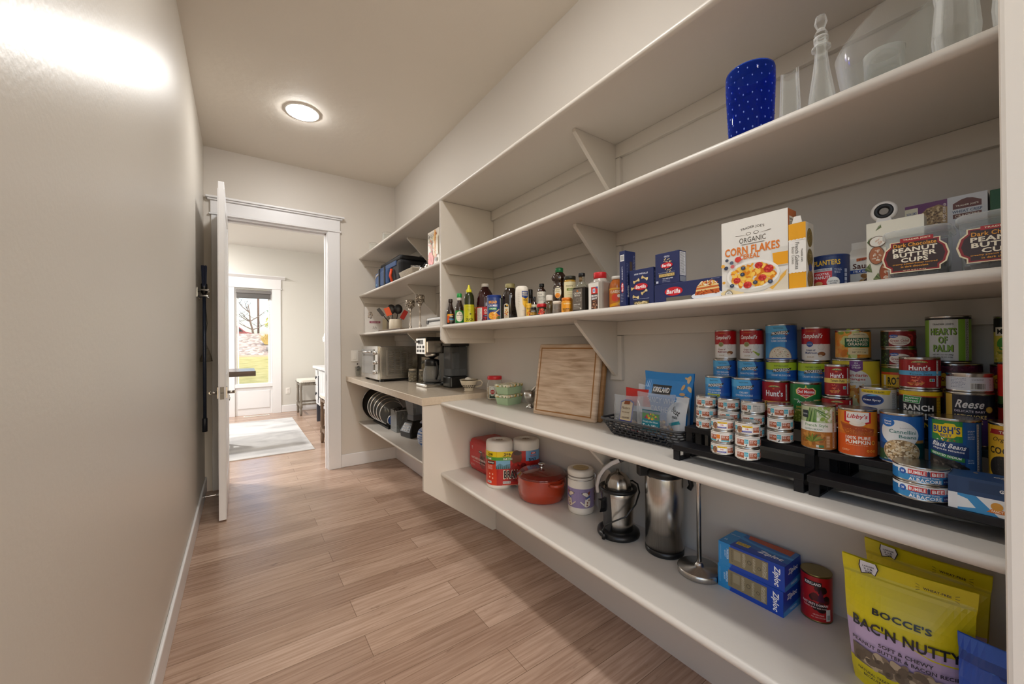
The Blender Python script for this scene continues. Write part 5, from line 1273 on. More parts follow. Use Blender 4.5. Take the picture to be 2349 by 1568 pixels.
# wicker basket with cutlery
t = thing('wire_basket', 'small whitewashed woven basket holding forks beside the cooler bag', 'basket', (1.125, 2.98, Z2), FACE)
m = MB(); WK = M('#b5aa9a', .7)
for k in range(7):
    zz = .004 + k * .0085; s = .84 + .16 * k / 6
    m.tube([(x * s, y * s, zz) for x, y in ((-.15, -.055), (0, -.057), (.15, -.055), (.155, 0), (.15, .055), (0, .057), (-.15, .055), (-.155, 0))], .0045, 6, closed=True)
for i in range(26):
    x = -.14 + i * .0112
    for sy in (-1, 1): m.tube([(x * .84, sy * .047, 0), (x, sy * .058, .058)], .0026, 5)
part('woven_sides', m, WK, t)
part('basket_base', MB().cbox(0, 0, 0, .25, .09, .006), WK, t)
for i in range(6):
    f = thing('fork', 'silver fork lying in the small woven basket', 'fork', (1.10 + .012 * i, 2.98 - .05 + .025 * i, Z2 + .012 + .006 * i), FACE + .12 * i - .3, 'forks in the woven basket')
    part('handle', MB().tube([(-.13, 0, .0), (-.03, 0, .028), (.02, 0, .045)], [.004, .003, .003], 6), CHROME, f)
    m = MB(); m.box(.018, -.011, .042, .04, .011, .046)
    for q in range(4): m.tube([(.04, -.009 + q * .006, .045), (.085, -.009 + q * .006, .062)], .0016, 5)
    part('tines', m, CHROME, f)
for i, (x, y) in enumerate(((1.11, 2.73), (1.12, 2.66), (1.10, 2.59))):
    t = tag(part('napkin_ring', MB().lathe([(.026, 0), (.03, .012), (.026, .024), (.029, .036), (.024, .036), (.022, .002)], 24), tex('hammered_silver', [(.3, '#b5aea4'), (.7, '#e0dad0')], (1, 1, 1), 90, 3, .3, .5, metal=.8), loc=(x, y, Z2)), 'small hammered silver ring between the woven basket and the picture box', 'ring', 'silver rings on the cooler bag shelf')
t = thing('hand_torch', 'pale rounded wand with a black cord lying behind the silver rings', 'wand', (1.20, 2.66, Z2), FACE)
part('handle', MB().lathe([(.0001, -.12), (.018, -.115), (.021, 0), (.028, .05), (.034, .085), (.028, .11), (.0001, .118)], 20, (0, 0, .062), axis='x'), M('#b5a898', .3), t)
part('rest', MB().cbox(0, 0, 0, .08, .05, .045), M('#c9beb0', .5), t, bevel=.005)
part('cord', MB().tube([(-.12, 0, .06), (-.16, .02, .09), (-.20, -.02, .10), (-.22, -.05, .05), (-.14, -.06, .03), (-.06, -.05, .01)], .004, 6), BLACKP, t)
L = Lab(); L.R(-92, 0, 92, 244, '#e6dfd2'); L.S(30, 130, 34, 90, 60, 13, ['#e0b05a', '#e8935a', '#d8662f', '#e9d2a0'], .7); L.S(-40, 60, 40, 46, 40, 14, ['#e0523a', '#e86a4a', '#d83f2f'], .9); L.S(-40, 150, 36, 60, 24, 8, ['#8a8a8a', '#c9b28a', '#a8b07a', '#d86a4a'], .8); L.E(-70, 214, 13, 13, '#4a4a48'); L.E(-70, 214, 10.5, 10.5, '#e6dfd2'); L.lines(-52, 222, 40, 3, 10, '#8a7a6a', 3, .3); L.E(50, 40, 15, 15, '#6a5a50'); L.R(58, 70, 88, 200, '#efe6cf'); L.P([(34, 236), (52, 236), (46, 70), (36, 70)], '#e8a53c'); L.T('1', -70, 214, 5, 12, '#4a4a48', .03)
carton('picture_box', 'upright box with orange and red food pictures beside the divider panel', (1.075 + .03, 2.455, Z2), FACE, .185, .06, .243, '#dcd4c6', (('front', L, 0, 0),))

# utensil crock
t = thing('wooden_tray', 'thin brown wooden tray beneath the utensil crock', 'tray', (1.20, 3.42, Z3), FACE)
part('tray_base', MB().cbox(0, 0, 0, .62, .26, .006), M('#7a6650', .5), t)
part('tray_rim', MB().cbox(0, -.126, .0, .62, .008, .014).cbox(0, .126, 0, .62, .008, .014).cbox(-.306, 0, 0, .008, .24, .014).cbox(.306, 0, 0, .008, .24, .014), M('#6a5744', .5), t)
tag(part('folded_card', MB().cbox(0, 0, 0, .22, .08, .004).cbox(.01, .004, .004, .2, .07, .003), M('#e9e6e2', .6), loc=(1.13, 3.25, Z3 + .0062), rot=(0, 0, FACE + .05)), 'white folded cards lying on the brown tray edge', 'card')
CX_, CY_ = 1.175, 3.55
t = thing('utensil_crock', 'cream stoneware crock full of spatulas above the toaster oven', 'crock', (CX_, CY_, Z3 + .0063), face(CX_, CY_))
part('crock_body', MB().lathe([(.0001, 0), (.055, 0), (.058, .006), (.058, .10), (.056, .104), (.053, .102), (.053, .01), (.0001, .01)], 36), M('#d8cdb8', .35), t)
BLK = M('#17181b', .35)
def utensil(name, label, dx, dy, tip, headfn, mat, stem='#b5b0aa'):
    u = thing(name, label, 'utensil', (CX_ + dx, CY_ + dy, Z3 + .022), face(CX_, CY_), 'kitchen utensils in the cream crock')
    tx, ty, tz = tip
    part('shaft', MB().tube([(0, 0, 0), (tx * .5, ty * .5, tz * .5), (tx, ty, tz)], .004, 7), M(stem, .3, .8), u)
    m = MB(); headfn(m, Vector(tip), Vector(tip).normalized()); part('head', m, mat, u)
def paddle(w, h, th):
    def f(m, p, d):
        a = math.atan2(d.x, d.z)
        mm = MB(); mm.cbox(0, 0, -.01, w, th, h); mm.xf(Matrix.Translation(p) @ Matrix.Rotation(a, 4, 'Y')); m.add(mm.v, mm.f)
    return f
def spoonhead(m, p, d):
    a = math.atan2(d.x, d.z)
    mm = MB(); mm.blob((0, 0, .035), (.04, .012, .045), 16, 10); mm.xf(Matrix.Translation(p) @ Matrix.Rotation(a, 4, 'Y')); m.add(mm.v, mm.f, 0, True)
utensil('spatula', 'orange silicone spatula leaning left in the cream crock', -.01, -.01, (-.05, -.02, .13), paddle(.05, .075, .008), M('#e0561c', .5))
utensil('spatula', 'red silicone spatula leaning right in the cream crock', .0, -.012, (.055, -.02, .10), paddle(.042, .085, .010), M('#cf2a1c', .5))
utensil('turner', 'black slotted turner leaning far left in the cream crock', -.008, .012, (-.10, .0, .13), paddle(.032, .08, .006), BLK, '#1a1a1c')
utensil('serving_spoon', 'black round serving spoon standing in the middle of the cream crock', .004, .014, (.02, .02, .15), spoonhead, BLK, '#1a1a1c')
utensil('serving_spoon', 'black ladle spoon behind the orange spatula in the crock', -.006, .02, (-.02, .03, .15), spoonhead, BLK, '#1a1a1c')
# glitter candle holders
GLIT = tex('glitter', [(.25, '#5a5042'), (.55, '#a3968a'), (.8, '#f0e6d4')], (1, 1, 1), 160, 2, .35, .8, kind='voronoi', metal=.5)
for (x, y, h, s) in ((1.155, 3.115, .245, 'farther and shorter'), (1.165, 2.93, .268, 'nearer and taller')):
    t = thing('candle_holder', f'silver stemmed candle holder with glittering cup, {s} of two', 'candle holder', (x, y, Z3 + (.0002)), 0, 'glittering candle holders')
    part('stem', MB().lathe([(.0001, 0), (.038, 0), (.039, .004), (.014, .01), (.010, .02), (.012, .028), (.006, .034), (.006, .12), (.009, .128), (.006, .135), (.006, h - .10), (.011, h - .095), (.008, h - .09), (.020, h - .066), (.0001, h - .064)], 24), M('#b8ada0', .3, .9), t)
    r = random.Random(int(h * 1000)); m = MB()
    m.lathe([(.02, h - .068), (.034, h - .05), (.036, h - .004), (.033, h), (.029, h - .004), (.028, h - .04), (.0001, h - .05)], 28)
    for i in range(240):
        a = r.uniform(0, 2 * PI); zz = r.uniform(h - .058, h - .004)
        m.blob((.0355 * math.cos(a), .0355 * math.sin(a), zz), r.uniform(.002, .0038), 5, 3)
    part('glitter_cup', m, GLIT, t)
t = thing('storage_case', 'flat white plastic case with dark trim beside the divider panel', 'case', (1.075 + .09, 2.46, Z3), FACE)
part('case_base', MB().cbox(0, 0, 0, .25, .18, .032), M('#e4e4e2', .35), t, bevel=.006)
part('case_lid', MB().cbox(0, 0, .036, .25, .18, .022), M('#dcdedf', .3), t, bevel=.008)
part('dark_trim', MB().cbox(0, 0, .031, .252, .182, .006).cbox(0, 0, .0505, .235, .165, .009), M('#2a2c30', .4), t)
part('latch', MB().cbox(-.10, -.092, .018, .03, .006, .022), M('#3a3c40', .4), t)
L = Lab(); L.R(-112, 0, 112, 279, '#e4e0dc'); L.S(-62, 190, 26, 34, 60, 6, ['#5a5654', '#8a827c', '#c9b8a8'], .8); L.S(48, 200, 34, 20, 26, 3, ['#8a827a', '#c9c2b8'], .4); L.R(-70, 108, 44, 130, '#9a4a60'); L.T('SERVING SET', -13, 119, 90, 9, '#e6ccd2', .03); L.S(-20, 60, 26, 16, 20, 4, ['#6a625a', '#a39a90'], .4); L.R(66, 20, 112, 160, '#e6dcc0')
carton('gift_box', 'flat white box with small photos leaning against the end wall', (1.195, 4.262, Z3), 0, .226, .03, .280, '#e4e0dc', (('front', L, 0, 0),))
# ------------------------------------------------------------------ lowest shelf
z = Z5
# red pack of dog food cans
t = thing('can_pack', 'red shrink-wrapped pack of dog food cans beside the paper towels', 'pack', (1.305, 2.085, z), FACE)
m = MB(); m.cbox(0, 0, 0, .25, .205, .20); part('wrapped_pack', m, M('#b3161c', .22), t, bevel=.028, seg=4)
L = Lab(.25); L.R(-110, 30, 110, 175, '#b8181e'); L.E(46, 88, 34, 50, '#5a1012'); L.S(46, 90, 28, 44, 20, 14, ['#6e1214', '#45100f', '#8a1a1c'], .7); L.T('24', -80, 152, 14, 11, '#f2dcd6', .03); L.T('CANS', -80, 140, 14, 5, '#f2dcd6', .02); L.R(2, 128, 38, 142, '#1a1414'); L.T('KIRKLAND', 20, 135, 32, 6, '#f4ecea', .04); L.T("NATURE'S DOMAIN", -4, 86, 168, 14, '#f2dcd6', .02); L.T('TURKEY & PEA STEW FOR DOGS', 0, 66, 150, 7, '#e6b8b2', .02); L.lines(-96, 44, -44, 2, 6, '#e6b8b2', 1.6, .1)
L.flat('printed_front', t, 'front', .1028, 0)
# paper towels
t = thing('paper_towel_pack', 'two-roll pack of paper towels in red and yellow wrap beside the red pot', 'paper towels', (1.268, 1.812, z), math.radians(-27.5))
RW = .0755
PAPER = M('#e9e5de', .85, bump=.4, bscale=150)
def roll(x, y):
    m = MB(); m.lathe([(.019, .254), (.02, .256), (.06, .257), (.072, .254), (RW, .244), (RW, .012), (.070, .0), (.019, .0), (.019, .254)], 40, (x, y, 0), closed=False); part('paper_roll', m, PAPER, t)
    m = MB(); m.lathe([(.019, .01), (.019, .2555), (.0205, .2558)], 24, (x, y, 0), closed=False); part('cardboard_core', m, M('#a3907a', .8), t)
roll(-.0763, 0); roll(.0763, 0)
# wrap: an oval sleeve round both rolls
def sleeve(xm, l, zz):
    """xm metres along the front of the sleeve from the left end"""
    R = RW + .0012 + l; ax, ay, bx, by = -.0763, 0, .0763, 0
    ang = math.atan2(by - ay, bx - ax); d = math.hypot(bx - ax, by - ay)
    nx, ny = math.sin(ang), -math.cos(ang)
    q = PI * R * .5
    if xm < 0:
        a = xm / R; th = math.atan2(ny, nx) + a
        return (ax + R * math.cos(th), ay + R * math.sin(th), zz)
    if xm <= d:
        return (ax + (bx - ax) * xm / d + nx * R, ay + (by - ay) * xm / d + ny * R, zz)
    a = (xm - d) / R; th = math.atan2(ny, nx) + a
    return (bx + R * math.cos(th), by + R * math.sin(th), zz)
L = Lab(.3); y0, y1 = 22, 206
L.R(-240, y0, 390, y1, '#b5221c'); L.R(-130, y0, -24, y1, '#cf3a1a'); L.R(-120, 176, 70, y1, '#efd21f'); L.R(-120, 158, 70, 176, '#4f9a3a'); L.R(-28, 112, 52, 158, '#7ab0d0'); L.P([(-28, 128), (-6, 144), (16, 130), (52, 140), (52, 112), (-28, 112)], '#5a8aa0')
for i in range(7): L.P([(-26 + i * 11, 112), (-20 + i * 11, 112), (-23 + i * 11, 130 + (i % 3) * 5)], '#274a38')
L.E(86, 172, 30, 40, '#6a3a26'); L.E(92, 196, 24, 12, '#3a2016'); L.P([(40, 60), (46, 108), (66, 138), (96, 148), (130, 142), (160, 112), (168, 40), (40, 40)], '#8e1c18'); L.S(104, 90, 58, 46, 40, 10, ['#5a100f', '#a8281f', '#741614'], .8)
L.R(138, 150, 240, 206, '#6fa0cc'); L.R(168, 186, 198, 197, '#c93a34'); L.T('NEW', 183, 191.5, 20, 7, '#ffffff', .04); L.T('THE ONLY', 183, 176, 44, 8, '#c9302c', .04); L.T('3', 160, 156, 12, 20, '#17171a', .06); L.T('PLY', 186, 158, 32, 13, '#17171a', .06)
L.T('2=6', -62, 192, 30, 15, '#1d1a14', .05); L.T('2=6', 36, 192, 38, 15, '#1d1a14', .05); L.T('TRIPLE ROLLS', 30, 181, 42, 5, '#1d1a14', .04); L.T('ROLLS', -62, 181, 24, 4.6, '#1d1a14', .04)
for x in (-76, 14):
    for k in range(3): L.R(x + k * 7, 162, x + k * 7 + 5.5, 172 - (k == 1) * 3, '#f0f0e6')
L.T('TEAR A', 50, 170, 26, 4.6, '#f0f6e6', .04); L.T('SQUARE', 50, 163.5, 26, 4.6, '#f0f6e6', .04); L.R(-84, 138, -36, 154, '#17171a'); L.T('BRAWNY', -60, 146, 42, 9, '#f4efe6', .06); L.lines(-82, 128, -40, 4, 6, '#f6dccf', 2.2, .25)
for x, yy in ((-68, 84), (-48, 84), (-68, 66), (-48, 62)): L.E(x, yy, 4, 5, '#f0b8a0')
L.T('BRAWNY', 84, 82, 144, 50, '#e6d8c2', .12); L.T('BRAWNY', 84, 82, 136, 42, '#17181b', .055)
L.bars(-86, 34, -56, 46); L.bars(10, 32, 52, 46); L.lines(6, 25, 100, 1, 3, '#f0b08a', 1.8, .1)
part('printed_wrap', L.mesh('printed_wrap', lambda x, y, l: sleeve(x + .0, l, y), step=9), None, t)

# dutch oven
t = thing('dutch_oven', 'dark red enamelled dutch oven with silver lid knob', 'pot', (1.285, 1.575, z), face(1.285, 1.575))
RED = M('#a3361a', .12, 0, 0, 0, .6, .6); RED2 = M('#6a180e', .10, 0, 0, 0, .6, .6)
part('pot_body', MB().lathe([(.0001, 0), (.108, 0), (.118, .008), (.1255, .05), (.1275, .113), (.1285, .117), (.124, .117)], 56), RED, t)
part('lid', MB().lathe([(.1295, .1175), (.131, .121), (.128, .126), (.118, .130), (.114, .136), (.106, .138), (.06, .148), (.0001, .150)], 56), RED2, t)
part('lid_knob', MB().lathe([(.012, .148), (.008, .153), (.007, .160), (.018, .166), (.0185, .171), (.012, .175), (.0001, .176)], 28), CHROME, t)
for s in (-1, 1):
    a0 = .55 if s > 0 else PI + .55
    m = MB(); pts = []
    for i in range(11):
        f = i / 10; a = -PI / 2 + .62 + (f - .5) * .62 if s > 0 else PI / 2 + .62 + (f - .5) * .62
        rr_ = .124 + .030 * math.sin(PI * f) ** .6
        pts.append((rr_ * math.cos(a), rr_ * math.sin(a), .100))
    m.tube(pts, .0085, 8); part('side_handle', m, RED, t)
# treat canister
t = thing('treat_canister', 'white and purple ceramic dog treat canister with wire clamp lid', 'canister', (1.330, 1.335, z), face(1.33, 1.335))
CER = M('#e6dfd4', .25)
part('canister_body', MB().lathe([(.0001, 0), (.055, 0), (.061, .006), (.0625, .02), (.0625, .150), (.0605, .165), (.0605, .172)], 44), CER, t)
part('lid', MB().lathe([(.0605, .176), (.063, .179), (.063, .196), (.060, .203), (.048, .206), (.044, .204), (.0001, .204)], 44), CER, t)
part('gasket', MB().lathe([(.0612, .171), (.0622, .1735), (.0612, .1765)], 40, closed=False), M('#8a8078', .5), t)
L = Lab(); L.E(0, 0, 38, 38, '#b59a5a'); L.E(0, 0, 36, 36, '#c9b27a')
for a in range(3): L.E(-14 + a * 14, 4 - 6 * (a % 2), 9, 4.4, '#8a7a4a', 16); L.E(-14 + a * 14, 4 - 6 * (a % 2), 8, 3.4, '#c9b27a', 16)
L.flat('lid_print', t, 'top', .2042, 0)
m = MB(); m.tube([(.062 * math.cos(a), .062 * math.sin(a), .160) for a in [2 * PI * i / 30 for i in range(30)]], .0017, 6, closed=True)
m.tube([(.055, -.032, .165), (.066, -.036, .19), (.066, -.036, .172), (.066, -.036, .14), (.0665, -.03, .118), (.066, -.022, .14), (.066, -.022, .172), (.058, -.02, .20)], .0016, 6)
part('wire_clamp', m, CHROME, t)
L = Lab(); w = 196; L.R(-w, 34, w, 122, '#8f80a8')
def dog(x, c, flip=1):
    P_ = lambda pts: [(x + px * flip, py) for px, py in pts]
    L.P(P_([(-4, 40), (10, 36), (26, 44), (30, 62), (26, 80), (16, 92), (6, 88), (0, 70)]), '#3a3430'); L.P(P_([(-3, 41), (10, 38), (25, 45), (28.5, 62), (25, 79), (16, 90), (7, 86), (1, 70)]), c)
    L.P(P_([(8, 84), (-14, 98), (-12, 106), (4, 108), (20, 100), (20, 88)]), '#3a3430'); L.P(P_([(8, 86), (-12, 98.5), (-11, 104.5), (4, 106.5), (18, 99), (18, 89)]), c)
    L.E(x - 13 * flip, 103, 2.4, 2.2, '#2a2422'); L.P(P_([(14, 106), (28, 112), (24, 96), (16, 94)]), '#8a4a34'); L.P(P_([(-2, 52), (-20, 66), (-22, 62), (-4, 46)]), c); L.P(P_([(2, 80), (26, 92), (30, 86), (6, 74)]), '#4a5fa0')
    for px, py in ((12, 60), (20, 70), (10, 48)): L.E(x + px * flip, py, 3.6, 4.6, '#8a5a44')
dog(18, '#ece4d8'); dog(-46, '#d8c8b4', -1); dog(92, '#e0d4c4')
L.wrap('painted_band', t, .0628, 0, .0)
# juicer
t = thing('citrus_juicer', 'steel and black citrus press juicer with arched lever', 'juicer', (1.297, 1.085, z), face(1.297, 1.085))
part('base', MB().lathe([(.0001, 0), (.084, 0), (.087, .006), (.085, .018), (.070, .026), (.0001, .026)], 48), BLACKP, t)
part('steel_body', MB().lathe([(.062, .024), (.060, .06), (.062, .11), (.070, .165), (.0745, .188), (.070, .19)], 48), STEEL, t)
m = MB(); m.lathe([(.0635, .02), (.0615, .06), (.0635, .11), (.0715, .165), (.0765, .19)], 20, a0=PI * 1.03, a1=PI * 1.36, closed=False); part('black_side_panel', m, M('#1d1e22', .2), t)
part('collector_rim', MB().lathe([(.070, .180), (.076, .184), (.0785, .192), (.0745, .198), (.066, .196), (.055, .186), (.0001, .184)], 48), BLACKP, t)
m = MB()
prof = [(.052, .192), (.052, .202), (.048, .222), (.036, .244), (.018, .256), (.008, .259), (.006, .268), (.0001, .268)]
n = 40; vs = []; fs = []
for r_, zz in prof:
    for i in range(n):
        a = 2 * PI * i / n; k = 1 + .05 * math.cos(8 * a) * (1 if zz < .25 else 0)
        vs.append((r_ * k * math.cos(a), r_ * k * math.sin(a), zz))
for j in range(len(prof) - 1):
    for i in range(n): fs.append((j * n + i, j * n + (i + 1) % n, (j + 1) * n + (i + 1) % n, (j + 1) * n + i))
m.add(vs, fs, 0, True); part('press_dome', m, STEEL, t)
ARM = M('#b0aeab', .3, .9)
def arm(pts, w, h_):
    m = MB(); 
    vs = []; fs = []
    P_ = [Vector(p) for p in pts]
    for i, p in enumerate(P_):
        d = (P_[min(i + 1, len(P_) - 1)] - P_[max(i - 1, 0)]).normalized(); nrm = Vector((-d.z, 0, d.x))
        if nrm.z < 0 and i > 2: nrm = -nrm
        hh = h_[i] if isinstance(h_, list) else h_
        for sy, sn in ((-1, -1), (1, -1), (1, 1), (-1, 1)): vs.append(tuple(p + Vector((0, sy * w / 2, 0)) + nrm * sn * hh / 2))
    for i in range(len(P_) - 1):
        for k in range(4): fs.append((i * 4 + k, i * 4 + (k + 1) % 4, i * 4 + 4 + (k + 1) % 4, i * 4 + 4 + k))
    fs += [(0, 1, 2, 3), tuple(len(vs) - 4 + k for k in range(4))]
    m.add(vs, fs); return m
part('lever_arm', arm([(-.082, -.0, .165), (-.085, 0, .195), (-.076, 0, .235), (-.055, 0, .268), (-.025, 0, .293), (.008, 0, .309)], .030, [.014, .016, .018, .019, .02, .02]), ARM, t, bevel=.003)
part('lever_grip', arm([(.005, 0, .308), (.04, 0, .325), (.085, 0, .345), (.11, 0, .352)], .034, .022), BLACKP, t, bevel=.004)
part('pivot_cap', MB().lathe([(.010, 0), (.010, .003), (.0001, .0035)], 20, (-.022, -.002, .3045)), M('#2a2c30', .3), t)
part('spout', MB().prism([(-.012, .150), (.012, .150), (.008, .118), (0, .098), (-.008, .122)], -.088, -.062, 'y').xf(Matrix.Rotation(-1.0, 4, 'Z')), BLACKP, t)
part('power_cord', MB().tube([(-.055, -.070, .022), (-.062, -.080, .040), (-.050, -.088, .065), (-.02, -.092, .085), (.03, -.090, .110), (.068, -.06, .150), (.085, -.02, .185), (.080, .015, .206), (.060, .03, .214), (.045, .045, .205)], .0032, 8), BLACKP, t)
part('cord_plug', MB().lathe([(.0001, 0), (.008, .002), (.009, .018), (.005, .026)], 12, (-.057, -.077, .004)), BLACKP, t)
# thermal carafe
t = thing('thermal_airpot', 'tall brushed steel airpot with black base and collar', 'thermos', (1.330, .890, z), face(1.33, .89))
part('base_ring', MB().lathe([(.0001, 0), (.066, 0), (.070, .004), (.0705, .022)], 44), BLACKP, t)
part('steel_body', MB().lathe([(.0695, .020), (.0695, .288), (.067, .296)], 48), STEEL, t)
part('collar', MB().lathe([(.068, .292), (.073, .296), (.074, .312), (.068, .32), (.05, .325)], 44), BLACKP, t)
part('pump_top', MB().lathe([(.062, .32), (.064, .345), (.058, .36), (.0001, .362)], 44), BLACKP, t)
part('pour_spout', MB().prism([(-.016, .292), (.016, .292), (.018, .33), (-.018, .33)], -.102, -.06, 'y').xf(Matrix.Rotation(-1.15, 4, 'Z')), BLACKP, t, bevel=.005)
part('carry_handle', MB().tube([(.072, .0, .30), (.090, 0, .29), (.096, 0, .262), (.088, 0, .246)], .009, 8), BLACKP, t)
# paper towel holder
t = thing('paper_towel_holder', 'upright brushed steel paper towel holder with round weighted base', 'holder', (1.300, .735, z), 0)
part('base', MB().lathe([(.0001, 0), (.068, 0), (.071, .003), (.0705, .018), (.067, .022), (.018, .024), (.013, .034), (.0085, .040), (.0001, .04)], 48), STEEL, t)
part('post', MB().lathe([(.0075, .036), (.0075, .30), (.011, .318), (.018, .332), (.013, .343), (.0001, .344)], 24), STEEL, t)
# zip bag boxes
def ziploc():
    f = Lab(.3); f.R(-95, 0, -58, 73.4, '#2a8ed0'); f.R(-58, 0, 95, 73.4, '#1746b0'); f.P([(-58, 73.4), (-58, 0), (-46, 30)], '#2a6cc8')
    f.R(-62, 14, 52, 66, '#8f8264'); f.T('FREEZER', -66, 40, 34, 6, '#d6ecf8', .02, rot=-PI / 2); f.T('QUART', -74, 40, 22, 4.4, '#d6ecf8', .02, rot=-PI / 2); f.lines(-90, 62, -86, 16, 3, '#9fd0ee', .8, .1)
    f.R(-46, 32, -26, 60, '#a3977a'); f.lines(-54, 58, -49, 12, 3.2, '#4a4434', 1, .2); f.lines(-20, 60, -10, 14, 3, '#ece4d0', 1, .3); f.E(0, 42, 6, 6.5, '#4a4434'); f.E(0, 42, 4.6, 5.1, '#8f8264'); f.lines(10, 58, 18, 12, 3.4, '#ece4d0', 1, .3); f.E(28, 36, 5, 5, '#4a4434'); f.E(28, 36, 3.8, 3.8, '#8f8264'); f.lines(37, 60, 49, 13, 3.5, '#f0ead8', 1.2, .2)
    f.T('Ziploc', 74, 37, 56, 21, '#ffffff', .05, rot=-PI / 2, shear=.2)
    top = Lab(.3); top.R(-95, -56, 95, 56, '#1f6ab8'); top.R(-95, -56, -58, 56, '#2390d4'); top.P([(-48, 56), (82, 56), (82, 20), (-40, 30)], '#b5481c'); top.P([(-58, 30), (-20, 14), (60, 6), (95, 10), (95, -4), (40, -8), (-58, 10)], '#3a94d8'); top.P([(-58, -56), (95, -56), (95, -36), (-20, -20), (-58, -26)], '#1746b0')
    top.R(-52, -34, -14, -14, '#e8c832'); top.T('EASY OPEN', -33, -20, 32, 6, '#1d2a4a', .04); top.T('PROTECTION', -33, -28, 30, 5, '#1d2a4a', .03); top.T('Ziploc', 46, -26, 66, 26, '#ffffff', .05, shear=.2); top.T('FREEZER QUART', -76, 18, 30, 6, '#d6ecf8', .02); top.T('20', -84, -30, 10, 9, '#d6ecf8', .02)
    s = Lab(.3); s.R(-56, 0, 56, 73.4, '#1746b0'); s.P([(-56, 0), (56, 0), (56, 22), (-56, 14)], '#3a94d8'); s.T('Ziploc', 0, 48, 66, 20, '#ffffff', .05, shear=.2); s.T('FREEZER', 8, 10, 46, 7, '#d6ecf8', .03)
    return f, top, s
for k in range(2):
    f, top, s = ziploc()
    carton('zip_bag_box', f'blue box of freezer zip bags, {("lower", "upper")[k]} of two', (1.3395 + .001 * k, .567 - .002 * k, z + k * .0738), FACE - .03 + .02 * k, .190, .113, .0736, '#1c58b0', (('front', f, 0, 0), ('right', s, 0, 0)) + ((('top', top, 0, 0),) if k else ()), 'stacked blue zip bag boxes')
L = Lab(); w = base(L, .0365, .132, '#b5181e'); L.S(8, 66, 26, 32, 18, 10, ['#3a0f12', '#5a1216', '#240a0c'], .8); L.P([(4, 60), (14, 96), (24, 60)], '#4a1438'); L.R(-26, 100, 16, 114, '#1a1214'); L.T('KIRKLAND', -5, 107, 38, 8, '#f4ecea', .05); L.T("NATURE'S DOMAIN", 0, 50, 62, 7, '#f2e2de', .03); L.T('TURKEY STEW FOR DOGS', 0, 41, 56, 3.6, '#f0d0ca', .03); L.T('GRAIN-FREE', 8, 22, 26, 3.6, '#e8b8b0', .02); L.T('ALL LIFE STAGES', 8, 15, 34, 3.4, '#e8b8b0', .02); L.R(26, 8, 38, 40, '#e9e6e2'); L.bars(27, 10, 37, 26)
tin('red and black dog food can with gold lid on the lowest shelf', 1.372, .423, z, .0375, .132, L, metal=M('#8f7f52', .3, 1.0), tab=True, turn=-.1)
# dog treat pouches
def pouch(name, label, loc, rotz, w, h, d, mat, draw, tilt=0.0, group=None, seal=.12, cat='bag', top_w=1.04, bot_w=.86):
    t = thing(name, label, cat, loc, rotz, group)
    def bulge(u, v):
        side = max(0.0, 1 - abs(2 * u - 1) ** 3.0)
        body = min(1, max(0.0, (1 - seal - v) / .35)) if v < 1 - seal else 0
        body = math.sin(min(1, body) * PI / 2)
        return d / 2 * (body * (.35 + .65 * side) * (1 if v > .05 else .9)) + .0012
    def fr(u, v, s=-1):
        ww = w * (bot_w + (top_w - bot_w) * v ** .7) if v < 1 - seal else w * top_w * (1 + .02 * (v - 1 + seal) / seal)
        x = (u - .5) * ww
        return (x, s * bulge(u, v) + tilt * v * h, v * h - .004 * math.sin(PI * u) * (v > .98))
    m = MB(); m.grid(lambda u, v: fr(u, v, -1), 24, 30); m.grid(lambda u, v: fr(u, v, 1), 24, 30)
    part('pouch_film', m, mat, t)
    if draw:
        L = Lab(.3); draw(L, w * 1000, h * 1000)
        def mp(x, y, l):
            v = min(1, max(0, y / h)); ww = w * (bot_w + (top_w - bot_w) * v ** .7)
            u = min(1, max(0, x / ww + .5)); p = fr(u, v, -1)
            return (p[0], p[1] - l * 2.2, p[2])
        def mesh_grid(): return L.mesh('pouch_print', mp, step=9, dl=.00011)
        part('pouch_print', mesh_grid(), None, t)
    return t
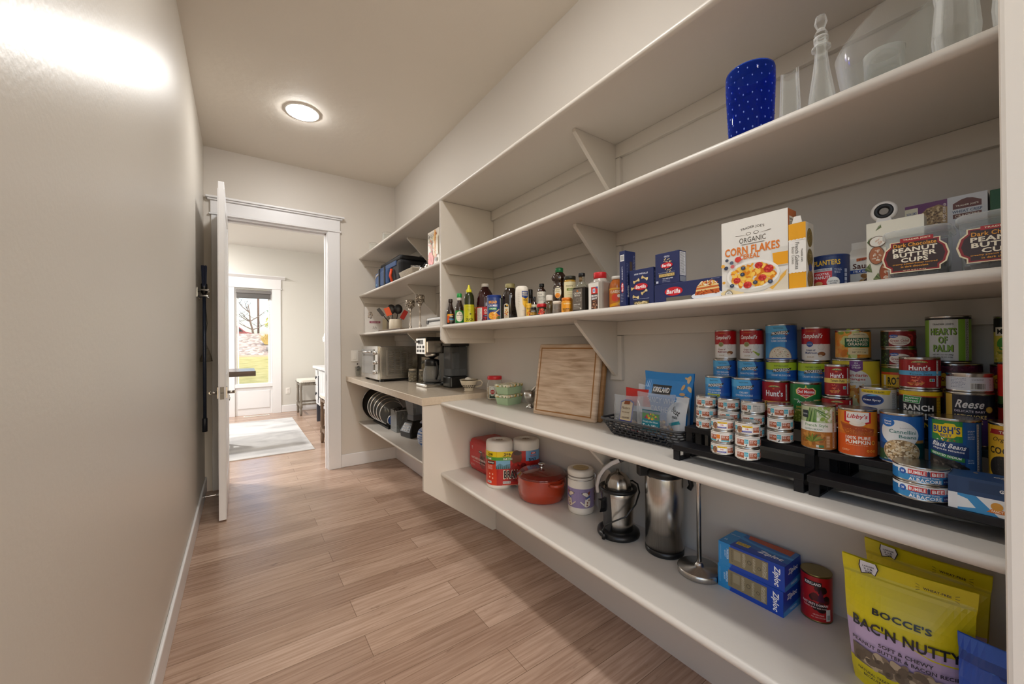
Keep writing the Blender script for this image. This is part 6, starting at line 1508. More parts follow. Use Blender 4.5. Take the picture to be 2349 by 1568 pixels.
def bocce(front):
    def draw(L, w, h):
        q = h / 12
        def band(y0, y1, c, n=4):
            for i in range(n): L.R(-w * .56, y0 + (y1 - y0) * i / n, w * .56, y0 + (y1 - y0) * (i + 1) / n, c)
        band(0, h * .52, '#cbb2d6', 8)
        L.P([(-w * .56, h * .50), (-w * .1, h * .54), (w * .2, h * .46), (w * .56, h * .44), (w * .56, h * .62), (-w * .56, h * .62)], '#e2d01c')
        band(h * .56, h, '#e2d01c', 8); band(0, h * .20, '#dccb1c', 4); band(h * .865, h * .88, '#cfbe14', 1)
        L.T("BOCCE'S", -4, h * .66, w * .46, h * .045, '#2c2a30', .05); L.T("BAC'N NUTTY", 0, h * .535, w * .84, h * .085, '#2c2a30', .035)
        L.T('SOFT & CHEWY', 2, h * .42, w * .42, h * .03, '#3a3440', .03); L.T('PEANUT BUTTER & BACON RECIPE', 0, h * .375, w * .86, h * .028, '#3a3440', .03)
        L.P([(-w * .43, h * .335), (w * .46, h * .31), (w * .44, h * .20), (-w * .42, h * .195)], '#7a6a58'); L.S(0, h * .265, w * .42, h * .06, 70, 11, ['#a38f76', '#8a7660', '#bda88c', '#6e5c4a'], .7); 
        for i in range(10): L.E(-w * .38 + i * w * .085, h * (.25 + .03 * (i % 3 - 1)), 4, 4, '#5c4c3c')
        L.E(w * .36, h * .22, 9, 8, '#2c2a30'); L.E(w * .36, h * .22, 8, 7, '#a8987c'); L.E(w * .36, h * .205, 3.6, 2.6, '#2c2a30')
        L.T('NATURAL TREATS WITH SIMPLE INGREDIENTS', -w * .02, h * .155, w * .72, h * .02, '#3a3620', .03); L.T('BECAUSE DOGS DESERVE REAL FOOD', -w * .02, h * .125, w * .62, h * .02, '#3a3620', .03); L.T('DOG TREATS', -w * .02, h * .09, w * .26, h * .02, '#3a3620', .03); L.T('NET WT 2 LB', -w * .02, h * .055, w * .26, h * .022, '#3a3620', .03)
        L.P([(-w * .36, h), (-w * .22, h), (-w * .20, h * .95), (-w * .23, h * .89), (-w * .27, h * .905), (-w * .35, h * .885), (-w * .37, h * .95)], '#2c2a30'); L.P([(-w * .352, h), (-w * .228, h), (-w * .21, h * .95), (-w * .235, h * .895), (-w * .27, h * .912), (-w * .343, h * .893), (-w * .36, h * .95)], '#e6e3e6')
        for i, s in enumerate(('LARGER', '2 LB.', 'SIZE')): L.T(s, -w * .285, h * (.955 - i * .02), w * (.10 - .02 * i), h * .013, '#2c2a30', .03)
        L.T('WHEAT-FREE', w * .24, h * .925, w * .2, h * .018, '#2c2a30', .03)
        for sg in (-1, 1):
            for k in (-1, 0, 1): L.P([(w * .24 + sg * w * .125, h * (.925 + k * .016)), (w * .24 + sg * w * .155, h * (.925 + k * .026)), (w * .24 + sg * w * .155, h * (.922 + k * .026)), (w * .24 + sg * w * .125, h * (.922 + k * .016))], '#2c2a30')
    return draw
YEL = M('#dccb1c', .28)
pouch('dog_treat_bag', 'yellow and lilac dog treat bag standing in front of its twin', (1.232, .212, z), FACE + .10, .200, .290, .105, YEL, bocce(1), tilt=-.10, group='yellow dog treat bags')
pouch('dog_treat_bag', 'yellow dog treat bag behind the front yellow and lilac bag', (1.352, .200, z), FACE - .03, .20, .285, .06, YEL, bocce(0), tilt=-.05, group='yellow dog treat bags')
def blueprint(L, w, h):
    for i in range(6): L.R(-w * .5, h * i / 6, w * .5, h * (i + 1) / 6, '#2352c0')
    L.S(0, h * .45, w * .4, h * .4, 40, 7, ['#16338a', '#4a86e0', '#1b2f66'], .8); L.E(w * .2, h * .5, 12, 20, '#d8dfe8'); L.R(-w * .5, h * .8, w * .5, h * .9, '#1c3f9a'); L.T('TREATS', 0, h * .85, w * .5, h * .05, '#e6ecf4', .03)
pouch('dog_treat_bag', 'blue patterned bag lying at the near corner of the lowest shelf', (1.135, .066, z), FACE, .12, .215, .07, M('#2456c4', .3), blueprint, tilt=.2)

# ------------------------------------------------------------------ counter-height shelf, left part
z = Z4
t = thing('nut_jar', 'clear nut jar with red screw lid beside the counter end', 'jar', (1.350, 2.128, z), face(1.35, 2.128))
part('jar_body', MB().lathe([(.0001, 0), (.047, 0), (.051, .006), (.051, .10), (.044, .122), (.044, .132)], 36), film('#f0efec', .7, .05), t)
part('nuts', MB().lathe([(.0001, .003), (.046, .003), (.0485, .03), (.0485, .075), (.0001, .08)], 30), tex('mixed_nuts', [(.3, '#b59a6a'), (.6, '#d8c296'), (.8, '#e9dcbc')], (1, 1, 1), 60, 3, .7, .6, kind='voronoi'), t)
part('lid', MB().lathe([(.046, .130), (.047, .131), (.047, .149), (.045, .152), (.0001, .152)], 36), M('#c9202a', .35), t)
L = Lab(); L.R(-30, 10, 18, 92, '#d6d2c6'); L.E(-6, 74, 16, 14, '#8a9aa6'); L.E(-6, 74, 14, 12, '#dfe0da'); L.E(-4, 54, 14, 14, '#b5383a'); L.T('NUTS', -4, 54, 20, 6, '#f4ead8', .03); L.R(-26, 14, 14, 38, '#1f3a2c'); L.E(-6, 36, 13, 8, '#c9cfc6', 20, PI, 2 * PI)
L.wrap('paper_label', t, .0513, 0, -.2)
FLO = tex('floral_print', [(.0, '#e6dfc4'), (.35, '#f2efe2'), (.5, '#6f8a4a'), (.65, '#e6dfc4'), (.85, '#d8a82c'), (1, '#2f4a34')], (1, 1, 1), 70, 2, .4, kind='voronoi')
SAGE = M('#a9c4a0', .4)
for k in range(2):
    t = thing('food_container', f'sage green food container with floral lid, {("lower", "upper")[k]} of two stacked', 'container', (1.318, 1.918, z + k * .062), math.radians(17 - 90 + 88), 'stacked sage containers')
    m = MB(); w_, d_ = .138, .096
    def ringq(s, zz): return [(sx * w_ / 2 * s, sy * d_ / 2 * s, zz) for sx, sy in ((-1, -1), (1, -1), (1, 1), (-1, 1))]
    vs = ringq(.86, 0) + ringq(1.0, .043) + ringq(.96, .043) + ringq(.84, .005)
    fs = [(3, 2, 1, 0)] + [(j * 4 + i, j * 4 + (i + 1) % 4, j * 4 + 4 + (i + 1) % 4, j * 4 + 4 + i) for j in range(3) for i in range(4)] + [(12, 13, 14, 15)]
    m.add(vs, fs); part('container_body', m, SAGE, t, bevel=.006)
    part('lid', MB().cbox(0, 0, .0435, w_ * 1.07, d_ * 1.09, .017), FLO, t, bevel=.006)
t = thing('egg_cup_mortar', 'small steel pedestal cup holding a pestle', 'mortar', (1.330, 1.725, z), 0)
part('cup_body', MB().lathe([(.0001, 0), (.026, 0), (.027, .005), (.012, .016), (.010, .026), (.024, .038), (.035, .06), (.0375, .094), (.0345, .094), (.031, .062), (.0001, .040)], 36), STEEL, t)
o = thing('pestle', 'steel pestle resting inside the small pedestal cup', 'pestle', (1.330, 1.725, z + .052), FACE)
part('rod', MB().tube([(-.008, 0, .0), (.018, .0, .045), (.062, 0, .082)], [.010, .007, .006], 10), STEEL, o)
# cutting boards
BW = tex('board_wood', [(.25, '#a3866a'), (.5, '#c9b096'), (.75, '#e0cdb6')], (3, 1, 26), 2.2, 7, .55, dist=.4)
BW2 = tex('board_wood_dark', [(.3, '#8a6238'), (.7, '#a97f50')], (3, 1, 26), 2.2, 6, .55)
def cboard(label, loc, mat, groove, tilt):
    t = thing('cutting_board', label, 'cutting board', loc, math.radians(-80), 'cutting boards leaning on the wall')
    t.rotation_euler = (tilt, 0, math.radians(-80)); t.rotation_mode = 'XYZ'
    t.rotation_euler = (-tilt, 0, math.radians(-80))
    b = part('board', MB().box(-.187, 0, 0, .187, .03, .362), mat, t, bevel=.012, seg=3)
    if groove:
        m = MB(); g = .020
        for (x0, x1, z0, z1) in ((-.187 + g, .187 - g, g, g + .006), (-.187 + g, .187 - g, .362 - g - .006, .362 - g), (-.187 + g, -.187 + g + .006, g, .362 - g), (.187 - g - .006, .187 - g, g, .362 - g)): m.box(x0, -.0006, z0, x1, .002, z1)
        part('juice_groove', m, M('#9a6a38', .6), t)
    return t
cboard('front wooden cutting board with juice groove leaning against the wall', (1.258, 1.392, z + .001), BW, True, .17)
cboard('darker wooden cutting board leaning behind the front board', (1.290, 1.388, z + .001), BW2, False, .17)
# snack basket
t = thing('snack_basket', 'dark woven plastic tray basket full of snack bags', 'basket', (1.262, .895, z), FACE)
BK = M('#2a2a2d', .45)
bl_, bw_, hh = .290, .115, .064
def rim(s, zz):
    A, B = bl_ / 2 + .030 * s, bw_ / 2 + .034 * s; r_ = .025; out = []
    for cx, cy, a0 in ((A - r_, B - r_, 0), (-A + r_, B - r_, PI / 2), (-A + r_, -B + r_, PI), (A - r_, -B + r_, 1.5 * PI)):
        for i in range(5): out.append((cx + r_ * math.cos(a0 + PI / 2 * i / 4), cy + r_ * math.sin(a0 + PI / 2 * i / 4), zz))
    return out
part('basket_rim', MB().tube(rim(1, hh), .0048, 8, closed=True), BK, t)
part('basket_base', MB().prism([(x, y) for x, y, _ in rim(0, 0)], 0, .004, 'z'), BK, t)
m = MB()
import bisect
def along(poly, n):
    P_ = [Vector(p) for p in poly]; P_.append(P_[0]); acc = [0]
    for a, b in zip(P_, P_[1:]): acc.append(acc[-1] + (b - a).length)
    out = []
    for i in range(n):
        d = acc[-1] * i / n; k = min(bisect.bisect_right(acc, d) - 1, len(P_) - 2)
        out.append(P_[k].lerp(P_[k + 1], (d - acc[k]) / max(1e-9, acc[k + 1] - acc[k])))
    return out
N_ = 66
levels = [along(rim(j / 6, hh * j / 6), N_) for j in range(7)]
for lv in levels[1:-1]: m.tube(lv, .0024, 4, closed=True)
for j in range(6):
    for i in range(0, N_):
        if (i + j) % 2 == 0:
            a, b = levels[j][i], levels[j + 1][i]
            m.tube([a, b], .0036, 4, caps=False)
part('woven_sides', m, BK, t)
def inb(dx, dy, dz=.006):     # position inside the basket: dx along, dy back
    return (1.262 + dy, .895 - dx, z + dz)
CLB = film('#eef1f4', .58, .12)
def cream(L, w, h): L.P([(-w * .24, h * .26), (w * .22, h * .24), (w * .24, h * .80), (w * .1, h * .86), (-w * .1, h * .86), (-w * .24, h * .80)], '#3a3f8a'); L.P([(-w * .20, h * .29), (w * .18, h * .27), (w * .20, h * .77), (w * .08, h * .83), (-w * .08, h * .83), (-w * .20, h * .77)], '#dcc08c'); L.R(-w * .10, h * .74, w * .10, h * .83, '#8a4a2a'); L.T('Madeira', 0, h * .64, w * .3, h * .07, '#5a3a20', 0, shear=.3); L.T('Shortbread', 0, h * .52, w * .26, h * .04, '#5a3a20', 0, shear=.3); L.T('COOKIES', 0, h * .36, w * .26, h * .045, '#5a3a20', .02)
g = 'snack bags in the dark basket'
pouch('snack_bag', 'clear zip bag with cream and blue label at the left of the basket', inb(-.085, -.030, .026), FACE + .25, .112, .130, .045, CLB, cream, tilt=.10, group=g)
part('cookies', MB().blob((0, 0, .022), (.042, .014, .018), 12, 8, jit=.15), M('#c9a070', .8), bpy.data.objects['snack_bag'])
def emer(L, w, h):
    for i in range(6): L.R(-w * .5, h * i / 6, w * .5, h * (i + 1) / 6, '#3a3f48' if i < 3 else '#c92a24')
    L.R(-w * .5, h * .5, w * .5, h * .62, '#c9ccd0'); L.T('EMERALD', 0, h * .9, w * .8, h * .09, '#f6efe8', .05)
pouch('snack_bag', 'red and dark snack bag behind the clear cream-labelled bag', inb(-.065, .012), FACE + .1, .120, .175, .035, M('#a82a26', .3), emer, tilt=.08, group=g)
def whit(L, w, h):
    L.lines(-w * .4, h * .86, w * .4, 3, h * .04, '#8a8f96', 2, .3); L.T('NUTS', 0, h * .6, w * .5, h * .09, '#4a4f58', .02)
pouch('snack_bag', 'white zip-top bag behind the red snack bag', inb(-.035, .038), FACE, .105, .190, .025, M('#dfe2e6', .35), whit, tilt=.06, group=g)
def kirk(L, w, h):
    for i in range(8): L.R(-w * .56, h * i / 8, w * .56, h * (i + 1) / 8, '#2a86cc' if i > 1 else '#1f66b0')
    L.R(-w * .30, h * .66, w * .12, h * .80, '#17171a'); L.T('KIRKLAND', -w * .09, h * .73, w * .36, h * .075, '#f4f2ee', .05); L.T('FANCY WHOLE', 0, h * .57, w * .8, h * .085, '#d6eaf8', -.004); L.T('CASHEWS', 0, h * .44, w * .6, h * .085, '#d6eaf8', -.004)
    L.S(w * .40, h * .78, w * .10, h * .16, 9, 11, ['#c9a06a', '#e0c090', '#d8b480'], .5)
pouch('snack_bag', 'large blue cashew bag at the back of the basket', inb(.050, .030), FACE - .08, .200, .245, .05, M('#2f8ad0', .3), kirk, tilt=.03, group=g)
def best(L, w, h): L.T('best', w * .1, h * .68, w * .4, h * .12, '#2a2c30', .03, shear=.2, rot=-.3); L.P([(-w * .2, h * .4), (w * .3, h * .5), (w * .34, h * .44), (-w * .16, h * .34)], '#3aa0b0'); L.T('nuts', w * .1, h * .56, w * .24, h * .06, '#5a5c60', .02)
pouch('snack_bag', 'white foil snack bag at the right of the basket', inb(.105, -.002), FACE - .35, .105, .165, .04, M('#d8dde2', .3), best, tilt=.05, group=g)
def trail(L, w, h):
    L.R(-w * .26, h * .10, w * .24, h * .60, '#15606e'); L.R(-w * .24, h * .12, w * .22, h * .38, '#1d7a8a'); L.R(-w * .24, h * .38, w * .22, h * .52, '#5a8a5a'); L.S(0, h * .45, w * .2, h * .06, 20, 5, ['#c9442a', '#7a3a8a', '#8ab04a', '#e0a53c'], .7); L.T('Simply the Best', -w * .01, h * .32, w * .42, h * .05, '#e6f0f0', .01); L.T('Trek Mix', -w * .01, h * .22, w * .42, h * .09, '#f4f6f2', .03)
pouch('snack_bag', 'clear bag of nut trek mix with teal label in the basket', inb(.040, -.036, .028), FACE + .05, .145, .150, .055, CLB, trail, tilt=.06, group=g)
m = MB(); r = random.Random(12)
for i in range(34): m.blob((r.uniform(.0, .06), r.uniform(-.012, .012), r.uniform(.008, .052)), (.008, .006, .006), 7, 5, jit=.1, rnd=r)
part('nuts', m, tex('nut_mix', [(.3, '#7a4a2a'), (.5, '#c9a070'), (.7, '#e0c8a0')], (1, 1, 1), 40, 2, .6), bpy.data.objects['snack_bag.005'], kind='stuff')

# ------------------------------------------------------------------ far counter
z = ZK
# toaster oven: front faces the corridor
t = thing('toaster_oven', 'stainless steel toaster oven with louvred side on the far counter', 'oven', (1.155, 3.685, z), FACE)
w_, d_, h_ = .535, .36, .285
m = MB(); m.box(-w_ / 2, -d_ / 2 + .02, .024, w_ / 2, d_ / 2, .024 + h_); part('steel_housing', m, STEEL, t, bevel=.006)
part('front_frame', MB().box(-w_ / 2 - .004, -d_ / 2 - .004, .02, w_ / 2 + .004, -d_ / 2 + .022, .028 + h_), tex('polished_steel', [(.3, '#d6d6d4'), (.7, '#e6e6e4')], (1, 1, 1), 8, 3, .16, metal=1.0), t, bevel=.004)
DOOR = part('glass_door', MB().box(-w_ / 2 + .03, -d_ / 2 - .012, .06, w_ / 2 - .10, -d_ / 2 - .003, .285), M('#8f8f8c', .06, 0, 0, 0, .8), t, bevel=.002)
part('door_handle', MB().tube([(-w_ / 2 + .06, -d_ / 2 - .01, .262), (-w_ / 2 + .06, -d_ / 2 - .045, .262), (w_ / 2 - .13, -d_ / 2 - .045, .262), (w_ / 2 - .13, -d_ / 2 - .01, .262)], .008, 10), CHROME, DOOR)
for k in range(3): part('control_knob', MB().lathe([(.0001, -.03), (.016, -.03), (.018, -.012), (.018, -.002)], 20, (w_ / 2 - .05, -d_ / 2 - .0, .085 + .085 * k), axis='z').xf(Matrix.Translation((w_ / 2 - .05, -d_ / 2, .085 + .085 * k)) @ Matrix.Rotation(-PI / 2, 4, 'X') @ Matrix.Translation((-(w_ / 2 - .05), d_ / 2, -(.085 + .085 * k)))), CHROME, t)
part('side_panel', MB().box(w_ / 2, -d_ / 2 + .075, .055, w_ / 2 + .004, d_ / 2 - .04, .275), STEEL, t, bevel=.003)
m = MB()
for c in range(4):
    for k in range(11):
        y0 = -d_ / 2 + .092 + c * .058; zz = .075 + k * .0175
        m.add([(w_ / 2 + .004, y0, zz + .008), (w_ / 2 + .004, y0 + .042, zz + .008), (w_ / 2 + .0105, y0 + .040, zz), (w_ / 2 + .0105, y0 + .002, zz)], [(0, 1, 2, 3)]); m.add([(w_ / 2 + .004, y0, zz - .002), (w_ / 2 + .0105, y0 + .002, zz), (w_ / 2 + .0105, y0 + .04, zz), (w_ / 2 + .004, y0 + .042, zz - .002)], [(0, 1, 2, 3)])
part('louvres', m, STEEL, t)
for sx in (-1, 1):
    for sy in (-1, 1): part('foot', MB().cbox(sx * (w_ / 2 - .04), sy * (d_ / 2 - .04), 0, .04, .03, .024), BLACKP, t)
part('black_underside', MB().box(-w_ / 2 + .01, -d_ / 2 + .03, .014, w_ / 2 - .01, d_ / 2 - .01, .0245), BLACKP, t)
# glass cup at the far end
t = thing('glass_tumbler', 'faceted glass tumbler with dark pieces at the far end of the counter', 'glass', (1.0, 4.213, z), 0)
part('tumbler_body', MB().lathe([(.0001, 0), (.022, 0), (.033, .10), (.030, .10), (.02, .01), (.0001, .008)], 10, smooth=False), film('#e6e6e2', .8), t)
m = MB(); r = random.Random(3)
for i in range(16): m.blob((r.uniform(-.018, .018), r.uniform(-.018, .018), .03 + .006 * i * r.random() + .03), (.009, .009, .007), 7, 5, jit=.2, rnd=r)
part('dark_sweets', m, M('#3a302a', .4), t, kind='stuff')
def canister(label, x, y, r, h, fill, glasscut=False, grp='glass canisters on the counter'):
    t = thing('glass_canister', label, 'canister', (x, y, z), face(x, y), grp)
    part('glass_body', MB().lathe([(.0001, 0), (r * .92, 0), (r, .006), (r, h * .78), (r * .84, h * .84), (r * .84, h * .86)], 12 if glasscut else 30, smooth=not glasscut), film('#e9ebe6', .72, .05), t)
    part('contents', MB().lathe([(.0001, .004), (r * .93, .004), (r * .95, h * .5), (r * .9, h * .72), (.0001, h * .74)], 24), fill, t)
    part('lid', MB().lathe([(r * .86, h * .85), (r * .92, h * .86), (r * .92, h * .985), (r * .86, h), (.0001, h)], 28), M('#c9bfae', .3, .4), t)
OAT = tex('oats', [(.3, '#b5a07c'), (.7, '#d8c8a6')], (1, 1, 1), 120, 3, .8, .3, kind='voronoi')
SPI = tex('spice_mix', [(.3, '#6a5a44'), (.6, '#a39272'), (.8, '#d8cfb8')], (1, 1, 1), 110, 3, .8, .3, kind='voronoi')
canister('short cut-glass canister with pale lid right of the toaster oven', 1.235, 3.285, .0365, .112, SPI, True)
canister('short glass canister half hidden behind the cut-glass one', 1.30, 3.23, .030, .108, SPI)
canister('tall canister of oats farthest beside the toaster oven', 1.375, 3.345, .034, .21, OAT)
canister('tall canister of oats nearest behind the coffee maker', 1.372, 3.225, .036, .205, OAT)
# coffee maker
t = thing('coffee_maker', 'steel and black coffee maker with glass carafe', 'coffee maker', (1.260, 2.842, z), FACE)
part('base_plate', MB().cbox(0, 0, 0, .19, .26, .026), tex('polished_steel_base', [(.3, '#c6c6c4'), (.7, '#dededc')], (1, 1, 1), 8, 3, .2, metal=1.0), t, bevel=.008)
part('warming_plate', MB().lathe([(.0001, .026), (.07, .026), (.07, .03), (.0001, .031)], 32, (0, -.035, 0)), BLACKP, t)
part('rear_column', MB().box(-.095, .055, .024, .095, .13, .36), BLACKP, t, bevel=.008)
part('brew_head', MB().box(-.095, -.12, .255, .095, .056, .355), STEEL, t, bevel=.012)
part('control_panel', MB().box(-.092, -.128, .25, .092, -.118, .372), CHROME, t, bevel=.003)
m = MB()
for k in range(3):
    for j in range(2): m.box(-.07 + k * .055, -.131, .265 + j * .03, -.045 + k * .055, -.127, .285 + j * .03)
part('buttons', m, M('#5a5f66', .3), t)
part('display', MB().box(-.05, -.1295, .325, .05, -.127, .36), M('#20242c', .1), t)
part('black_lid', MB().box(-.094, -.118, .355, .094, .128, .380), BLACKP, t, bevel=.006)
part('knob', MB().lathe([(.0001, 0), (.009, 0), (.009, .02), (.0001, .02)], 14, (-.06, -.0, 0)).xf(Matrix.Translation((0, -.128, .345)) @ Matrix.Rotation(PI / 2, 4, 'X')), CHROME, t)
part('filter_basket', MB().lathe([(.030, .225), (.055, .235), (.058, .258)], 28, (0, -.035, 0)), STEEL, t)
part('drip_spout', MB().lathe([(.012, .21), (.03, .226), (.034, .24)], 20, (0, -.035, 0)), BLACKP, t)
c = part('carafe', MB().lathe([(.0001, .031), (.058, .032), (.068, .045), (.070, .09), (.062, .135), (.052, .160)], 36, (0, -.035, 0)), film('#d8dadb', .62, .04), t)
part('carafe_collar', MB().lathe([(.053, .158), (.056, .16), (.056, .200), (.05, .207), (.03, .212), (.0001, .213)], 36, (0, -.035, 0)), BLACKP, c)
part('carafe_handle', MB().tube([(.05, -.035, .19), (.095, -.035, .188), (.105, -.035, .15), (.098, -.035, .09), (.075, -.035, .06)], .009, 8), BLACKP, c)
part('coffee', MB().lathe([(.0001, .034), (.055, .035), (.062, .046), (.062, .05), (.0001, .05)], 30, (0, -.035, 0)), M('#2a1a10', .1), c)
# water dispenser
t = thing('water_dispenser', 'tall black and smoky clear appliance tank behind the patterned mug', 'appliance', (1.338, 2.664, z), FACE)
part('base', MB().cbox(0, 0, 0, .135, .15, .085), BLACKP, t, bevel=.012)
part('tank', MB().cbox(0, 0, .085, .128, .142, .225), film('#b5b9be', .72, .05), t, bevel=.012)
part('inner_filter', MB().cbox(.0, .0, .09, .05, .05, .17), film('#c9ced4', .5), t, bevel=.01)
part('spine', MB().box(-.07, -.06, .0, -.062, .06, .325), BLACKP, t, bevel=.003)
part('top_cap', MB().cbox(.004, 0, .311, .145, .155, .022), BLACKP, t, bevel=.005)
part('water', MB().cbox(0, 0, .088, .118, .13, .05), film('#dfe6ea', .7), t)
# patterned mug
t = thing('patterned_mug', 'large cream footed mug with black lattice pattern', 'mug', (1.300, 2.385, z), face(1.30, 2.385))
MUG = M('#ded4c0', .25)
part('mug_body', MB().lathe([(.0001, 0), (.030, 0), (.033, .003), (.029, .014), (.034, .02), (.052, .045), (.060, .068), (.0625, .080), (.060, .080), (.056, .066), (.046, .042), (.0001, .025)], 44), MUG, t)
m = MB()
def mr(zz): return .029 + (.0625 - .029) * min(1, ((zz - .014) / .066)) ** .62 + .0012
n = 22
for i in range(n):
    for j in range(4):
        zz = .027 + j * .0115; a = 2 * PI * (i + .5 * (j % 2)) / n; da = PI / n * .86; dz = .0052
        m.add([(mr(zz - dz) * math.cos(a), mr(zz - dz) * math.sin(a), zz - dz), (mr(zz) * math.cos(a + da), mr(zz) * math.sin(a + da), zz), (mr(zz + dz) * math.cos(a), mr(zz + dz) * math.sin(a), zz + dz), (mr(zz) * math.cos(a - da), mr(zz) * math.sin(a - da), zz)], [(0, 1, 2, 3)])
part('lattice_pattern', m, M('#22222a', .25), t)
part('rim_band', MB().lathe([(.0622, .074), (.0632, .077), (.0632, .0805), (.0605, .0815)], 44, closed=False), M('#5a5038', .3), t)
part('mug_handle', MB().tube([(.058, -.01, .070), (.083, -.014, .072), (.094, -.016, .056), (.084, -.014, .034), (.046, -.008, .028)], [.005, .0055, .0055, .0055, .005], 8), MUG, t)
part('sugar_lump', MB().blob((-.004, 0, .074), (.026, .022, .020), 12, 8, jit=.12), M('#efebe3', .9), t)

# ------------------------------------------------------------------ low far shelf
z = ZF
t = thing('lid_rack', 'black rack holding a row of pot lids on the low far shelf', 'rack', (1.215, 3.975, z), FACE)
m = MB(); m.cbox(0, -.055, 0, .50, .012, .018); m.cbox(0, .055, 0, .50, .012, .018)
for i in range(12): m.cbox(-.24 + i * .0436, 0, 0, .008, .11, .008); m.cbox(-.24 + i * .0436, -.055, .018, .006, .01, .035); m.cbox(-.24 + i * .0436, .055, .018, .006, .01, .035)
part('rack_frame', m, BLACKP, t)
LIDG = film('#9a9c9c', .35, .05)
def potlid(label, y, r, mat=None, blue=False, name='pot_lid', g='pot lids in the black rack'):
    q = thing(name, label, 'lid' if name == 'pot_lid' else 'pan', (1.215, y, z + .022 + r), -.10, g)
    rot = Matrix.Rotation(PI / 2, 4, 'X')
    part('rim', MB().lathe([(r, -.002), (r + .002, .002), (r - .004, .006), (r - .010, .003), (r - .004, -.002)], 48, closed=False).xf(rot), CHROME, q)
    part('glass_disc' if not mat else 'disc', MB().lathe([(r - .008, .004), (r * .6, .018), (.0001, .026)], 40, closed=False).xf(rot), mat or LIDG, q)
    part('lid_knob', MB().lathe([(.006, .024), (.006, .034), (.016, .040), (.015, .048), (.0001, .050)], 20).xf(rot), BLACKP, q)
# large pan standing at the back
q = thing('frying_pan', 'large steel pan standing on edge behind the pot lids', 'pan', (1.215, 4.175, z + .012 + .185), -.10)
rot = Matrix.Rotation(PI / 2, 4, 'X')
part('pan_body', MB().lathe([(.0001, -.045), (.150, -.045), (.170, -.03), (.183, .0), (.186, .002), (.180, .002), (.168, -.026), (.148, -.04), (.0001, -.04)], 56).xf(rot), tex('pan_steel', [(.3, '#4a4642'), (.7, '#5e5a55')], (1, 1, 1), 5, 3, .35, metal=.6), q)
part('pan_rim', MB().lathe([(.181, .0), (.187, .003), (.187, -.004)], 56, closed=False).xf(rot), CHROME, q)
for i, (y, r) in enumerate(((4.085, .155), (4.01, .15), (3.94, .138), (3.87, .130), (3.80, .118))):
    potlid(f'round glass pot lid with steel rim, {("farthest", "second farthest", "middle", "second nearest", "nearest")[i]} in the rack', y, r)
potlid('small bright blue plastic lid at the near end of the rack', 3.755, .058, M('#1f4f9e', .35))
# clear bin
t = thing('clear_bin', 'clear plastic bin of black gadgets and a steel flask', 'bin', (1.262, 3.610, z), FACE + .05)
m = MB(); w_, d_, h_ = .15, .19, .20
for (x0, y0, x1, y1) in ((-w_ / 2, -d_ / 2, w_ / 2, -d_ / 2 + .003), (-w_ / 2, d_ / 2 - .003, w_ / 2, d_ / 2), (-w_ / 2, -d_ / 2, -w_ / 2 + .003, d_ / 2), (w_ / 2 - .003, -d_ / 2, w_ / 2, d_ / 2)): m.box(x0, y0, .003, x1, y1, h_)
m.box(-w_ / 2, -d_ / 2, 0, w_ / 2, d_ / 2, .003); part('bin_walls', m, film('#e6e8e8', .78, .05), t)
m = MB(); m.tube([(-w_ / 2, -d_ / 2, h_), (w_ / 2, -d_ / 2, h_), (w_ / 2, d_ / 2, h_), (-w_ / 2, d_ / 2, h_)], .003, 6, closed=True); part('bin_rim', m, film('#f4f4f4', .4, .05), t)
r = random.Random(8)
for i in range(7):
    tag(part('gadget_part', MB().tube([(0, 0, 0), (r.uniform(-.02, .02), r.uniform(-.02, .02), .09), (r.uniform(-.04, .04), r.uniform(-.03, .03), .15)], [.014, .012, .016], 8), M('#1b1c20', .3), loc=(1.265 + r.uniform(-.06, .06), 3.61 + r.uniform(-.045, .045), z + .062)), 'black plastic gadget piece sticking up from the clear bin', 'gadget', 'black gadget pieces in the clear bin')
f = thing('steel_flask', 'slanted steel flask with black cap inside the clear bin', 'flask', (1.215, 3.655, z + .03), 0)
part('flask_body', MB().lathe([(.0001, 0), (.027, 0), (.028, .003), (.028, .13), (.022, .14)], 24).xf(Matrix.Rotation(-.95, 4, (.55, -.83, 0)) @ Matrix.Rotation(0, 4, 'Z')), STEEL, f)
part('flask_cap', MB().lathe([(.024, .138), (.025, .14), (.025, .185), (.0001, .187)], 24).xf(Matrix.Rotation(-.95, 4, (.55, -.83, 0))), BLACKP, f)
# blender
t = thing('blender', 'black and grey countertop blender base with clear jug', 'blender', (1.272, 3.33, z), FACE + .2)
def fr_(w, d, zz): return [(-w / 2, -d / 2, zz), (w / 2, -d / 2, zz), (w / 2, d / 2, zz), (-w / 2, d / 2, zz)]
m = MB(); lv = fr_(.17, .20, 0) + fr_(.175, .205, .05) + fr_(.12, .13, .125) + fr_(.10, .11, .14)
m.add(lv, [(3, 2, 1, 0)] + [(j * 4 + i, j * 4 + (i + 1) % 4, j * 4 + 4 + (i + 1) % 4, j * 4 + 4 + i) for j in range(3) for i in range(4)] + [(12, 13, 14, 15)]); part('motor_base', m, BLACKP, t, bevel=.01)
m = MB(); m.add([(-.075, -.106, .052), (.075, -.106, .052), (.055, -.071, .122), (-.055, -.071, .122), (-.075, -.098, .052), (.075, -.098, .052), (.055, -.063, .122), (-.055, -.063, .122)], [(0, 1, 2, 3), (7, 6, 5, 4), (0, 4, 5, 1), (1, 5, 6, 2), (2, 6, 7, 3), (3, 7, 4, 0)]); part('control_panel', m, M('#8d9196', .3, .5), t)
m = MB()
for j in range(3):
    for i in range(3): a = j * .3 + .15; m.cbox(-.032 + i * .032, -.106 + .035 * a * 1.0 - .0015, .052 + .07 * a, .022, .003, .012)
part('buttons', m, M('#e6e6e6', .4), t)
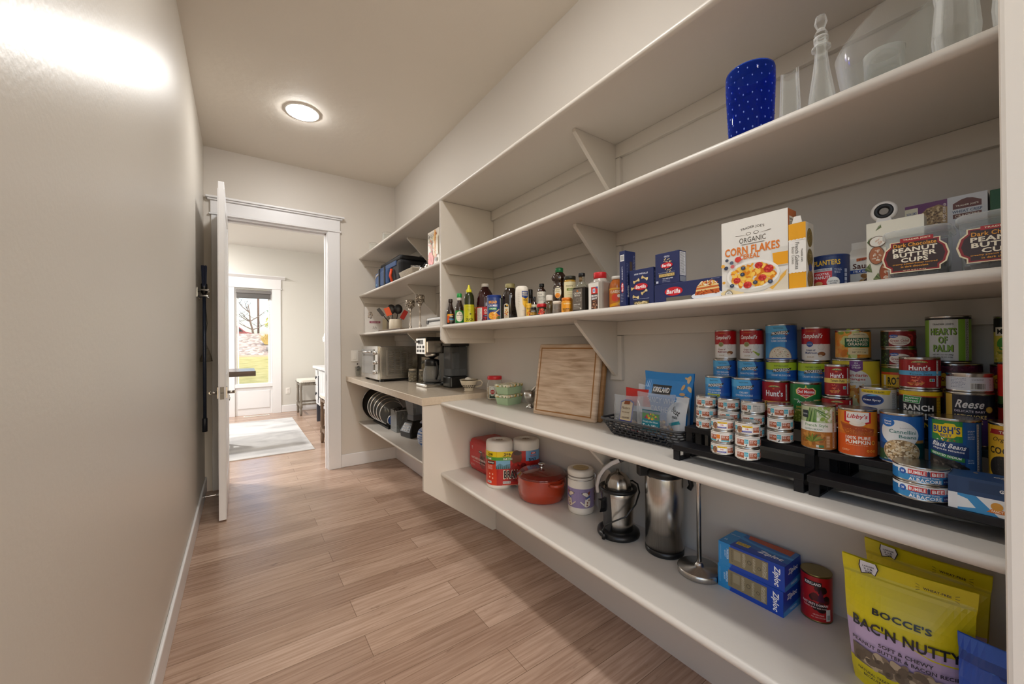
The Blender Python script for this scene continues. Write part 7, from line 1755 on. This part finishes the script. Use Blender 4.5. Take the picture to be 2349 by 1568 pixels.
part('jug_base', MB().cbox(0, 0, .14, .10, .10, .05), M('#5c6066', .3, .2), t, bevel=.006)
m = MB(); lv = fr_(.09, .09, .19) + fr_(.15, .15, .40); m.add(lv, [(i, (i + 1) % 4, 4 + (i + 1) % 4, 4 + i) for i in range(4)]); part('jug', m, film('#c9d2da', .55, .05), t)
part('jug_handle', MB().tube([(-.055, 0, .21), (-.11, 0, .24), (-.13, 0, .33), (-.125, 0, .395)], .012, 8), M('#3a3c42', .3), t)
t = thing('striped_bag', 'crumpled blue and white cloth bag behind the lower divider panel', 'bag', (1.195, 2.88, z), 0)
CLOTH = tex('striped_cloth', [(.35, '#2f5a9a'), (.45, '#dfe4ea'), (.55, '#3a6ab0'), (.65, '#e6e9ee')], (1, 1, 22), 2.2, 3, .8, .3)
m = MB(); m.blob((0, 0, .085), (.07, .08, .088), 18, 12, jit=.12, rnd=random.Random(4)); part('cloth_body', m, CLOTH, t)
m = MB(); m.lathe([(.02, .16), (.016, .175), (.045, .215), (.055, .20)], 14, closed=False); part('tied_neck', m, CLOTH, t)

# ------------------------------------------------------------------ left wall: broom rack, door stop
t = thing('broom_holder', 'small chrome broom holder on the left wall behind the open door', 'holder', (XL, 3.72, 1.66), 0)
part('back_plate', MB().box(0, -.10, -.035, .004, .10, .035), CHROME, t, bevel=.001)
for y in (-.085, -.035, .035, .085):
    for sz in (-1, 1): part('wire_hook', MB().tube([(.004, y, .022 * sz), (.062, y, .022 * sz), (.066, y, .030 * sz)], .0035, 6), CHROME, t)
t = thing('broom', 'dark blue-handled broom hanging head up on the left wall', 'broom', (-.222, 3.72, .62), 0)
part('handle', MB().lathe([(.0001, .08), (.011, .08), (.011, 1.06), (.0001, 1.06)], 14), M('#2a3244', .3, .3), t)
part('grip', MB().lathe([(.0001, 0), (.016, .002), (.016, .10), (.012, .105)], 16), M('#14171f', .5), t)
part('broom_socket', MB().lathe([(.011, 1.03), (.020, 1.05), (.020, 1.11), (.014, 1.12)], 16), BLACKP, t)
m = MB(); r = random.Random(6)
for i in range(90):
    y0 = r.uniform(-.02, .02); y1 = y0 * 2.6 + r.uniform(-.012, .012); x = r.uniform(-.012, .012)
    m.tube([(x, y0, 1.09), (x * 1.4, y1, 1.245)], .0019, 4, caps=False)
part('bristles', m, M('#2c3450', .6), t)
t = thing('hand_duster', 'small grey-brown duster hanging on a string below the broom holder', 'duster', (-.218, 3.835, 1.14), 0)
part('string', MB().tube([(-.005, -.02, .50), (.006, .0, .30), (-.004, .0, .20), (0, 0, .12)], .0022, 5), M('#4a4640', .7), t)
part('duster_head', MB().lathe([(.004, .13), (.012, .11), (.034, .04), (.040, .005), (.0001, 0)], 14), tex('duster_fibre', [(.3, '#5c554a'), (.7, '#8a8274')], (1, 1, 8), 40, 4, .9, .4), t)
t = thing('door_stop', 'thin steel spring door stop on the left baseboard behind the door', 'door stop', (XL + .014, 3.94, .065), 0)
part('spring', MB().lathe([(.009, 0), (.006, .004)] + [(.0048 + .0012 * (k % 2), .006 + k * .0022) for k in range(34)] + [(.0001, .082)], 10, axis='x'), CHROME, t)
part('rubber_tip', MB().lathe([(.006, .08), (.008, .083), (.008, .096), (.0001, .098)], 12, axis='x'), M('#e6e2da', .6), t)
# ------------------------------------------------------------------ the room beyond the doorway
YF = 8.526
ZR = 3.08
GX0, GX1, GZ0, GZ1 = -.052, .455, .572, 2.29
mb = MB()
mb.box(-3.2, YF, 0, -.085, YF + .14, ZR); mb.box(.487, YF, 0, 1.56, YF + .14, ZR); mb.box(-.085, YF, 2.31, .487, YF + .14, ZR)
struct('wall_far', mb, GREYWALL)
struct('wall_far_right', MB().box(1.56, YE + .12, 0, 1.66, YF + .14, ZR), GREYWALL)
mb = MB()
mb.box(-3.3, YE, 0, -3.2, 5.0, ZR); mb.box(-3.3, 8.1, 0, -3.2, YF + .14, ZR); mb.box(-3.3, 5.0, 0, -3.2, 8.1, .25); mb.box(-3.3, 5.0, 2.45, -3.2, 8.1, ZR)
struct('wall_far_left', mb, GREYWALL)
struct('wall_behind', MB().box(-3.2, YE, 0, XL - .1, YE + .12, ZR), GREYWALL)
struct('ceiling_far', MB().box(-3.3, YE + .05, ZR, 1.66, YF + .14, ZR + .12), M('#dedcd8', .7))
board('baseboard_far', .630, YF - .014, 1.56, YF)
board('baseboard_far_right', 1.546, YE + .12, 1.56, YF - .014)
# tall glazed door unit in the far wall
mb = MB()
mb.box(-.085, YF + .02, .0, GX0, YF + .09, 2.31); mb.box(GX1, YF + .02, 0, .487, YF + .09, 2.31)
mb.box(GX0, YF + .02, GZ1, GX1, YF + .09, 2.31); mb.box(GX0, YF + .02, .0, GX1, YF + .09, GZ0 - .03)
mb.box(-.10, YF - .012, .505, .50, YF + .09, GZ0)
w1 = struct('window_1', mb, TRIM, bevel=.004)
part('bottom_panel', MB().box(GX0 + .01, YF + .008, .12, GX1 - .01, YF + .022, .44), TRIM, w1, bevel=.004)
part('glass_pane', MB().box(GX0, YF + .05, GZ0, GX1, YF + .056, GZ1), film('#ffffff', .97, .02), w1)
part('mullion', MB().box(GX0 + .005, YF + .03, GZ0, GX0 + .03, YF + .06, GZ1).box(GX1 - .03, YF + .03, GZ0, GX1 - .005, YF + .06, GZ1), WHITE, w1)
mb = MB()
mb.box(-.226, YF - .02, 0, -.085, YF, 2.316); mb.box(.487, YF - .02, 0, .628, YF, 2.316)
mb.box(-.246, YF - .03, 2.316, .648, YF, 2.334); mb.box(-.232, YF - .022, 2.334, .634, YF, 2.50)
mb.prism([(-.02, 2.50), (0, 2.50), (0, 2.555), (-.095, 2.555), (-.095, 2.54), (-.06, 2.525)], -.30, .70, 'x')
for i in range(len(mb.v) - 12, len(mb.v)):
    x, y, z = mb.v[i]; mb.v[i] = (x, YF + y, z)
struct('trim_3', mb, TRIM, bevel=.003)
bl = thing('roller_blind', 'grey roller blind half rolled at the top of the tall far window', 'blind', (.2, YF, 2.28))
part('valance', MB().box(-.262, -.012, -.058, .272, .02, .0), M('#6f6c6b', .6), bl)
part('fabric', MB().box(-.255, .0, -.15, .265, .012, -.05), M('#5a5857', .75), bl)
part('hem_bar', MB().box(-.255, -.003, -.152, .265, .015, -.138), M('#4f4d4c', .6), bl)
# unseen side window, added to brighten that room
mb = MB()
mb.box(-3.28, 5.0, .25, -3.2, 5.07, 2.45); mb.box(-3.28, 8.03, .25, -3.2, 8.1, 2.45); mb.box(-3.28, 5.07, .25, -3.2, 8.03, .32); mb.box(-3.28, 5.07, 2.38, -3.2, 8.03, 2.45); mb.box(-3.27, 6.5, .32, -3.21, 6.57, 2.38)
w2 = struct('added_window_far', mb, TRIM)
part('glass_pane', MB().box(-3.25, 5.07, .32, -3.244, 8.03, 2.38), film('#ffffff', .97, .02), w2)

LAMP2 = bpy.data.materials.new('added_lamp_diffuser'); LAMP2.use_nodes = True
_b = LAMP2.node_tree.nodes['Principled BSDF']
_b.inputs['Emission Color'].default_value = (1, .97, .93, 1); _b.inputs['Emission Strength'].default_value = LAMP2_STRENGTH
for x, y, s in ((-1.1, 5.4, 'near the pantry side'), (-1.1, 7.4, 'near the side window')):  # lamps out of view, added to brighten the far room
    downlight(x, y, ZR, 'added unseen recessed ceiling light in the far room ' + s, LAMP2, .14)

# rug
RUG = tex('rug_pile', [(.3, '#a9a8a8'), (.5, '#c4c3c3'), (.7, '#d6d5d4')], (1.2, 2.2, 1), 1.6, 9, .95, .3, dist=.8)
tag(part('rug', MB().box(-1.1, 5.245, 0, .735, 7.76, .012), RUG, bevel=.004), 'mottled grey area rug on the wood floor of the far room', 'rug')
# floor vent
t = thing('floor_vent', 'white metal floor register below the tall far window', 'vent', (.233, 8.37, 0))
part('vent_frame', MB().box(-.195, -.045, 0, .195, .045, .006), M('#e6e2da', .4), t, bevel=.002)
m = MB()
for i in range(30): m.box(-.175 + i * .0121, -.03, .0062, -.169 + i * .0121, .03, .0066)
part('vent_slots', m, M('#4a4743', .6), t)
t = thing('wall_outlet', 'white electrical outlet on the far wall right of the tall window', 'outlet', (.738, YF, .40))
part('plate', MB().box(-.036, -.006, -.058, .036, 0, .058), M('#ece9e4', .35), t, bevel=.002)
part('sockets', MB().box(-.016, -.009, .012, .016, -.004, .042).box(-.016, -.009, -.042, .016, -.004, -.012), M('#dedad4', .3), t)

# stools
def turned(r=1.0):
    return [(.016 * r, 0), (.02 * r, .04), (.021 * r, .11), (.016 * r, .125), (.025 * r, .14), (.025 * r, .205), (.016 * r, .22), (.022 * r, .25), (.019 * r, .40), (.016 * r, .475), (.024 * r, .49), (.018 * r, .505), (.022 * r, .52), (.022 * r, .60)]
def stool(x, y, label, wood, seatc, nails=False, w=.40, d=.44, h=.655, z0=0):
    t = thing('counter_stool', label, 'stool', (x, y, z0), 0, 'counter stools in the far room')
    k = (h - .07) / .60
    for sx in (-1, 1):
        for sy in (-1, 1):
            part('leg', MB().lathe([(r, z * k) for r, z in turned(1.05)], 14, (sx * (w / 2 - .03), sy * (d / 2 - .03), 0)), wood, t)
    for sx in (-1, 1): part('stretcher', MB().box(sx * (w / 2 - .03) - .011, -d / 2 + .05, .15, sx * (w / 2 - .03) + .011, d / 2 - .05, .185), wood, t)
    for sy in (-1, 1): part('stretcher', MB().box(-w / 2 + .05, sy * (d / 2 - .03) - .011, .185, w / 2 - .05, sy * (d / 2 - .03) + .011, .215), wood, t)
    part('apron', MB().box(-w / 2 + .012, -d / 2 + .012, h - .115, w / 2 - .012, d / 2 - .012, h - .06), wood, t, bevel=.003)
    def fn(u, v):
        a = 2 * PI * u
        c, s = math.cos(a), math.sin(a)
        q = max(abs(c), abs(s)) ** .75
        rr = 1 if v < .5 else 1 - ((v - .5) / .5) ** 3
        zz = h - .062 + .045 * min(1, v / .5) + (.017 * (1 - rr) if v > .5 else 0)
        return (c / q * (w / 2 + .008) * max(rr, .001), s / q * (d / 2 + .008) * max(rr, .001), zz)
    part('seat_cushion', MB().grid(fn, 40, 12), seatc, t)
    if nails:
        m = MB()
        for i in range(14):
            for sy in (-1, 1): m.blob((-w / 2 + .03 + i * (w - .06) / 13, sy * (d / 2 + .006), h - .058), .005, 6, 4)
            for sx in (-1, 1): m.blob((sx * (w / 2 + .006), -d / 2 + .03 + i * (d - .06) / 13, h - .058), .005, 6, 4)
        part('nailheads', m, M('#3c3630', .3, 1.0), t)
GREYWOOD = tex('grey_wood', [(.3, '#6d6459'), (.7, '#8c8478')], (12, 12, 1), 3, 5, .5)
BROWNWOOD = tex('brown_wood', [(.3, '#6b5340'), (.7, '#86705c')], (12, 12, 1), 3, 5, .5)
LINEN = M('#e3ddd2', .8, bump=.3, bscale=400)
stool(1.09, 8.105, 'grey wooden stool with cream seat in the corner beside the tall window', GREYWOOD, LINEN, True, .47, .50)
stool(1.035, 5.385, 'brown wooden stool with cream seat half hidden by the doorway casing', BROWNWOOD, LINEN, True, .40, .38)
stool(-.33, 5.99, 'brown wooden stool with studded cream seat at the dark table', BROWNWOOD, LINEN, True, .42, .34, .65, .0125)
# dark table
t = thing('pub_table', 'dark brown counter-height table just beyond the open door', 'table', (-.6, 5.85, .0125))
DARK = tex('dark_wood', [(.3, '#2e211b'), (.7, '#46342b')], (2, 14, 14), 3, 5, .25)
part('tabletop', MB().box(-.75, -.36, .895, .747, .36, .955), DARK, t, bevel=.004)
for sx in (-.6, .3): part('pedestal', MB().cbox(sx, 0, 0, .09, .5, .895), DARK, t)
# console cabinet with orchid
t = thing('console_cabinet', 'white distressed console cabinet with dark handles along the right wall', 'cabinet', (1.275, 6.5, 0))
CABW = tex('distressed_white', [(.35, '#c9c9ca'), (.6, '#e2e2e2')], (4, 4, 1), 4, 6, .4)
CX = -.245
part('cabinet_body', MB().box(CX, -.68, .30, .25, .68, .885), CABW, t)
part('cabinet_top', MB().box(CX - .045, -.735, .885, .262, .735, .925), CABW, t, bevel=.008)
LEGM = M('#3b3f4a', .4)
for sy in (-.65, .65):
    for sx in (CX + .03, .22): part('leg', MB().cbox(sx, sy, 0, .05, .05, .30), LEGM, t)
IRON = M('#262a33', .35, .6)
def pull(m, y, z): m.box(CX - .026, y - .03, z, CX - .02, y + .03, z + .02); m.tube([(CX, y - .025, z + .012), (CX - .025, y - .03, z + .0), (CX - .028, y, z - .025), (CX - .025, y + .03, z), (CX, y + .025, z + .012)], .006, 6)
for (ya, yb) in ((.40, .66), (-.66, -.40)):
    for (za, zb) in ((.62, .86), (.36, .60)):
        dr = part('drawer', MB().box(CX - .012, ya, za, CX, yb, zb), CABW, t, bevel=.003)
        mm = MB(); pull(mm, (ya + yb) / 2, (za + zb) / 2); part('drawer_pull', mm, IRON, dr)
for (ya, yb) in ((.01, .38), (-.38, -.01)):
    dr = part('cabinet_door', MB().box(CX - .012, ya, .33, CX, yb, .87), CABW, t, bevel=.003)
    e = yb if ya > 0 else ya
    part('strap_hinge', MB().box(CX - .016, e - .02, .34, CX - .01, e + .02, .40).box(CX - .016, e - .02, .79, CX - .01, e + .02, .85), IRON, dr)
    part('door_bolt', MB().box(CX - .022, e - .055, .40, CX - .012, e - .045, .78), IRON, dr)
t = thing('orchid', 'white orchid in a white pot on the console cabinet', 'plant', (1.245, 6.60, .925))
part('pot', MB().lathe([(.03, 0), (.085, .03), (.105, .10), (.09, .17), (.07, .20), (.06, .195), (.05, .16)], 24), M('#eef2f1', .2), t)
m = MB(); rr = random.Random(5)
flow = []
for k in range(3):
    a = 2.3 + k * .45; pts = []
    for i in range(9):
        s = i / 8
        pts.append((-.02 - .13 * s ** 1.5 * (1.2 - .3 * k), .16 * s ** 1.6 * math.sin(a), .17 + .46 * s - .16 * s ** 3 * (1.2 - .5 * k)))
    m.tube(pts, .005, 6); flow += pts[4:]
part('stem', m, M('#6f7a4f', .5), t)
m = MB()
for p in flow:
    for _ in range(3):
        c = Vector(p) + Vector((rr.uniform(-.05, .03), rr.uniform(-.04, .04), rr.uniform(-.03, .03)))
        for q in range(5):
            a = 2 * PI * q / 5 + rr.random()
            m.blob((c.x + .006, c.y + .02 * math.cos(a), c.z + .02 * math.sin(a)), (.006, .019, .017), 7, 5)
part('flowers', m, M('#f6f5f2', .6), t)
m = MB()
for k in range(5):
    a = k * 1.3
    m.grid(lambda u, v: (math.cos(a) * .16 * u - math.sin(a) * .03 * (v - .5) * math.sin(PI * min(1, u + .1)), math.sin(a) * .16 * u + math.cos(a) * .03 * (v - .5) * math.sin(PI * min(1, u + .1)), .17 + .08 * u - .14 * u * u), 8, 2)
part('leaves', m, M('#4f6b3e', .4), t)

# ------------------------------------------------------------------ outdoors
def hgt(y):
    if y < 9: return -.12
    if y < 18: return -.12 + .96 * ((y - 9) / 9) ** 1.1
    if y < 22: return .84 + 1.0 * (y - 18) / 4
    return 1.84 - .05 * (y - 22)
LAWN = tex('lawn_grass', [(.25, '#8f8b4e'), (.5, '#b3a968'), (.75, '#c9bd84')], (1, 2.5, 1), 3, 8, .9, .5)
def strip(y0, y1, n, off=0.0):
    return MB().grid(lambda u, v: (-14 + 30 * u, y0 + (y1 - y0) * v, hgt(y0 + (y1 - y0) * v) + off + .05 * math.sin(9 * u + 3 * v) * (1 if y0 > 17 else 0)), 40, n)
struct('lawn', strip(8.66, 18, 20), LAWN)
o = part('gravel_bank', strip(18, 26, 20, .02), tex('gravel_stones', [(.0, '#7d6f66'), (.4, '#a8978a'), (.7, '#c4b5a6'), (1, '#dcd3c8')], (1, 1, 1), 9, 2, .9, .8, kind='voronoi'))
tag(o, 'sloping bank of tan gravel behind the lawn outside', 'gravel bank', kind='structure')
m = MB(); m.box(-14, 17.94, .75, 16, 18.06, .90)
struct('kerb', m, M('#b9a897', .8))
def tree(x, y, z, h, label, leafless=True, seed=1, cols=None, name='bare_tree'):
    r = random.Random(seed)
    t = thing(name, label, 'tree', (x, y, z))
    m = MB(); tips = []
    def branch(p, d, ln, rad, lev):
        pts = [p]; q = Vector(p); dd = Vector(d).normalized()
        for i in range(4):
            dd = (dd + Vector((r.uniform(-.22, .22), r.uniform(-.22, .22), r.uniform(-.05, .22)))).normalized()
            q = q + dd * ln / 4; pts.append(q.copy())
        m.tube(pts, [rad * (1 - .18 * i) for i in range(5)], 6 if lev < 2 else 4, caps=False)
        tips.append(q)
        if lev < 4:
            for k in range(3 if lev else 7):
                s = r.uniform(.3, 1.0) if lev else .3 + .1 * k
                pp = pts[min(4, int(s * 4))]
                a = r.uniform(0, 2 * PI)
                nd = Vector((math.cos(a), math.sin(a) * .7, r.uniform(.1, .8)))
                branch(pp, nd, ln * r.uniform(.42, .62), rad * .45, lev + 1)
    branch(Vector((0, 0, 0)), (0, 0, 1), h * .62, h * .022, 0)
    part('trunk', m, tex('bark', [(.3, '#5a4d46'), (.7, '#857368')], (6, 6, 2), 4, 5, .9), t)
    return t, tips
tree(.56, 24, hgt(24) - .1, 2.9, 'leafless grey tree on top of the gravel bank', seed=4)
t, tips = None, None
def leafy(x, y, z, h, w, label, cols, seed, name):
    r = random.Random(seed)
    t = thing(name, label, 'tree' if h > 1.6 else 'shrub', (x, y, z))
    part('trunk', MB().tube([(0, 0, 0), (.03, 0, h * .3), (0, .02, h * .6)], [h * .03, h * .022, h * .012], 7), M('#6a5a4c', .9), t)
    for ci, c in enumerate(cols):
        m = MB()
        for i in range(420):
            th = r.uniform(0, 2 * PI); ph = math.acos(r.uniform(-1, 1)); rad = r.random() ** .4
            p = Vector((w * rad * math.sin(ph) * math.cos(th), w * rad * math.sin(ph) * math.sin(th), h * .62 + h * .4 * rad * math.cos(ph)))
            a = r.uniform(0, PI); b = r.uniform(0, PI); s = r.uniform(.04, .09)
            u = Vector((math.cos(a), math.sin(a) * math.cos(b), math.sin(a) * math.sin(b))); v = u.orthogonal().normalized()
            m.add([p + u * s, p + v * s * .5, p - u * s, p - v * s * .5], [(0, 1, 2, 3)])
        part('foliage', m, M(c, .8), t)
leafy(1.62, 23, hgt(23) - .15, 1.25, .62, 'bright yellow-green shrub at the edge of the tall window view', ['#b8b41e', '#8f9a1c'], 3, 'yellow_shrub')
leafy(1.95, 25, hgt(25) - .2, 2.6, .75, 'mid green tree behind the yellow-green shrub', ['#4f7a3a', '#6f9a4c'], 6, 'green_tree')
leafy(-1.05, 26, hgt(26) - .2, 1.9, .55, 'dark green tree at the left edge of the tall window view', ['#3a5a3c', '#4d6f48'], 8, 'dark_tree')
tag(part('utility_pole', MB().tube([(.86, 27, hgt(27) - .2), (.86, 27, 8)], .055, 10), M('#7b6257', .9)), 'tall thin brown utility pole behind the leafless tree', 'pole')
t = thing('ornamental_grass', 'tuft of straw-coloured ornamental grass on the gravel bank', 'grass tuft', (.98, 19.9, hgt(19.9)))
m = MB(); r = random.Random(2)
for i in range(260):
    a = r.uniform(0, 2 * PI); q = r.uniform(.05, .42); hh = r.uniform(.25, .5)
    x, y = .12 * r.uniform(-1, 1), .12 * r.uniform(-1, 1)
    p0 = Vector((x, y, 0)); p2 = Vector((x + q * math.cos(a), y + q * math.sin(a) * .6, hh)); p1 = (p0 + p2) / 2 + Vector((0, 0, .12))
    n = Vector((.008, 0, 0))
    m.add([p0 - n, p0 + n, p1 + n, p2, p1 - n], [(0, 1, 2, 4), (2, 3, 4)])
part('blades', m, M('#c2ab62', .8), t)
m = MB(); r = random.Random(9); m.blob((0, 0, .08), (.36, .28, .24), 16, 10, jit=.07, rnd=r)
tag(part('boulder', m, tex('rock', [(.3, '#8f8681'), (.7, '#d8d2cb')], (1, 1, 1), 5, 6, .9), loc=(1.23, 18.9, hgt(18.9))), 'pale rounded boulder at the foot of the ornamental grass', 'rock')
t = thing('parked_car', 'distant dark red and white parked car beyond the gravel bank', 'car', (-.85, 29, 1.62))
m = MB(); m.prism([(-1.6, 0), (1.6, 0), (1.65, .35), (1.1, .5), (.7, .85), (-.6, .85), (-1.2, .5), (-1.65, .4)], -.7, .7, 'y'); part('car_body', m, M('#8e3a40', .3), t, bevel=.05)
m = MB(); m.prism([(-1.05, .5), (1.0, .5), (.68, .8), (-.55, .8)], -.715, .715, 'y'); part('car_windows', m, M('#2c3238', .1), t)

# ------------------------------------------------------------------ sky, sun, camera
w = bpy.data.worlds.new('sky'); SC.world = w; w.use_nodes = True
nt = w.node_tree
sk = nt.nodes.new('ShaderNodeTexSky'); sk.sky_type = 'NISHITA'; sk.sun_disc = False
sk.sun_elevation = math.radians(32); sk.sun_rotation = math.radians(180); sk.air_density = 1.0; sk.dust_density = 2.5; sk.ozone_density = 1.0
bg = nt.nodes['Background']; bg.inputs['Strength'].default_value = SKY_STRENGTH
nt.links.new(sk.outputs[0], bg.inputs['Color'])
su = bpy.data.lights.new('sun', 'SUN'); su.energy = SUN_STRENGTH; su.angle = math.radians(1); su.color = (1, .95, .86)
so = bpy.data.objects.new('sun', su); lk(so); so.rotation_euler = (math.radians(46), 0, math.radians(80))

def portal(loc, rot, sx, sy):
    l = bpy.data.lights.new('window_portal', 'AREA'); l.shape = 'RECTANGLE'; l.size = sx; l.size_y = sy; l.cycles.is_portal = True
    o = bpy.data.objects.new('window_portal', l); lk(o); o.location = loc; o.rotation_euler = rot
portal((.2, 8.68, 1.43), (-PI / 2, 0, 0), .52, 1.75)
portal((-3.32, 6.55, 1.35), (0, -PI / 2, 0), 2.2, 3.1)
portal((.32, -1.52, 1.18), (PI / 2, 0, 0), 1.1, 2.35)
portal((XL - .12, -.47, 1.27), (0, -PI / 2, 0), 2.5, 1.7)
cam = bpy.data.cameras.new('camera'); co = bpy.data.objects.new('camera', cam); lk(co)
cam.sensor_width = 36; cam.sensor_fit = 'HORIZONTAL'; cam.lens = 889.533 / 2349 * 36
cam.clip_start = .02; cam.clip_end = 500
r2 = Vector((.8191102, -.57357396, -.00844984)); u2 = Vector((.00469592, -.00802511, .99995677)); fw = Vector((.57361698, .81911447, .00387999))
mtx = Matrix((r2, u2, -fw)).transposed().to_4x4(); mtx.translation = (0, 0, 1.265)
co.matrix_world = mtx
SC.camera = co
SC.view_settings.view_transform = 'Standard'; SC.view_settings.look = 'None'; SC.view_settings.gamma = 1; SC.view_settings.use_curve_mapping = False
SC.view_settings.exposure = EXPOSURE
SC.cycles.max_bounces = 10; SC.cycles.diffuse_bounces = 6; SC.cycles.glossy_bounces = 4; SC.cycles.transmission_bounces = 8; SC.cycles.transparent_max_bounces = 12
SC.cycles.caustics_reflective = False; SC.cycles.caustics_refractive = False
SC.cycles.sample_clamp_indirect = 10
